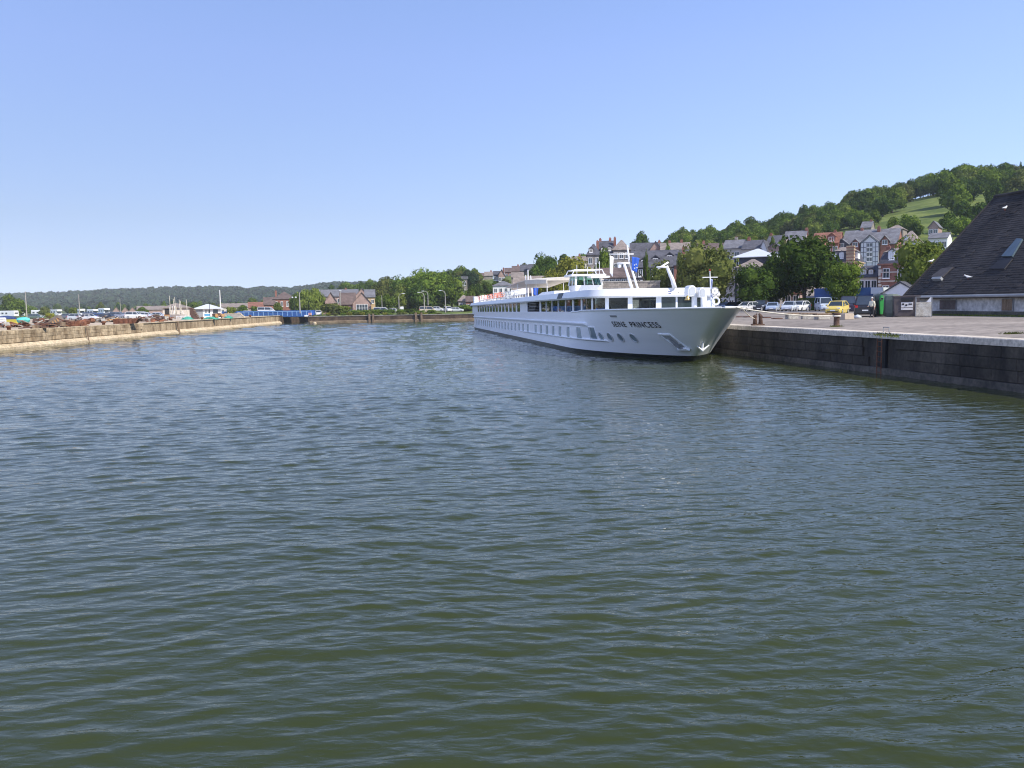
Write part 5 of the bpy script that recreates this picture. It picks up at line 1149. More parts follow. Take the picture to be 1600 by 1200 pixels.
H('brown_roofed_hall', 'dark walled hall with brown hip roof behind the blue bridge', 427, 462, 467, 456, 300, 12, 'hip', BRICK, BROWNROOF, 1, 4, 0.6, 1.6, cat='building', chim=((0.12, 0.4, 0.1),))
H('brown_roofed_hall', 'lower red-brown roof in front of the brown hip roof', 412, 430, 476, 465, 296, 9, 'side', BRICK, BROWNROOF, 0, 0, cat='building')
H('low_shed', 'long low shed with beige roof by the blue fence', 344, 390, 480, 474.5, 330, 9, 'side', CREAM, PALEROOF, 1, 6, 0.8, 0.7, cat='shed')
H('low_shed', 'low shed with red tile roof near the white minibus', 388, 414, 481, 472.5, 320, 9, 'side', PINKBRICK, REDROOF, 0, 0, cat='shed')
for i, (a_, b_, lab) in enumerate(((176, 188, 'beige gabled holiday hut at the near end of the row'), (190, 202, 'second beige holiday hut of the row'), (201, 214, 'holiday hut of the row with darker gable'), (214, 258, 'long beige-roofed shed behind the holiday huts'))):
    H('holiday_hut', lab, a_, b_, 487 if i < 3 else 484, 480 if i < 3 else 478.5, 360 + i * 5, 11, 'gable' if i < 3 else 'side', PINKBRICK, PALEROOF, 0, 0, cat='hut')
tk, W, e, r_, dep = H('harbour_kiosk', 'white harbour kiosk with pale hip roof and blue windows', 305, 345, 482, 475, 205, 6, 'hip', WRENDER, METALROOF, 0, 0, cat='kiosk', over=0.6)
M_SKYB = mat('window_blue', (0.10, 0.35, 0.62), 0.4, 0.1, 2)
for k, x in enumerate((-0.55, 0.1)):
    w_ = window(tk, x, 0, e - 0.7, 0.42, 0.8); 
    MB().box(x - 0.3, x + 0.3, -0.07, 0.0, e - 1.75, e - 1.3).build('blue_panel', M_SKYB, tk)
MB().box(1.1, 2.2, -0.06, 0.02, e - 1.1, e - 0.25).build('service_hatch', M_PANE, tk)
MB().box(-W / 2 - 0.01, -1.2, -0.05, 0.02, 0.2, e - 0.1).build('grey_cladding', M_GREY, tk)
tk2, W, e, r_, dep = H('net_store', 'beige net store with dark doorway behind the boat masts', 254, 296, 480.5, 473.5, 222, 7, 'hip', CREAM, PALEROOF, 0, 0, cat='shed', over=0.5)
MB().box(-W / 2 + 0.5, -W / 2 + 1.6, -0.06, 0.02, 0.3, e - 0.3).build('doorway', M_DARK, tk2)
# --- low shop with the blue fascia, white gable, little brick kiosk
ts, W, e, r_, dep = H('blue_shop', 'low white shop with a broad blue fascia behind the parked vans', 1270, 1366, 463.5, 450.5, 128, 8, 'flat', WRENDER, M_BLUE, 0, 0, cat='shop', over=0.2)
for k in range(4): window(ts, -W / 2 + W * (0.2 + 0.2 * k), 0, e - 0.75, 1.3, 0.9)
H('white_gable_shed', 'small white gable with dark roof edge beside the slate shed', 1370, 1442, 461, 441, 112, 9, 'gable', WRENDER, SLATE, 0, 0, cat='shed')
H('pale_annex', 'pale blue-white annex at the end of the blue shop', 1364, 1377, 459, 449.5, 124, 6, 'flat', WRENDER, METALROOF, 0, 0, cat='shed')
H('brick_kiosk', 'small orange brick kiosk under the largest dark tree', 1224, 1251, 459, 456.5, 150, 5, 'flat', PINKBRICK, REDROOF, 1, 2, 0.8, 1.0, cat='kiosk', top_off=0.4)
H('white_house', 'white house low behind the trunks of the car park trees', 1120, 1166, 462, 452, 165, 8, 'side', WRENDER, SLATE, 1, 5, 0.8, 1.0)

# ------------------------------------------------------------------ the big slate shed
c0 = at(1411, 463.5, 84.6); bz = gz(c0.x, c0.y) - 0.05; SRZ = math.atan2(-0.988, 0.155)
shed = thing('slate_shed', 'huge old shed with steep patched dark slate roof on the quay', 'shed', (c0.x, c0.y, bz), SRZ)
SHM = Matrix.Translation((c0.x, c0.y, bz)) @ Matrix.Rotation(SRZ, 4, 'Z'); SHI = SHM.inverted()
HS = 9.75; ez = c0.z - bz; rz2 = at(1548, 308, 86.1).z - bz; rx = 0.0; SW = 60.0; SD = 2 * HS
M_SLATE = two_tone('shed_slates', (0.017, 0.0145, 0.0145), (0.044, 0.039, 0.037), 0.28, 0.36, 0.68, 0.82, 0.02, fine=3.2, streak=(1.0, 0.25, 0.25))
M_SHWALL = two_tone('stained_white_wall', (0.34, 0.33, 0.31), (0.62, 0.61, 0.59), 0.5, 0.3, 0.6, 0.9, 0.01, fine=3)
M_PLINTH = two_tone('mossy_plinth', (0.04, 0.045, 0.03), (0.10, 0.095, 0.08), 0.8, 0.3, 0.6, 0.9, 0.01)
MB().box(0.4, SW - 0.4, 0.6, SD - 0.6, 0.4, ez + 0.3).prism([(0.6, ez + 0.2), (SD - 0.6, ez + 0.2), (HS, rz2 - 0.4)], 'x', 0.4, SW - 0.4).build('wall', M_SHWALL, shed)
MB().box(0.3, SW - 0.3, 0.35, SD - 0.35, -0.4, 0.45).build('plinth', M_PLINTH, shed)
# roof slope built up from courses of slating, uneven at the seams
SN = Vector((0, -(rz2 - ez), HS)).normalized()
def rp(u, v, off=0.0): return Vector((SW * u, HS * v, ez + (rz2 - ez) * v)) + SN * off
ro = MB().prism([(0, ez - 0.02), (HS, rz2 - 0.02), (SD, ez - 0.02), (SD, ez - 0.25), (HS, rz2 - 0.25), (0, ez - 0.25)], 'x', 0, SW).build('roof', M_SLATE, shed)
random.seed(3)
NC = 46
for j in range(NC):
    v0, v1 = j / NC, (j + 1) / NC; mb = MB(); u = 0.0; 
    nsl = 90
    for i in range(nsl):
        a_, b_ = i / nsl, (i + 1) / nsl; o_ = random.choice([0.02, 0.023, 0.026, 0.03]) + (0.03 if random.random() < 0.03 else 0)
        if random.random() < 0.012: continue
        lo = [rp(a_, v0 - 0.004, 0.0), rp(b_, v0 - 0.004, 0.0), rp(b_, v1, 0), rp(a_, v1, 0)]; hi = [rp(a_, v0 - 0.004, o_ + 0.012), rp(b_, v0 - 0.004, o_ + 0.012), rp(b_, v1, o_ - 0.01), rp(a_, v1, o_ - 0.01)]
        mb.hexa(lo, hi)
    tag(mb.build('slate_course', M_SLATE, ro), kind='stuff')
MB().tube([(-0.1, HS, rz2 + 0.02), (SW, HS, rz2 + 0.02)], 0.2, 8).build('ridge_cap', M_SLATE, ro)
MB().tube([(0, 0, ez), (0, HS, rz2)], 0.12, 8).build('verge', M_SLATE, ro)
MB().tube([(-0.1, -0.12, ez - 0.06), (SW, -0.12, ez - 0.06)], 0.13, 8).build('gutter', M_GREY, shed)
def shed_hit(px, py, p0, nr):      # photo pixel -> point on a plane of the shed, in the shed's own frame
    o_ = SHI @ Vector((0, 0, CAMZ)); d_ = SHI.to_3x3() @ ray(px, py); return o_ + d_ * ((Vector(p0) - o_).dot(nr) / d_.dot(nr))
def roof_uv(px, py): return shed_hit(px, py, (0, 0, ez + 0.05), SN)
def patch(pts, name, m_, off=0.12, par=None):
    nrm = SN; P_ = [roof_uv(*q) for q in pts]
    return MB().hexa([p for p in P_], [p + nrm * off for p in P_]).build(name, m_, par or ro)
sk = patch([(1566, 402), (1583, 402), (1599, 375), (1590, 374)], 'skylight', mat('skylight_glass', (0.07, 0.10, 0.12), 0.1, 0.2, 1, spec=0.8), 0.16)
patch([(1546, 421), (1570, 421), (1583, 405), (1566, 404)], 'dark_patch', mat('tar_patch', (0.02, 0.02, 0.025), 0.7, 0.2, 1), 0.1)
patch([(1455, 433), (1474, 433), (1490, 418), (1473, 420)], 'felt_patch', mat('felt', (0.085, 0.075, 0.072), 0.9, 0.2, 2), 0.1)
patch([(1458, 439), (1472, 439), (1474, 435.5), (1460, 436)], 'dormer_vent', M_GREY, 0.3)
# openings in the low front wall
for (a_, b_, y0_, y1_, m_, nm) in ((1470, 1495, 469, 483, two_tone('rusty_shutter', (0.07, 0.06, 0.055), (0.14, 0.11, 0.10), 1, 0.3, 0.6), 'shutter'), (1567, 1584, 467.5, 485, M_WOOD, 'door')):
    A = shed_hit(a_, y1_, (0, 0.6, 0), Vector((0, -1, 0))); B = shed_hit(b_, y0_, (0, 0.6, 0), Vector((0, -1, 0)))
    f = MB().box(A.x - 0.08, B.x + 0.08, 0.5, 0.62, A.z - 0.06, B.z + 0.06).build(nm, M_GREY, shed)
    for k in range(5):
        x = A.x + (B.x - A.x) * k / 5; MB().box(x + 0.01, x + (B.x - A.x) / 5 - 0.01, 0.46, 0.51, A.z, B.z).build('plank', m_, f)
# gulls on the roof
def gull(px, py, lab, rz=0.0):
    p = SHM @ (roof_uv(px, py) + SN * 0.03); t = thing('gull', lab, 'bird', p, rz)
    prof = [(-0.33, 0.20, 0.01), (-0.24, 0.21, 0.05), (-0.1, 0.22, 0.10), (0.06, 0.24, 0.12), (0.17, 0.29, 0.085), (0.22, 0.36, 0.055), (0.26, 0.40, 0.065), (0.31, 0.39, 0.05), (0.35, 0.37, 0.012)]
    mb = MB(); mb.loft([[(x, r * math.cos(a), z + r * 0.95 * math.sin(a)) for a in [2 * math.pi * k / 10 for k in range(10)]] for x, z, r in prof]).build('body', W_WHITE, t, True)
    for s in (-1, 1):
        MB().loft([[(0.12, s * 0.10, 0.27), (0.12, s * 0.125, 0.25), (0.12, s * 0.11, 0.18)], [(-0.1, s * 0.105, 0.27), (-0.1, s * 0.13, 0.24), (-0.1, s * 0.11, 0.17)], [(-0.36, s * 0.02, 0.23), (-0.36, s * 0.03, 0.22), (-0.36, s * 0.02, 0.20)]]).build('wing', M_PALEGREY, t)
        MB().tube([(0.0, s * 0.04, 0.17), (0.01, s * 0.04, 0.0)], 0.012, 5).build('leg', M_OR, t)
    MB().loft([[(0.34, 0.012, 0.37), (0.34, -0.012, 0.37), (0.34, 0, 0.385)], [(0.41, 0.002, 0.36), (0.41, -0.002, 0.36), (0.41, 0, 0.363)]]).build('beak', M_OR, t)
gull(1570, 329, 'white gull perched high on the dark slate roof', 0.4); gull(1513, 437, 'white gull on the lower slates beside the gutter', 2.6); gull(1455, 412, 'white gull at the sloping left edge of the slate roof', 0.2)

# ------------------------------------------------------------------ vehicles
def paint(name, c): return mat('paint_' + name, c, 0.28, 0.05, 0.8, spec=0.6)
CARS = {  # length, width, height, bonnet z, list of (y fraction, z) for the glasshouse profile
    'hatch': (4.1, 1.72, 1.48, 0.92, [(0.24, 0.93), (0.40, 1.44), (0.80, 1.47), (0.97, 1.02)]),
    'coupe': (4.3, 1.76, 1.36, 0.84, [(0.28, 0.86), (0.46, 1.33), (0.68, 1.34), (0.92, 0.98)]),
    'sedan': (4.5, 1.76, 1.46, 0.92, [(0.24, 0.93), (0.38, 1.43), (0.70, 1.44), (0.87, 1.02)]),
    'suv': (4.5, 1.84, 1.72, 1.05, [(0.24, 1.06), (0.37, 1.66), (0.90, 1.70), (0.985, 1.12)]),
    'van': (4.9, 1.90, 1.95, 1.08, [(0.10, 1.10), (0.26, 1.86), (0.955, 1.93), (0.99, 1.15)])}
def car(name, label, kind, pm, p, rz, group=None, cat='car'):
    L, W, Hh, bz_, gl = CARS[kind]; t = thing(name, label, cat, p, rz, group); y0 = -L / 2; a = W / 2
    def sec(y, z0, z1, w_): return [(-w_ * 0.94, y, z0), (-w_, y, (z0 + z1) / 2), (-w_ * 0.93, y, z1 - 0.03), (-w_ * 0.6, y, z1 + 0.02), (w_ * 0.6, y, z1 + 0.02), (w_ * 0.93, y, z1 - 0.03), (w_, y, (z0 + z1) / 2), (w_ * 0.94, y, z0)]
    g0 = gl[0][0]; zt_ = gl[-1][1]
    st = [(0.0, 0.34, 0.58, 0.80), (0.02, 0.24, 0.70, 0.90), (0.06, 0.20, bz_ - 0.14, 0.96), (g0 * 0.6, 0.20, bz_ - 0.05, 1.0), (g0 + 0.02, 0.20, bz_, 1.0), (0.5, 0.20, bz_ + 0.03, 1.0), (0.85, 0.20, zt_, 1.0), (0.96, 0.22, zt_ - 0.03, 0.97), (0.99, 0.28, zt_ - 0.10, 0.93), (1.0, 0.36, zt_ - 0.25, 0.86)]
    body = MB(); body.loft([sec(y0 + L * f, z0, z1, a * w_) for f, z0, z1, w_ in st]).build('body', pm, t, False)
    # glasshouse and roof
    def gs(f, z, w_): return (w_, y0 + L * f, z)
    wb, wt = a * 0.90, a * 0.74
    B = [gl[0], gl[3]]; Tt = [gl[1], gl[2]]
    P_ = [(-wb, y0 + L * B[0][0], B[0][1] - .03), (wb, y0 + L * B[0][0], B[0][1] - .03), (wb, y0 + L * B[1][0], B[1][1] - .03), (-wb, y0 + L * B[1][0], B[1][1] - .03)]
    U_ = [(-wt, y0 + L * Tt[0][0], Tt[0][1] - .04), (wt, y0 + L * Tt[0][0], Tt[0][1] - .04), (wt, y0 + L * Tt[1][0], Tt[1][1] - .04), (-wt, y0 + L * Tt[1][0], Tt[1][1] - .04)]
    MB().hexa(P_, U_).build('glasshouse', M_PANE, t)
    MB().loft([[(x * 1.03, y, z - 0.02) for x, y, z in U_], [(x * 0.99, y, z + 0.03) for x, y, z in U_], [(x * 0.8, y * 0.97 + 0.02, z + 0.06) for x, y, z in U_]]).build('roof', pm, t)
    for i in range(4):
        MB().tube([P_[i], U_[i]], 0.05, 5).build('pillar', pm, t)
    for s in (-1, 1):
        yb = y0 + L * 0.56; MB().tube([(s * (wb + 0.005), yb, B[0][1]), (s * (wt + 0.005), yb, Tt[0][1] - 0.05)], 0.045, 5).build('pillar', pm, t)
        MB().chbox(s * a * 1.0 - 0.09 + s * 0.1, s * a * 1.0 + 0.09 + s * 0.1, y0 + L * (g0 + 0.08), y0 + L * (g0 + 0.08) + 0.1, bz_ + 0.02, bz_ + 0.17, 0.02).build('mirror', pm, t)
        MB().chbox(s * a * 0.66 - 0.17, s * a * 0.66 + 0.17, y0 + L * 0.012, y0 + L * 0.07, bz_ - 0.31, bz_ - 0.16, 0.02).build('headlight', M_LAMP, t)
        MB().chbox(s * a * 0.78 - 0.12, s * a * 0.78 + 0.12, y0 + L * 0.955, y0 + L * 1.002, zt_ - 0.32, zt_ - 0.10, 0.02).build('tail_light', M_RED, t)
        for fy in (0.19, 0.80):
            wh = MB(); yy = y0 + L * fy; x = s * (a - 0.09)
            ring = lambda r_, xo: [(xo, yy + r_ * math.cos(k * math.pi / 8), 0.31 + r_ * math.sin(k * math.pi / 8)) for k in range(16)]
            w_o = wh.loft([ring(0.26, x - s * 0.1), ring(0.31, x - s * 0.08), ring(0.31, x + s * 0.08), ring(0.27, x + s * 0.1)]).build('wheel', M_TYRE, t)
            MB().loft([ring(0.2, x + s * 0.095), ring(0.19, x + s * 0.112)]).build('rim', M_ALU, w_o)
    MB().box(-0.26, 0.26, y0 - 0.012, y0 + 0.03, 0.40, 0.51).build('number_plate', W_WHITE, t)
    MB().box(-0.26, 0.26, -y0 - 0.04, -y0 + 0.012, 0.55, 0.66).build('number_plate', W_WHITE, t)
    MB().box(-0.55, 0.55, y0 - 0.006, y0 + 0.05, 0.30, 0.385).build('grille', M_BLACK, t)
    return t
def carpx(lab, kind, col, cname, px, pyb, rz, cat='car', name='parked_car', y0=60):
    p = ground(px, pyb, y0); return car(name, lab, kind, paint(cname, col), p, R(rz), cat=cat)
carY = lambda px, Y: Vector((at(px, 480, Y).x, Y, gz(at(px, 480, Y).x, Y)))
def carat(lab, kind, cname, col, px, Y, rz, cat='car', name='parked_car', group=None): return car(name, lab, kind, paint(cname, col), carY(px, Y) if Y > 0 else ground(px, -Y, 55), R(rz), group, cat)
carat('dark blue car half hidden behind the ship bow', 'sedan', 'navy', (0.03, 0.05, 0.12), 1146, -486, -40)
carat('silver-white hatchback nearest the ship bow in the car park', 'hatch', 'silver', (0.50, 0.50, 0.50), 1168, -487, -55)
carat('black off-road car beside the silver-white hatchback', 'suv', 'black', (0.015, 0.016, 0.02), 1189, -486.5, -25)
carat('white van parked behind the light blue coupe', 'van', 'white', (0.7, 0.7, 0.7), 1209, -483, -20, 'van', 'parked_van')
carat('light blue coupe with a dark grille, nose to the quay', 'coupe', 'iceblue', (0.34, 0.42, 0.56), 1207, -486.5, -22)
carat('pale blue-silver car next to the coupe, nose to the quay', 'hatch', 'palesilver', (0.46, 0.51, 0.58), 1234, -486.7, -30)
carat('white compact car at the end of the row under the largest tree', 'hatch', 'offwhite', (0.66, 0.67, 0.66), 1250, -486.3, -42)
carat('light blue people carrier in front of the hedge', 'van', 'mist', (0.40, 0.46, 0.55), 1287, -486, -10, 'van', 'parked_van')
carat('yellow hatchback with black grille on the quay', 'hatch', 'yellow', (0.62, 0.47, 0.10), 1308, -491.3, -34)
carat('dark purple van seen from behind beside the yellow hatchback', 'van', 'aubergine', (0.035, 0.03, 0.06), 1329, -489.5, 152, 'van', 'parked_van')
carat('black van seen from behind next to the bottle bank', 'van', 'jet', (0.014, 0.014, 0.018), 1352, -494.5, 157, 'van', 'parked_van')
for px, Y, k, cn, c, lab in ((1133, -484, 'sedan', 'steel', (0.25, 0.28, 0.33), 'grey saloon car glimpsed over the ship foredeck'), (1176, -483.5, 'suv', 'slate', (0.06, 0.07, 0.10), 'dark car in the second row under the trees')):
    carat(lab, k, cn, c, px, Y, -30)
# cars on the left bank and at the far end
LC = [(105, 230, 'sedan', 'graphite', (0.10, 0.11, 0.13), 90, 'dark grey saloon right of the dry yellowish bush'), (150, 232, 'hatch', 'red2', (0.30, 0.05, 0.05), 100, 'dark red hatchback between navy and blue cars'), (176, 236, 'hatch', 'white11', (0.62, 0.62, 0.62), 90, 'white hatchback behind the grey car'), (198, 238, 'sedan', 'blue3', (0.06, 0.09, 0.2), 95, 'deep blue saloon behind the yellow-green bush'), (222, 240, 'suv', 'silver8', (0.45, 0.46, 0.47), 90, 'silver off-road car in front of the round green bush'), (54, 240, 'hatch', 'green3', (0.08, 0.12, 0.09), 90, 'dark green car behind the rusty scrap'), (120, 195, 'hatch', 'silver2', (0.42, 0.45, 0.48), 95, 'silver car nearest the rusty scrap heap'), (137, 188, 'sedan', 'white2', (0.6, 0.6, 0.6), 80, 'white saloon car among the scrap heaps'), (143, 215, 'suv', 'navy2', (0.03, 0.05, 0.13), 95, 'navy car in front of the square camper van'), (157, 215, 'hatch', 'blue2', (0.05, 0.11, 0.3), 100, 'blue car in front of the coachbuilt camper'), (168, 203, 'sedan', 'black2', (0.02, 0.022, 0.03), 85, 'black saloon behind the orange-brown timber heap'), (184, 222, 'suv', 'grey2', (0.22, 0.24, 0.3), 95, 'grey car near the tall bare pole'), (210, 212, 'suv', 'white3', (0.66, 0.66, 0.66), 92, 'white car beside the yellow-green bush'), (229, 222, 'hatch', 'white4', (0.6, 0.62, 0.64), 90, 'white hatchback behind the dark scrap pile'), (246, 212, 'sedan', 'ice2', (0.45, 0.5, 0.58), 95, 'pale blue saloon near the net store')]
for px, Y, k, cn, c, rz, lab in LC: carat(lab, k, cn, c, px, Y, rz)
FC = [(497, 258, 'suv', 'white5', (0.65, 0.65, 0.65), 15, 'white car at the far end of the blue bridge'), (596, 258, 'van', 'white6', (0.7, 0.7, 0.7), 90, 'white van behind the far hedge'), (615, 262, 'hatch', 'silver6', (0.5, 0.5, 0.52), 90, 'silver car behind the far hedge'), (684, 266, 'hatch', 'white7', (0.66, 0.66, 0.66), 80, 'white car under the largest park tree'), (700, 260, 'suv', 'white8', (0.68, 0.68, 0.7), 20, 'white off-road car by the rightmost curved lamp'), (713, 259, 'sedan', 'silver7', (0.5, 0.52, 0.54), 90, 'silver saloon close to the ship stern'), (668, 258, 'van', 'beige7', (0.5, 0.42, 0.32), 90, 'beige van between the curved lamps')]
for px, Y, k, cn, c, rz, lab in FC: carat(lab, k, cn, c, px, Y, rz, 'van' if k == 'van' else 'car', 'parked_van' if k == 'van' else 'parked_car')
carat('white minibus crossing the blue bridge', 'van', 'white9', (0.75, 0.75, 0.75), 416, 252, 90, 'van', 'minibus').location.z += 0.6
carat('white car behind the blue bridge fence', 'hatch', 'white10', (0.7, 0.7, 0.7), 388, 252, 88)
# motorhomes and caravans
def camper(label, px, Y, rz, L, Hh, overcab=True, name='motorhome', cat='camper van'):
    p = carY(px, Y); t = thing(name, label, cat, p, R(rz)); a = 1.1; y0 = -L / 2
    MB().chbox(-a, a, y0 + (1.6 if overcab else 0), -y0, 0.45, Hh, 0.12).build('body', W_WHITE, t)
    if overcab:
        MB().chbox(-a * 0.98, a * 0.98, y0 + 0.7, y0 + 1.9, Hh - 0.75, Hh - 0.03, 0.12).build('overcab', W_WHITE, t)
        MB().loft([[(-0.95, y0, 0.35), (0.95, y0, 0.35), (0.95, y0, 0.95), (-0.95, y0, 0.95)], [(-1, y0 + 0.9, 0.35), (1, y0 + 0.9, 0.35), (1, y0 + 0.9, 1.15), (-1, y0 + 0.9, 1.15)], [(-1, y0 + 1.7, 0.35), (1, y0 + 1.7, 0.35), (1, y0 + 1.7, Hh - 0.72), (-1, y0 + 1.7, Hh - 0.72)]]).build('cab', W_WHITE, t)
        MB().hexa([(-0.85, y0 + 0.86, 1.18), (0.85, y0 + 0.86, 1.18), (0.85, y0 + 0.95, 1.15), (-0.85, y0 + 0.95, 1.15)], [(-0.8, y0 + 1.4, Hh - 0.8), (0.8, y0 + 1.4, Hh - 0.8), (0.8, y0 + 1.5, Hh - 0.8), (-0.8, y0 + 1.5, Hh - 0.8)]).build('windscreen', M_PANE, t)
    for s in (-1, 1):
        for yy, w_ in ((-y0 - 1.1, 0.9), (-y0 - 2.9, 0.8)): MB().box(s * a - 0.03, s * a + 0.03, yy - w_ / 2, yy + w_ / 2, Hh - 1.25, Hh - 0.7).build('window', M_PANE, t)
        for yy in ((y0 + 1.0, -y0 - 1.5) if overcab else (0.2,)):
            ring = lambda r_, xo: [(xo, yy + r_ * math.cos(k * math.pi / 7), 0.33 + r_ * math.sin(k * math.pi / 7)) for k in range(14)]
            MB().loft([ring(0.33, s * a - 0.12 * s), ring(0.33, s * a + 0.02 * s)]).build('wheel', M_TYRE, t)
    MB().box(-0.8, 0.8, -y0 - 0.02, -y0 + 0.02, Hh - 1.2, Hh - 0.75).build('rear_window', M_PANE, t)
    if not overcab: MB().box(-0.8, 0.8, y0 - 0.02, y0 + 0.02, Hh - 1.2, Hh - 0.7).build('front_window', M_PANE, t); MB().tube([(0, y0, 0.4), (0, y0 - 1.0, 0.35)], 0.05, 5).build('drawbar', M_GREY, t)
    return t
for px, Y, rz, L, Hh, oc, lab in ((14, 330, 75, 6.5, 2.6, False, 'long white caravan with awning at the end of the camp site'), (33, 345, 30, 5.0, 2.4, False, 'white caravan behind the turquoise tarpaulin'), (62, 340, 80, 6.2, 2.7, True, 'white motorhome behind the dry yellowish bush'), (88, 350, 60, 5.6, 2.8, True, 'white motorhome behind the tilted timber crate'), (127, 345, 35, 5.5, 2.9, True, 'square-backed white camper van beside the tall pole'), (145, 355, 60, 5.2, 2.7, True, 'white camper van with an open dark door'), (163, 340, 50, 6.0, 3.0, True, 'tallest coachbuilt white camper van with roof box'), (-6, 340, 50, 6.0, 2.5, False, 'white caravan cut by the picture edge beside the awning')):
    camper(lab, px, Y, rz, L, Hh, oc, 'motorhome' if oc else 'caravan', 'camper van' if oc else 'caravan')

# ------------------------------------------------------------------ things on the right quay
def px_thing(name, label, cat, px, pyb, rz=0, y0=40): return thing(name, label, cat, ground(px, pyb, y0), R(rz))
M_RUSTD = two_tone('rust_dark', (0.06, 0.035, 0.025), (0.14, 0.085, 0.06), 3, 0.4, 0.65)
bt = px_thing('mooring_bitt', 'rusty cast-iron mooring bitt with two horns near the ship bow', 'bollard', 1184, 508.5)
bt.scale = (0.62, 0.62, 0.88)
MB().chbox(-0.75, 0.75, -0.5, 0.5, 0, 0.14, 0.03).build('base_plate', M_RUSTD, bt)
for s in (-1, 1):
    MB().tube([(s * 0.36, 0, 0.1), (s * 0.36, 0, 0.55), (s * 0.30, 0, 0.9), (s * 0.12, 0, 1.05)], [0.30, 0.24, 0.2, 0.1], 12).build('horn', M_RUSTD, bt, True)
    MB().lathe([(0.02, 0), (0.25, 0.02), (0.28, 0.1), (0.2, 0.2), (0.03, 0.24)], (s * 0.36, 0, 0.72), 12).build('cap', M_RUSTD, bt, True)
pb = px_thing('mooring_post', 'rusty cylindrical mooring post with a white hawser looped on top', 'bollard', 1307, 510.5)
MB().lathe([(0.28, 0), (0.28, 0.04), (0.2, 0.06), (0.19, 0.8), (0.23, 0.83), (0.23, 0.92), (0.15, 0.96), (0.02, 0.97)], (0, 0, 0), 16).build('post', M_RUSTD, pb, True)
gt = thing('grass_tuft', 'weedy grass tuft round the foot of the mooring post', 'plant', pb.location + Vector((0, -0.1, 0)))
mb = MB()
for k in range(70):
    a_ = random.uniform(0, 6.28); r0 = random.uniform(0.2, 0.5); x, y = r0 * math.cos(a_), r0 * 0.7 * math.sin(a_); h = random.uniform(0.05, 0.18); mb.add([(x - .02, y, 0), (x + .02, y, 0), (x + random.uniform(-.08, .08), y + random.uniform(-.08, .08), h)], [(0, 1, 2)])
tag(mb.build('blades', LF['olive'], gt), kind='stuff')
# hawser from the bow to the mooring post
s0 = SM @ Vector((1.2, -7.0, 3.95)); s1 = pb.location + Vector((-0.2, 0, 0.74)); pts = []
for k in range(25):
    f = k / 24; p = s0.lerp(s1, f); p.z -= 0.16 * 4 * f * (1 - f); pts.append(p)
hz_ = MB().tube(pts, 0.045, 7)
tag(hz_.torus(tuple(pb.location + Vector((0, 0, 0.74))), 0.23, 0.06, 'z').build('hawser', mat('rope_white', (0.62, 0.57, 0.47), 0.9, 0.15, 6, streak=(1, 1, 1)), None, True), 'thick white hawser stretched from the ship bow to the mooring post', 'rope')
# second line to the double bitt
s0 = SM @ Vector((2.2, -5.6, 3.95)); s1 = bt.location + Vector((-0.25, 0, 0.55)); pts = [s0.lerp(s1, k / 16) - Vector((0, 0, 0.5 * (k / 16) * (1 - k / 16))) for k in range(17)]
tag(MB().tube(pts, 0.03, 6).build('mooring_line', MATS['rope_white']), 'thinner mooring line from the ship bow to the two-horned bitt', 'rope')
# concrete blocks, broken slabs, flat grates
def block(px, pyb, w_, d_, h_, lab, m_=M_CONC, top=None, rz=0):
    t = px_thing('concrete_block', lab, 'block', px, pyb, rz)
    MB().chbox(-w_ / 2, w_ / 2, -d_ / 2, d_ / 2, -0.03, h_, 0.05).build('block', m_, t)
    if top:
        MB().chbox(-w_ / 2 - 0.15, w_ / 2 + 0.25, -d_ / 2 + 0.05, d_ / 2 - 0.05, h_ + 0.002, h_ + 0.14, 0.03).build('slab', M_WOOD, t)
    return t
block(1237, 498.5, 0.95, 0.7, 0.42, 'pale concrete block with a timber slab on it, next to the flat grates', top=1, rz=8)
block(1262, 498.5, 1.05, 0.7, 0.40, 'concrete block with an overhanging timber slab, middle of the three', top=1, rz=-6)
block(1284, 499, 1.1, 0.8, 0.38, 'concrete block with rubble on top in front of the yellow car', top=1, rz=12)
block(1322, 499, 0.95, 0.8, 0.50, 'bare beige concrete block right of the mooring post', mat('beige_concrete', (0.45, 0.37, 0.29), 0.9, 0.12, 2), rz=20)
for k, (px, py) in enumerate(((1153, 495.5), (1167, 495.5), (1197, 496.5), (1214, 498))):
    t = px_thing('floor_grate', 'dark rusty floor plate lying on the quay behind the bitt', 'plate', px, py); t['group'] = 'floor plates on the quay'
    MB().chbox(-0.36, 0.36, -0.6, 0.6, 0.004, 0.07, 0.015).build('frame', M_RUST, t)
    for q in range(5): MB().box(-0.28, 0.28, -0.5 + q * 0.22, -0.4 + q * 0.22, 0.071, 0.085).build('bar', M_BLACK, t)
for k, (px, py, lab) in enumerate(((1330, 497, 'white plastic bag left beside the black van'), (1340, 497.5, 'crumpled grey bag next to the white bag'), (1390, 494.5, 'pale rubbish bag at the foot of the bottle bank'))):
    t = px_thing('rubbish_bag', lab, 'bag', px, py); mb = MB(); rr = random.Random(k)
    mb.loft([[(r_ * (1 + 0.25 * rr.random()) * math.cos(a_), r_ * (1 + 0.25 * rr.random()) * math.sin(a_), z_) for a_ in [2 * math.pi * q / 9 for q in range(9)]] for r_, z_ in ((0.22, 0), (0.3, 0.08), (0.26, 0.2), (0.12, 0.28), (0.05, 0.33))]).build('bag', W_WHITE if k != 1 else M_PALEGREY, t, True)
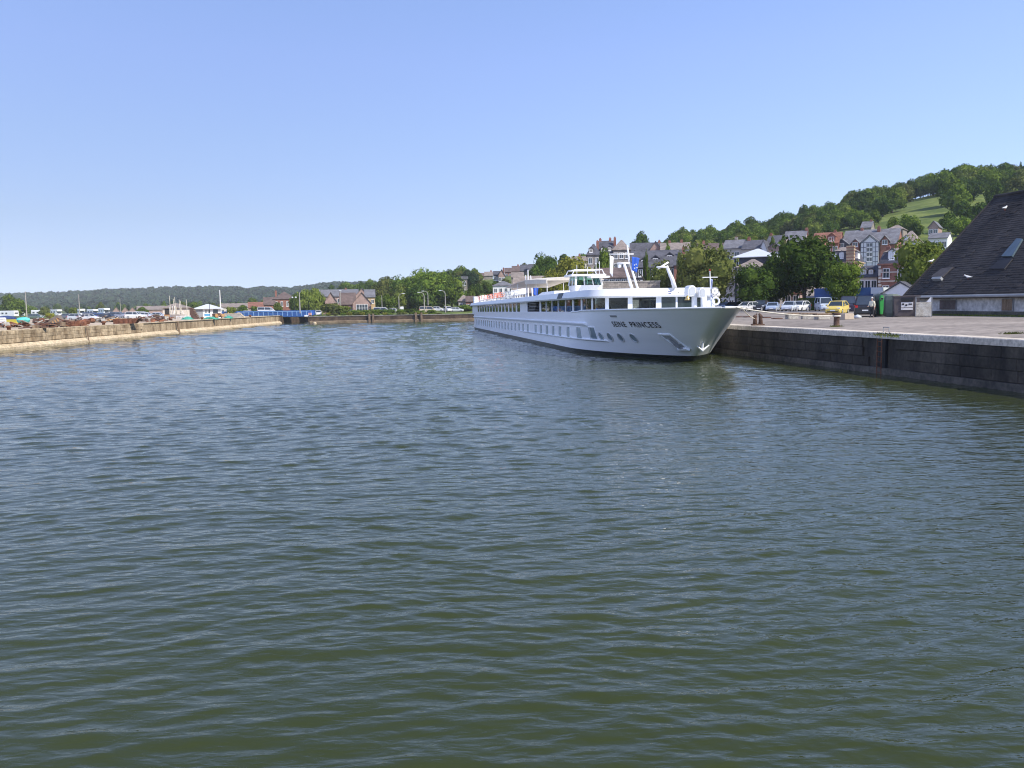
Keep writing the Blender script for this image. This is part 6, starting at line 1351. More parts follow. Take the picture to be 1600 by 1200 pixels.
# kerb and low white posts along the car park
kb = thing('car_park_kerb', 'low pale kerb along the front of the parked cars', 'kerb', (0, 0, 0))
pa, pc = ground(1140, 488.2, 60), ground(1292, 487.6, 60)
for k in range(9):
    a_ = pa.lerp(pc, k / 9); b_ = pa.lerp(pc, (k + 0.985) / 9); a_.z = gz(a_.x, a_.y); b_.z = gz(b_.x, b_.y)
    MB().loft([[(q.x, q.y, q.z - 0.1), (q.x, q.y, q.z + 0.12), (q.x, q.y + 0.22, q.z + 0.13), (q.x, q.y + 0.22, q.z - 0.1)] for q in (a_, b_)]).build('kerb_stone', M_CONC, kb)
for k, px in enumerate((1175, 1190, 1213, 1237, 1245, 1262)):
    p = ground(px, 487.6, 60); t = thing('kerb_post', 'short pale post on the car park kerb', 'post', p, 0, 'posts along the car park kerb')
    MB().lathe([(0.09, 0), (0.09, 0.5), (0.11, 0.52), (0.1, 0.6), (0.02, 0.65)], (0, 0, 0), 8).build('post', M_CONC, t); MB().lathe([(0.095, 0), (0.095, 0.08)], (0, 0, 0.38), 8).build('band', W_WHITE, t)
hd = thing('hedge', 'dark clipped hedge with sunlit top behind the car park', 'hedge', ground(1274, 485.0, 60)); 
cm_ = crown('bush', 'mid')
V, Qd, C, RR = crown_arrays(77, 10, 10, 0.05, 'round')
rng = np.random.default_rng(8); n = 5200; L_h, D_h, H_h = 3.6, 0.9, 1.75
P_ = rng.uniform(-1, 1, (n, 3)); f = rng.integers(0, 3, n); sg = np.sign(rng.normal(size=n)); P_[np.arange(n), f] = sg; P_ = P_ * np.array([L_h / 2 * 1.3, D_h, H_h / 2]) * (1 + rng.normal(0, 0.03, (n, 1))) + np.array([0, 0, H_h / 2 + 0.05])
a_ = rng.normal(size=(n, 3)); a_ /= np.linalg.norm(a_, axis=1)[:, None]; b_ = np.cross(a_, rng.normal(size=(n, 3))); b_ /= np.linalg.norm(b_, axis=1)[:, None]
me = bpy.data.meshes.new('foliage'); me.from_pydata(np.stack([P_ - a_ * .09, P_ - b_ * .06, P_ + a_ * .09, P_ + b_ * .06], 1).reshape(-1, 3).tolist(), [], np.arange(n * 4).reshape(-1, 4).tolist()); me.materials.append(LF['mid']); tag(link('foliage', me, hd), kind='stuff')
MB().chbox(-2.2, 2.2, -0.8, 0.8, 0, 1.65, 0.1).build('core', LF['dark'], hd)
# recycling containers
gb = px_thing('bottle_bank', 'tall dark bottle bank with bright green rounded front panel', 'container', 1377, 494.0)
M_BDARK = mat('container_dark', (0.035, 0.05, 0.045), 0.5, 0.15, 2); M_BGREEN = mat('container_green', (0.04, 0.30, 0.07), 0.4, 0.1, 2)
oct_ = lambda s, z: [(s * 0.78 * math.cos(math.pi / 8 + k * math.pi / 4) * 1.05, s * 0.78 * math.sin(math.pi / 8 + k * math.pi / 4), z) for k in range(8)]
MB().loft([oct_(0.82, 0.03), oct_(1.0, 0.3), oct_(1.02, 1.5), oct_(0.85, 1.95), oct_(0.4, 2.1)]).build('body', M_BDARK, gb)
prof = [(-0.28, 0.25), (-0.34, 0.7), (-0.36, 1.2), (-0.3, 1.75)]
MB().loft([[(-0.38 + dx * (0.55 + 0.45 * math.sin(math.pi * (z - 0.1) / 2.0)), -0.82 - dy, z) for dx, dy in ((-0.24, 0.0), (-0.14, 0.07), (0.14, 0.07), (0.24, 0.0))] for z in (0.2, 0.5, 0.9, 1.3, 1.7, 1.95)], True).build('front_panel', M_BGREEN, gb)
MB().torus((-0.38, -0.91, 1.62), 0.13, 0.03, 'y').build('bottle_hole_ring', M_BGREEN, gb); MB().lathe([(0.13, 0), (0.13, 0.02)], (0, 0, 0), 14).build('bottle_hole', M_BLACK, gb).matrix_local = Matrix.Translation((-0.38, -0.895, 1.62)) @ Matrix.Rotation(math.pi / 2, 4, 'X')
MB().box(0.12, 0.42, -0.83, -0.80, 1.42, 1.72).build('notice', W_WHITE, gb)
MB().tube([(-0.3, 0, 2.08), (-0.3, 0, 2.25), (0.3, 0, 2.25), (0.3, 0, 2.08)], 0.03, 6).build('lifting_bar', M_GREY, gb)
g2 = px_thing('bottle_bank', 'second grey-green bottle bank standing between the green one and the grey bin', 'container', 1394, 494.6)
M_BGREY = mat('container_greygreen', (0.13, 0.15, 0.12), 0.6, 0.15, 2)
MB().loft([oct_(0.78, 0.03), oct_(0.92, 0.3), oct_(0.92, 1.5), oct_(0.8, 1.9), oct_(0.4, 2.05)]).build('body', M_BGREY, g2)
MB().box(-0.3, 0.3, -0.76, -0.70, 1.25, 1.6).build('hatch', M_BDARK, g2); MB().box(-0.26, 0.26, -0.765, -0.71, 0.5, 1.05).build('notice', M_PALEGREY, g2)
g3 = px_thing('waste_bin', 'large grey-brown waste container with a white pictogram sign', 'container', 1415, 495.0, -20)
M_BBR = mat('container_brown', (0.085, 0.07, 0.07), 0.6, 0.15, 2)
MB().hexa([(-0.95, -0.75, 0.05), (0.95, -0.75, 0.05), (0.95, 0.75, 0.05), (-0.95, 0.75, 0.05)], [(-1.05, -0.85, 1.75), (1.05, -0.85, 1.75), (1.05, 0.85, 1.75), (-1.05, 0.85, 1.75)]).build('body', M_BBR, g3)
MB().chbox(-1.1, 1.1, -0.9, 0.9, 1.755, 1.87, 0.04).build('lid', M_BBR, g3)
sg_ = MB().hexa([(-0.45, -0.845, 0.62), (0.5, -0.845, 0.62), (0.5, -0.78, 0.62), (-0.45, -0.78, 0.62)], [(-0.45, -0.875, 1.3), (0.5, -0.875, 1.3), (0.5, -0.81, 1.3), (-0.45, -0.81, 1.3)]).build('sign', mat('sign_white', (0.66, 0.64, 0.64), 0.5, 0.05, 2), g3)
MB().box(-0.47, 0.52, -0.93, -0.86, 1.42, 1.66).build('slot', M_BLACK, g3)
MB().hexa([(-0.44, -0.855, 0.78), (0.49, -0.855, 0.78), (0.49, -0.84, 0.78), (-0.44, -0.84, 0.78)], [(-0.44, -0.862, 0.84), (0.49, -0.862, 0.84), (0.49, -0.85, 0.84), (-0.44, -0.85, 0.84)]).build('sign_line', M_BBR, sg_)
for x, z_, k in ((-0.3, 1.12, 0), (-0.05, 1.04, 1), (0.28, 1.12, 2)):
    d = MB()
    if k == 0: d.prism([(x - 0.08, z_ - 0.06), (x + 0.08, z_ - 0.06), (x + 0.1, z_ + 0.05), (x, z_ + 0.1), (x - 0.1, z_ + 0.05)], 'y', -0.885, -0.86)
    elif k == 1: d.prism([(x + 0.09 * math.cos(q), z_ + 0.09 * math.sin(q)) for q in [2 * math.pi * i / 10 for i in range(10)]], 'y', -0.885, -0.855)
    else: d.prism([(x - 0.14, z_ - 0.05), (x + 0.14, z_ - 0.05), (x + 0.14, z_ + 0.06), (x - 0.14, z_ + 0.06)], 'y', -0.885, -0.86)
    d.build('pictogram', M_BLACK, sg_)
g4 = px_thing('slatted_crate', 'open metal-framed crate with weathered white planks beside the shed', 'crate', 1443, 495.2, -28)
for x in (-0.62, 0.62):
    for y in (-0.55, 0.55): MB().box(x - 0.03, x + 0.03, y - 0.03, y + 0.03, 0, 1.75).build('corner_post', M_GREY, g4)
M_PLANK = two_tone('weathered_plank', (0.42, 0.36, 0.26), (0.66, 0.62, 0.52), 2, 0.35, 0.6)
for k in range(6): MB().box(-0.6, 0.6, -0.62, -0.585, 0.1 + k * 0.2, 0.28 + k * 0.2).build('plank', M_PLANK, g4); MB().box(-0.6, 0.6, 0.585, 0.62, 0.1 + k * 0.2, 0.28 + k * 0.2).build('plank', M_PLANK, g4)
MB().box(-0.6, 0.6, -0.58, 0.58, 0.02, 0.1).build('floor', M_PLANK, g4)
MB().prism([(0.2, 1.3), (0.58, 1.3), (0.58, 1.75)], 'y', -0.61, -0.59).build('torn_sheet', W_WHITE, g4)
MB().tube([(-0.62, -0.55, 1.72), (0.62, -0.55, 1.72), (0.62, 0.55, 1.72), (-0.62, 0.55, 1.72), (-0.62, -0.55, 1.72)], 0.03, 5).build('top_rail', M_GREY, g4)
# weeds along the shed and the coping
wd = thing('weeds', 'strip of grass and weeds along the foot of the slate shed', 'grass', (c0.x, c0.y, 0), SRZ); wd['kind'] = 'stuff'
mb = MB(); rr = random.Random(2)
for k in range(2600):
    x = rr.uniform(-0.5, 30); y = rr.uniform(-1.0, 0.5) * (0.4 + 0.6 * abs(math.sin(x * 0.4))); q_ = SHM @ Vector((x, y, 0)); z0 = gz(q_.x, q_.y); h = rr.uniform(0.06, 0.26) * (1.5 if x < 3 else 0.8)
    mb.add([(x - .03, y, z0), (x + .03, y, z0), (x + rr.uniform(-.12, .12), y + rr.uniform(-.1, .1), z0 + h)], [(0, 1, 2)])
tag(mb.build('blades', LF['light'], wd), kind='stuff')
for k, (px, lab) in enumerate(((1376, 'weeds hanging over the coping by the ladder'), (1395, 'small weeds on the coping right of the ladder'), (1583, 'dry weed clump on the quay edge near the shed door'))):
    p = onz(px, 522 + k * 2.5, 2.38) if k < 2 else ground(1583, 522); t = thing('weed_clump', lab, 'plant', p); mb = MB(); rr = random.Random(k)
    for q in range(90 if k < 2 else 160):
        x, y = rr.gauss(0, 0.28), rr.gauss(0, 0.08); h = rr.uniform(0.04, 0.16); mb.add([(x - .025, y, 0), (x + .025, y, 0), (x + rr.uniform(-.08, .08), y - rr.uniform(0, .1), h if k == 2 else rr.choice([h, -h]))], [(0, 1, 2)])
    tag(mb.build('blades', LF['olive'], t), kind='stuff')

# ------------------------------------------------------------------ the man by the black van
pp = ground(1362, 496.0)
def skin(name, verts, edges, radii, root, m_, parent=None, loc=None, rz=0, sub=2):
    me = bpy.data.meshes.new(name); me.from_pydata(verts, edges, []); o = bpy.data.objects.new(name, me); COL.objects.link(o)
    o.modifiers.new('skin', 'SKIN'); s = o.modifiers.new('sub', 'SUBSURF'); s.levels = sub; s.render_levels = sub
    for i, r_ in enumerate(radii): me.skin_vertices[0].data[i].radius = r_ if isinstance(r_, tuple) else (r_, r_)
    for d in me.skin_vertices[0].data: d.use_root = False
    me.skin_vertices[0].data[root].use_root = True
    me.materials.append(m_); o.parent = parent
    if loc is not None: o.location = loc
    o.rotation_euler = (0, 0, rz); return o
M_SKIN = mat('skin', (0.42, 0.26, 0.19), 0.6, 0.06, 6)
V = [(0, 0, 0.92), (0, 0, 1.12), (0, 0.01, 1.36), (0, 0, 1.48), (0, -0.02, 1.58), (0, -0.02, 1.70),
     (-0.18, 0, 1.40), (-0.25, 0.02, 1.14), (-0.22, -0.18, 0.98), (-0.20, -0.27, 0.97), (0.18, 0, 1.40), (0.25, 0.03, 1.13), (0.25, -0.02, 0.88), (0.25, -0.03, 0.79),
     (-0.1, 0, 0.86), (-0.11, -0.03, 0.48), (-0.11, 0.01, 0.09), (-0.11, -0.12, 0.04), (0.1, 0, 0.86), (0.12, 0.02, 0.48), (0.13, 0.07, 0.09), (0.14, -0.06, 0.04)]
E = [(0, 1), (1, 2), (2, 3), (3, 4), (4, 5), (2, 6), (6, 7), (7, 8), (8, 9), (2, 10), (10, 11), (11, 12), (12, 13), (0, 14), (14, 15), (15, 16), (16, 17), (0, 18), (18, 19), (19, 20), (20, 21)]
Rr_ = [0.14, 0.13, 0.14, 0.055, 0.085, 0.075, 0.065, 0.05, 0.035, 0.03, 0.065, 0.05, 0.035, 0.03, 0.085, 0.06, 0.045, 0.04, 0.085, 0.06, 0.045, 0.04]
for hb_, d in ((9, Vector((0, -1, -0.1))), (13, Vector((0, -0.15, -1)))):
    base = Vector(V[hb_]); side = Vector((1, 0, 0))
    for k, (o_, l_) in enumerate(((-0.028, 0.06), (-0.009, 0.075), (0.01, 0.07), (0.028, 0.055))):
        i = len(V); V.append(tuple(base + side * o_ + d * 0.055)); V.append(tuple(base + side * o_ * 1.1 + d * (0.055 + l_ * 0.6))); V.append(tuple(base + side * o_ + d * (0.055 + l_) + Vector((0, 0.012, -0.01)))); E += [(hb_, i), (i, i + 1), (i + 1, i + 2)]; Rr_ += [0.010, 0.009, 0.008]
    i = len(V); V.append(tuple(base + side * 0.04 + d * 0.0)); V.append(tuple(base + side * 0.055 + d * 0.05)); E += [(hb_, i), (i, i + 1)]; Rr_ += [0.011, 0.009]
man = skin('person', V, E, Rr_, 0, M_SKIN, None, pp, R(-55)); tag(man, 'person in a pale jacket and dark trousers walking beside the black van', 'person')
M_JACK = mat('pale_jacket', (0.66, 0.62, 0.48), 0.85, 0.08, 5); M_TROU = mat('dark_trousers', (0.03, 0.032, 0.035), 0.9, 0.15, 5); M_HAIR = mat('white_cap', (0.6, 0.58, 0.55), 0.9, 0.1, 8)
skin('jacket', [V[i] for i in (0, 1, 2, 3, 6, 7, 8, 10, 11, 12)], [(0, 1), (1, 2), (2, 3), (2, 4), (4, 5), (5, 6), (2, 7), (7, 8), (8, 9)], [0.185, 0.175, 0.18, 0.075, 0.085, 0.07, 0.052, 0.085, 0.07, 0.052], 0, M_JACK, man)
skin('trousers', [(0, 0, 0.94), V[14], V[15], (-0.11, 0.01, 0.12), V[18], V[19], (0.13, 0.07, 0.12)], [(0, 1), (1, 2), (2, 3), (0, 4), (4, 5), (5, 6)], [0.15, 0.11, 0.08, 0.068, 0.11, 0.08, 0.068], 0, M_TROU, man)
for s_, (x, y) in ((0, (-0.11, -0.03)), (1, (0.14, 0.04))): MB().chbox(x - 0.05, x + 0.05, y - 0.18, y + 0.09, -0.005, 0.10, 0.03).build('shoe', M_BLACK, man)
MB().lathe([(0.1, 0), (0.105, 0.05), (0.09, 0.1), (0.05, 0.13), (0.01, 0.135)], (0, -0.01, 1.69), 12).build('cap', M_HAIR, man, True)
fc = MB(); fc.loft([[(-0.012, -0.10, 1.66), (0.012, -0.10, 1.66), (0, -0.09, 1.70)], [(-0.015, -0.135, 1.63), (0.015, -0.135, 1.63), (0, -0.115, 1.66)]]).build('nose', M_SKIN, man)
for s in (-1, 1): MB().lathe([(0.004, -0.012), (0.013, 0), (0.004, 0.012)], (s * 0.033, -0.098, 1.68), 8).build('eye', M_BLACK, man); MB().chbox(s * 0.088 - 0.012, s * 0.088 + 0.012, -0.03, 0.02, 1.62, 1.69, 0.008).build('ear', M_SKIN, man)
MB().box(-0.025, 0.025, -0.105, -0.09, 1.588, 1.598).build('mouth', mat('lip', (0.3, 0.1, 0.09), 0.6, 0.05, 5), man)

# ------------------------------------------------------------------ left bank: scrap, boats, poles, bridge
def pole(name, lab, px, py0, Y, r_, m_, head=None, cat='pole'):
    b = carY(px, Y); z1 = at(px, py0, Y).z - b.z; t = thing(name, lab, cat, b)
    MB().tube([(0, 0, -0.1), (0, 0, z1)], [r_, r_ * 0.55], 8).build('shaft', m_, t)
    if head == 'double':
        for s in (-1, 1): MB().tube([(0, 0, z1 - 0.2), (s * 0.45, 0, z1 - 0.05)], 0.04, 5).build('arm', m_, t); MB().lathe([(0.05, 0), (0.26, 0.1), (0.26, 0.35), (0.05, 0.45)], (s * 0.5, 0, z1 - 0.15), 10).build('lantern', M_LAMP, t)
    elif head in ('left', 'right'):
        s = -1 if head == 'left' else 1
        MB().tube([(0, 0, z1 - 0.4), (s * 0.15, 0, z1 + 0.35), (s * 0.7, 0, z1 + 0.75), (s * 1.3, 0, z1 + 0.8)], [r_ * .55, r_ * .5, r_ * .45, r_ * .4], 7).build('curved_arm', m_, t)
        MB().chbox(s * 1.5 - 0.4, s * 1.5 + 0.4, -0.17, 0.17, z1 + 0.72, z1 + 0.9, 0.05).build('lamp_head', M_LAMP, t)
    elif head == 'single': MB().chbox(-0.3, 0.3, -0.15, 0.15, z1 - 0.05, z1 + 0.15, 0.04).build('lamp_head', M_LAMP, t)
    return t
pole('flagpole', 'tall bare pole behind the turquoise tarpaulin', 41, 455, 195, 0.13, M_CONC)
pole('flagpole', 'tall bare pole in front of the square camper van', 124, 460, 225, 0.13, M_CONC)
pole('flagpole', 'slim pale pole near the grey car', 188, 467, 240, 0.09, M_CONC)
pole('flagpole', 'tallest white pole beside the white kiosk', 344.5, 453, 232, 0.17, W_WHITE)
pole('flagpole', 'dark slender pole in front of the white kiosk', 327.5, 470, 198, 0.08, M_BLACK)
pole('street_lamp', 'dark lamp post with two globe lanterns by the willow', 460, 465, 256, 0.11, M_BLACK, 'double', 'street lamp')
pole('tall_mast', 'stout pale mast at the end of the blue bridge', 468.5, 457, 248, 0.22, M_CONC, None, 'mast')
pole('street_lamp', 'straight pale lamp post before the long brown-roofed wing', 532.5, 454, 256, 0.14, M_CONC, 'single', 'street lamp')
pole('street_lamp', 'plain post beside the rounded grey-green tree', 597, 461, 258, 0.12, M_CONC, None, 'street lamp')
pole('street_lamp', 'curved lamp bending right beside the white sign', 623.5, 463, 256, 0.16, M_CONC, 'right', 'street lamp')
pole('street_lamp', 'curved lamp bending left, nearer of the close pair', 663, 461, 254, 0.18, M_CONC, 'left', 'street lamp')
pole('street_lamp', 'curved lamp bending left, farther of the close pair', 669, 459, 260, 0.16, M_CONC, 'left', 'street lamp')
pole('street_lamp', 'curved lamp bending left near the ship stern', 696, 458, 257, 0.16, M_CONC, 'left', 'street lamp')
sg2 = thing('white_sign', 'white upright sign panel beside a curved lamp on the far bank', 'sign', carY(628, 255))
MB().chbox(-0.5, 0.5, -0.08, 0.08, 0.5, 2.1, 0.12).build('panel', W_WHITE, sg2); MB().box(-0.3, 0.3, -0.06, 0.06, 0, 0.5).build('foot', W_WHITE, sg2)
bu = thing('mooring_buoy', 'small pale buoy floating before the far wall', 'buoy', onz(492, 506, 0.0)); MB().lathe([(0.1, -0.2), (0.42, -0.1), (0.5, 0.15), (0.35, 0.42), (0.1, 0.52), (0.05, 0.6)], (0, 0, 0), 12).build('float', M_LLEDGE, bu, True); MB().torus((0, 0, 0.62), 0.08, 0.02, 'y').build('ring', M_GREY, bu)
# blue bridge
br = thing('blue_bridge', 'low blue swing bridge over the channel at the basin corner', 'bridge', (0, 0, 0))
A = Vector((at(378, 490, 243).x, 243.5, 2.35)); B = Vector((at(489, 490, 246).x, 246.0, 2.35)); dv = (B - A); n = Vector((-dv.y, dv.x, 0)).normalized()
def bslab(f0, f1, o0, o1, z0, z1, nm, m_):
    a_, b_ = A.lerp(B, f0), A.lerp(B, f1)
    return MB().hexa([a_ + n * o0 + Vector((0, 0, z0)), b_ + n * o0 + Vector((0, 0, z0)), b_ + n * o1 + Vector((0, 0, z0)), a_ + n * o1 + Vector((0, 0, z0))], [a_ + n * o0 + Vector((0, 0, z1)), b_ + n * o0 + Vector((0, 0, z1)), b_ + n * o1 + Vector((0, 0, z1)), a_ + n * o1 + Vector((0, 0, z1))]).build(nm, m_, br)
bslab(0.55, 1.0, -0.1, 7.0, -0.6, -0.1, 'deck', M_BLACK)
bslab(0.5, 0.98, -0.3, -0.12, -0.5, 0.45, 'girder', M_BLUE)
bslab(0.0, 0.98, -0.42, -0.31, 0.98, 1.1, 'top_rail', mat('rail_pale_blue', (0.22, 0.38, 0.62), 0.5, 0.1, 1))
bslab(0.0, 1.0, 6.5, 6.6, 0.0, 1.3, 'far_parapet', M_BLUE)
for k in range(11):
    f = k * 0.055 + 0.0; bslab(f, f + 0.05, -0.25, -0.18, -0.3, 0.9, 'panel', M_BLUE)
for k in range(15):
    f = 0.02 + k * 0.068; bslab(f, f + 0.008, -0.40, -0.30, -0.3, 0.98, 'rail_post', MATS['rail_pale_blue'])
bslab(0.93, 1.0, -0.2, 4.0, -0.4, 1.15, 'end_cabinet', mat('bright_blue', (0.025, 0.11, 0.45), 0.5, 0.1, 1))
bslab(0.88, 0.93, -0.7, -0.45, -0.5, -0.1, 'hinge', W_WHITE)
sb_ = thing('red_white_board', 'small red and white striped board at the bridge end', 'sign', (at(484, 490, 244).x, 244.3, 1.95)); MB().box(-0.5, 0.5, 0, 0.06, 0.1, 0.95).build('board', mat('board_pink', (0.6, 0.42, 0.40), 0.6, 0.1, 2), sb_); MB().box(-0.12, 0.1, -0.02, 0.0, 0.12, 0.92).build('stripe', M_RED, sb_)
fn = thing('blue_fence', 'dark blue panel fence beside the white kiosk', 'fence', (0, 0, 0)); fa, fb_ = carY(346, 240), carY(392, 246)
for k in range(9):
    a_, b_ = fa.lerp(fb_, k / 9), fa.lerp(fb_, (k + 0.94) / 9); MB().hexa([a_, b_, b_ + Vector((0, .08, 0)), a_ + Vector((0, .08, 0))], [a_ + Vector((0, 0, 1.4)), b_ + Vector((0, 0, 1.4)), b_ + Vector((0, .08, 1.4)), a_ + Vector((0, .08, 1.4))]).build('panel', M_BLUE, fn)
# scrap heaps: bars, plates and beams thrown together
def heap(lab, px, pyb, w_, d_, h_, mats, n, seed, name='scrap_heap', big=1.0):
    pa_, pb_ = ground(px[0], pyb[0], 80), ground(px[1], pyb[1], 80); p = (pa_ + pb_) / 2; dd = pb_ - pa_; w_ = dd.length
    p.x = min(p.x, lx(p.y) - 1.6); p.z = gz(p.x, p.y)
    t = thing(name, lab, 'scrap heap', p, math.atan2(dd.y, dd.x)); rr = random.Random(seed); n = int(n * max(1, w_ / 7))
    for k in range(n):
        m_ = rr.choice(mats); x = rr.uniform(-w_ / 2, w_ / 2); y = rr.uniform(-d_ / 2, d_ / 2); z = max(0.02, h_ * (1 - (2 * x / w_) ** 2 * 0.7) * rr.random() * 0.85); L = rr.uniform(0.6, 1.9) * big; a_ = rr.uniform(0, 6.28); ti = rr.uniform(-0.3, 0.45)
        M_ = Matrix.Translation((x, y, z + abs(math.sin(ti)) * L / 2)) @ Matrix.Rotation(a_, 4, 'Z') @ Matrix.Rotation(ti, 4, 'Y'); mb = MB(); kind = rr.random()
        if kind < 0.45: mb.box(-L / 2, L / 2, -0.07, 0.07, -0.07, 0.07, M_)
        elif kind < 0.7: mb.box(-L / 2, L / 2, -0.35, 0.35, -0.03, 0.03, M_)
        elif kind < 0.88: mb.tube([M_ @ Vector((-L / 2, 0, 0)), M_ @ Vector((L / 2, 0, 0))], 0.09, 6)
        else: mb.box(-0.4, 0.4, -0.35, 0.35, -0.3, 0.3, M_)
        mb.build(rr.choice(['beam', 'plate', 'bar']) if name == 'scrap_heap' else 'timber', m_, t)
    return t
M_RUST2 = two_tone('rust_bright', (0.15, 0.055, 0.03), (0.28, 0.12, 0.07), 2, 0.4, 0.6); M_OWOOD = mat('orange_timber', (0.46, 0.26, 0.11), 0.85, 0.2, 2); M_NET = mat('green_net', (0.06, 0.30, 0.22), 0.9, 0.25, 4); M_BRN = mat('brown_scrap', (0.10, 0.055, 0.04), 0.85, 0.3, 2)
heap('low rusty heap of chains and bars left of the turquoise tarpaulin', (-6, 34), (512.5, 511), 0, 2, 0.5, [M_RUST2, M_RUST, M_CONC], 26, 1)
heap('rusty heap of anchors and beams below the tilted crate', (56, 128), (514, 509.5), 0, 2, 0.7, [M_BRN, M_RUST, M_RUST, M_WOOD], 34, 2)
heap('rusty scrap behind the turquoise tarpaulin', (46, 84), (506.5, 506), 0, 2.5, 0.8, [M_BRN, M_RUST, M_CONC, M_BRN], 30, 3)
heap('dark rusty heap right of the tilted crate', (106, 135), (508, 506.5), 0, 2.2, 1.1, [M_BRN, M_RUST, M_RUST2], 34, 4)
heap('orange-brown heap of long timbers before the black saloon', (142, 184), (504.5, 503), 0, 2.0, 0.6, [M_OWOOD, M_WOOD, M_WOOD, M_CONC], 30, 5, 'timber_heap', 1.5)
heap('dark reddish scrap pile in front of the white hatchback', (220, 262), (502.5, 500.8), 0, 2.2, 1.2, [M_BRN, M_RUST, M_CONC, M_WOOD], 42, 6)
heap('bright red-brown scrap at the right end of the dark pile', (246, 261), (504, 503.3), 0, 1.6, 0.9, [M_RUST2, M_RUST2, M_BRN], 18, 7)
heap('orange rubble and rusty beams in front of the kiosk', (329, 350), (498, 497.5), 0, 2, 1.2, [M_RUST2, M_OWOOD, M_BRN], 26, 8)
heap('long low pile of orange sand-coloured rubble by the blue fence', (352, 380), (496.5, 496), 0, 2, 1.2, [M_CONC, M_OWOOD, M_CONC], 30, 9)
heap('low litter of planks behind the yellow crate', (26, 58), (510.5, 509.5), 0, 1.5, 0.4, [M_RUST, M_CONC], 16, 10)
heap('scattered grey and rusty parts before the pale blue saloon', (208, 226), (502.5, 501.8), 0, 1.5, 0.6, [M_CONC, M_BRN], 14, 12)
for px, py, w_, lab, sd in ((293, 499.3, 2.6, 'heap of green fishing net at the foot of the wooden ramp', 1), (330, 499, 3.4, 'long heap of green fishing net before the kiosk', 2), (357, 498, 2.2, 'green net piled at the right of the rubble', 3)):
    p = ground(px, py, 80); t = thing('fishing_net', lab, 'net', p); rr = random.Random(sd); rings = []
    for i in range(9):
        f = i / 8; r_ = 0.5 * math.sin(math.pi * clamp(f, .04, .96)) + 0.05; rings.append([((f - 0.5) * w_ + rr.uniform(-.1, .1), r_ * 1.3 * math.cos(a_) * rr.uniform(.8, 1.2), max(0, r_ * 1.1 * math.sin(a_) * rr.uniform(.7, 1.3))) for a_ in [math.pi * k / 8 for k in range(9)]])
    MB().loft(rings, True, False).build('net', M_NET, t)
# turquoise tarpaulin, yellow crate, white tank, tilted crate, skip
tp = thing('tarpaulin', 'turquoise tarpaulin bundled over a rounded boat among the scrap', 'tarpaulin', ground(37, 509, 80)); rr = random.Random(4); rings = []
for z_, r_ in ((0, 0.25), (0.25, 0.45), (0.6, 0.9), (0.95, 1.08), (1.2, 0.9), (1.3, 0.35)):
    rings.append([(r_ * 0.95 * math.cos(a_) * rr.uniform(.93, 1.07) , r_ * 0.8 * math.sin(a_) * rr.uniform(.93, 1.07), z_ + rr.uniform(-.04, .04)) for a_ in [2 * math.pi * k / 14 for k in range(14)]])
MB().loft(rings).build('cover', mat('turquoise', (0.10, 0.52, 0.48), 0.6, 0.1, 2), tp)
yc = thing('yellow_crate', 'long yellow crate left of the turquoise tarpaulin', 'crate', ground(18, 506.5, 80)); 
for k in range(4): MB().box(-1.1, 1.1, -0.5, -0.46, 0.05 + k * 0.2, 0.22 + k * 0.2).build('plank', mat('crate_yellow', (0.55, 0.48, 0.06), 0.6, 0.15, 3), yc)
MB().box(-1.1, 1.1, -0.45, 0.45, 0.0, 0.7).build('box', MATS['crate_yellow'], yc)
wt = thing('water_tank', 'white plastic tank at the edge of the scrapyard', 'tank', ground(2, 507.5, 80)); MB().chbox(-0.6, 0.6, -0.5, 0.5, 0.1, 1.2, 0.1).build('tank', W_WHITE, wt)
for k in range(3): MB().box(-0.62, 0.62, -0.52, 0.52, 0.25 + k * 0.33, 0.30 + k * 0.33).build('cage_bar', M_GREY, wt)
bo = thing('covered_boat', 'boat under a dark blue cover beside the white tank', 'boat', ground(10, 503.5, 80)); MB().loft([[(x, w_ * c_, z_) for c_, z_ in ((-1, 0.75), (-0.75, 0.2), (0.75, 0.2), (1, 0.75), (0, zc))] for x, w_, zc in ((-2.2, 0.1, 0.9), (-1.2, 0.7, 1.25), (0.3, 0.85, 1.35), (1.9, 0.7, 1.1))]).build('hull_and_cover', mat('navy_cover', (0.03, 0.05, 0.14), 0.7, 0.2, 2), bo)
tc = thing('tilted_crate', 'big tilted timber crate with yellow slats on the quay edge', 'crate', ground(97, 509.5, 80)); Mt = Matrix.Rotation(R(-24), 4, 'Y')
ob = MB().box(-0.95, 0.35, -0.6, 0.6, 0.1, 1.6, Mt).build('box', mat('grey_brown_panel', (0.17, 0.14, 0.12), 0.85, 0.2, 2), tc)
for k in range(3): MB().box(-0.75 + k * 0.4, -0.58 + k * 0.4, -0.66, -0.61, 0.12, 1.25, Mt).build('slat', M_OWOOD, tc)
sk_ = thing('rusty_skip', 'long rusty red skip lying on the quay edge', 'skip', ground(199, 508.0, 80)); MB().hexa([(-2.0, -0.5, 0.05), (1.4, -0.5, 0.05), (1.4, 0.5, 0.05), (-2.0, 0.5, 0.05)], [(-1.9, -0.7, 0.85), (2.1, -0.7, 0.85), (2.1, 0.7, 0.85), (-1.9, 0.7, 0.85)]).build('body', M_RUST2, sk_)
for k in range(5): MB().box(-1.7 + k * 0.75, -1.62 + k * 0.75, -0.74, -0.6, 0.15, 0.83).build('rib', M_RUST, sk_)
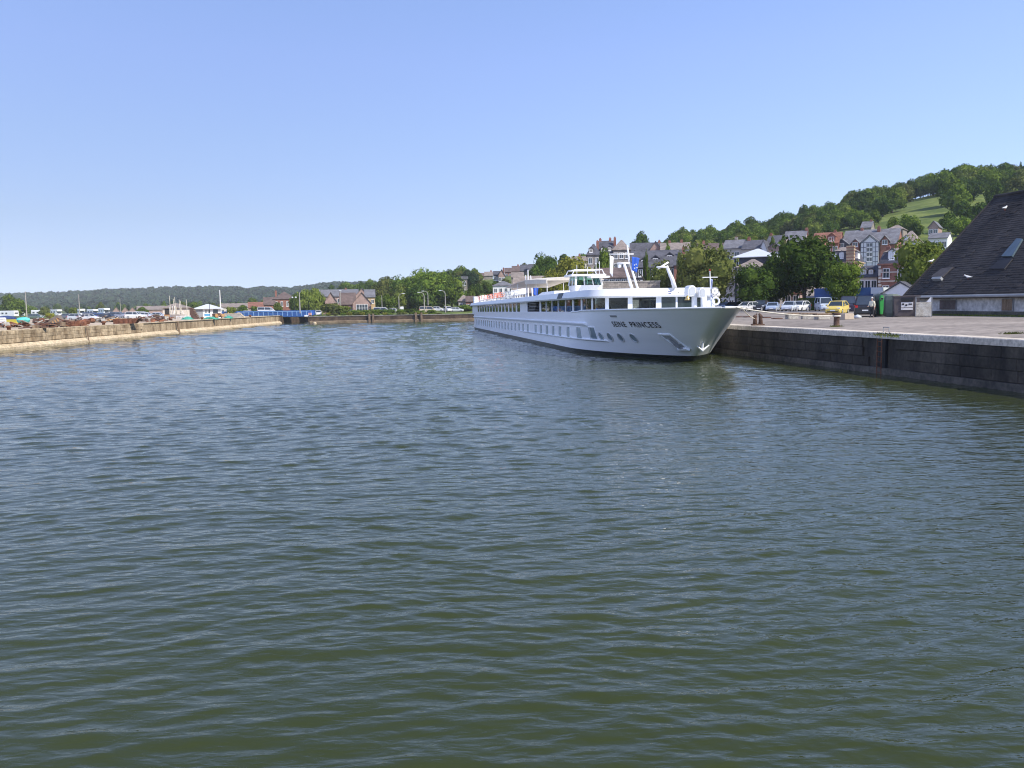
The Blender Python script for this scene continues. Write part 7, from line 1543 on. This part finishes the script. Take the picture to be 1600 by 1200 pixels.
for px, py, lab in ((14, 516.5, 'small rusty bollard on the sunlit quay edge below the yellow crate'), (162, 508.5, 'small rusty bollard on the sunlit quay edge below the long timbers'), (316, 501.5, 'small rusty bollard on the sunlit quay near the kiosk'), (391, 497.5, 'small dark bollard near the blue bridge')):
    t = thing('quay_bollard', lab, 'bollard', ground(px, py, 70)); MB().lathe([(0.22, 0), (0.2, 0.3), (0.34, 0.36), (0.36, 0.48), (0.2, 0.58), (0.02, 0.6)], (0, 0, 0), 12).build('post', M_RUST, t, True)
# boat frame with masts, wooden ramp, fence
fr = thing('boat_frames', 'cluster of pale wooden masts and ribs of laid-up boats', 'boat', ground(275, 498, 80)); rr = random.Random(9)
for px_, top in ((266, 462), (272, 467), (274, 464), (281, 468), (283, 470), (292, 468)):
    x = at(px_, 490, fr.location.y).x - fr.location.x; z1 = at(px_, top, fr.location.y).z - fr.location.z; MB().tube([(x + 0.15, 0, 0), (x, 0, z1)], [0.09, 0.05], 6).build('mast', M_PLANK, fr)
for k in range(20):
    x = rr.uniform(-1.2, 2.4); MB().tube([(x, rr.uniform(-.5, .5), 0.1), (x + rr.uniform(-.5, .5), 0, rr.uniform(1.0, 3.2))], 0.045, 5).build('rib', rr.choice([M_PLANK, W_WHITE, M_WOOD]), fr)
MB().loft([[(x, w_ * c_, z_) for c_, z_ in ((-1, 1.0), (-0.6, 0.3), (0.6, 0.3), (1, 1.0))] for x, w_ in ((-1.4, 0.2), (-0.5, 0.8), (1.2, 0.9), (2.3, 0.5))]).build('hull', mat('boat_white', (0.55, 0.5, 0.45), 0.7, 0.15, 1.5), fr)
rm_ = thing('wooden_ramp', 'dark wooden ramp leaning beside the boat masts', 'ramp', ground(303, 498.5, 80))
MB().prism([(-0.7, 0), (1.2, 0), (-0.2, 2.5), (-0.7, 2.5)], 'y', -0.5, 0.5).build('side', M_BRN, rm_)
for k in range(7): f = k / 7; MB().box(1.2 - 1.4 * f - 0.02, 1.28 - 1.4 * f, -0.6, 0.6, 2.5 * f, 2.5 * f + 0.16).build('tread', M_WOOD, rm_)
pf = thing('picket_fence', 'low white picket fence in front of the laid-up boats', 'fence', ground(285, 498.8, 80))
for k in range(12): MB().box(-1.3 + k * 0.28, -1.22 + k * 0.28, -0.02, 0.02, 0, 0.8).build('picket', W_WHITE, pf)
MB().box(-1.35, 1.95, -0.05, -0.022, 0.6, 0.66).build('rail', W_WHITE, pf)
op = thing('orange_container', 'small orange box beside the boat masts', 'box', ground(261, 497.5, 80)); MB().chbox(-0.6, 0.6, -0.4, 0.4, 0, 0.9, 0.06).build('box', M_OWOOD, op); MB().box(-0.62, 0.62, -0.42, 0.42, 0.9, 0.97).build('lid', M_RUST2, op)
sw_ = thing('slanting_wall', 'low concrete wall end sloping down by the blue bridge', 'wall', ground(366, 496.5, 80)); MB().prism([(-2.4, 0), (2.4, 0), (1.5, 0.9), (-2.4, 1.0)], 'y', 0, 0.4).build('wall', M_CONC, sw_); MB().prism([(-2.45, 1.0), (1.5, 0.9), (2.45, 0.0), (2.55, 0.06), (1.55, 1.0), (-2.45, 1.1)], 'y', -0.05, 0.45).build('wall_coping', M_LLEDGE, sw_)

# ------------------------------------------------------------------ haze
hm = bpy.data.materials.new('haze_air'); hm.use_nodes = True; ht = hm.node_tree; ht.nodes.clear()
ho = ht.nodes.new('ShaderNodeOutputMaterial'); hv = ht.nodes.new('ShaderNodeVolumePrincipled'); hv.inputs['Color'].default_value = (0.86, 0.93, 1.0, 1); hv.inputs['Density'].default_value = HAZE; hv.inputs['Anisotropy'].default_value = -0.4
ht.links.new(hv.outputs[0], ho.inputs['Volume'])
if HAZE > 0:
    tag(MB().box(-2200, 2200, -400, 3300, -4, 96).build('haze', hm), 'thin bluish summer haze over the whole harbour', 'haze', kind='stuff')
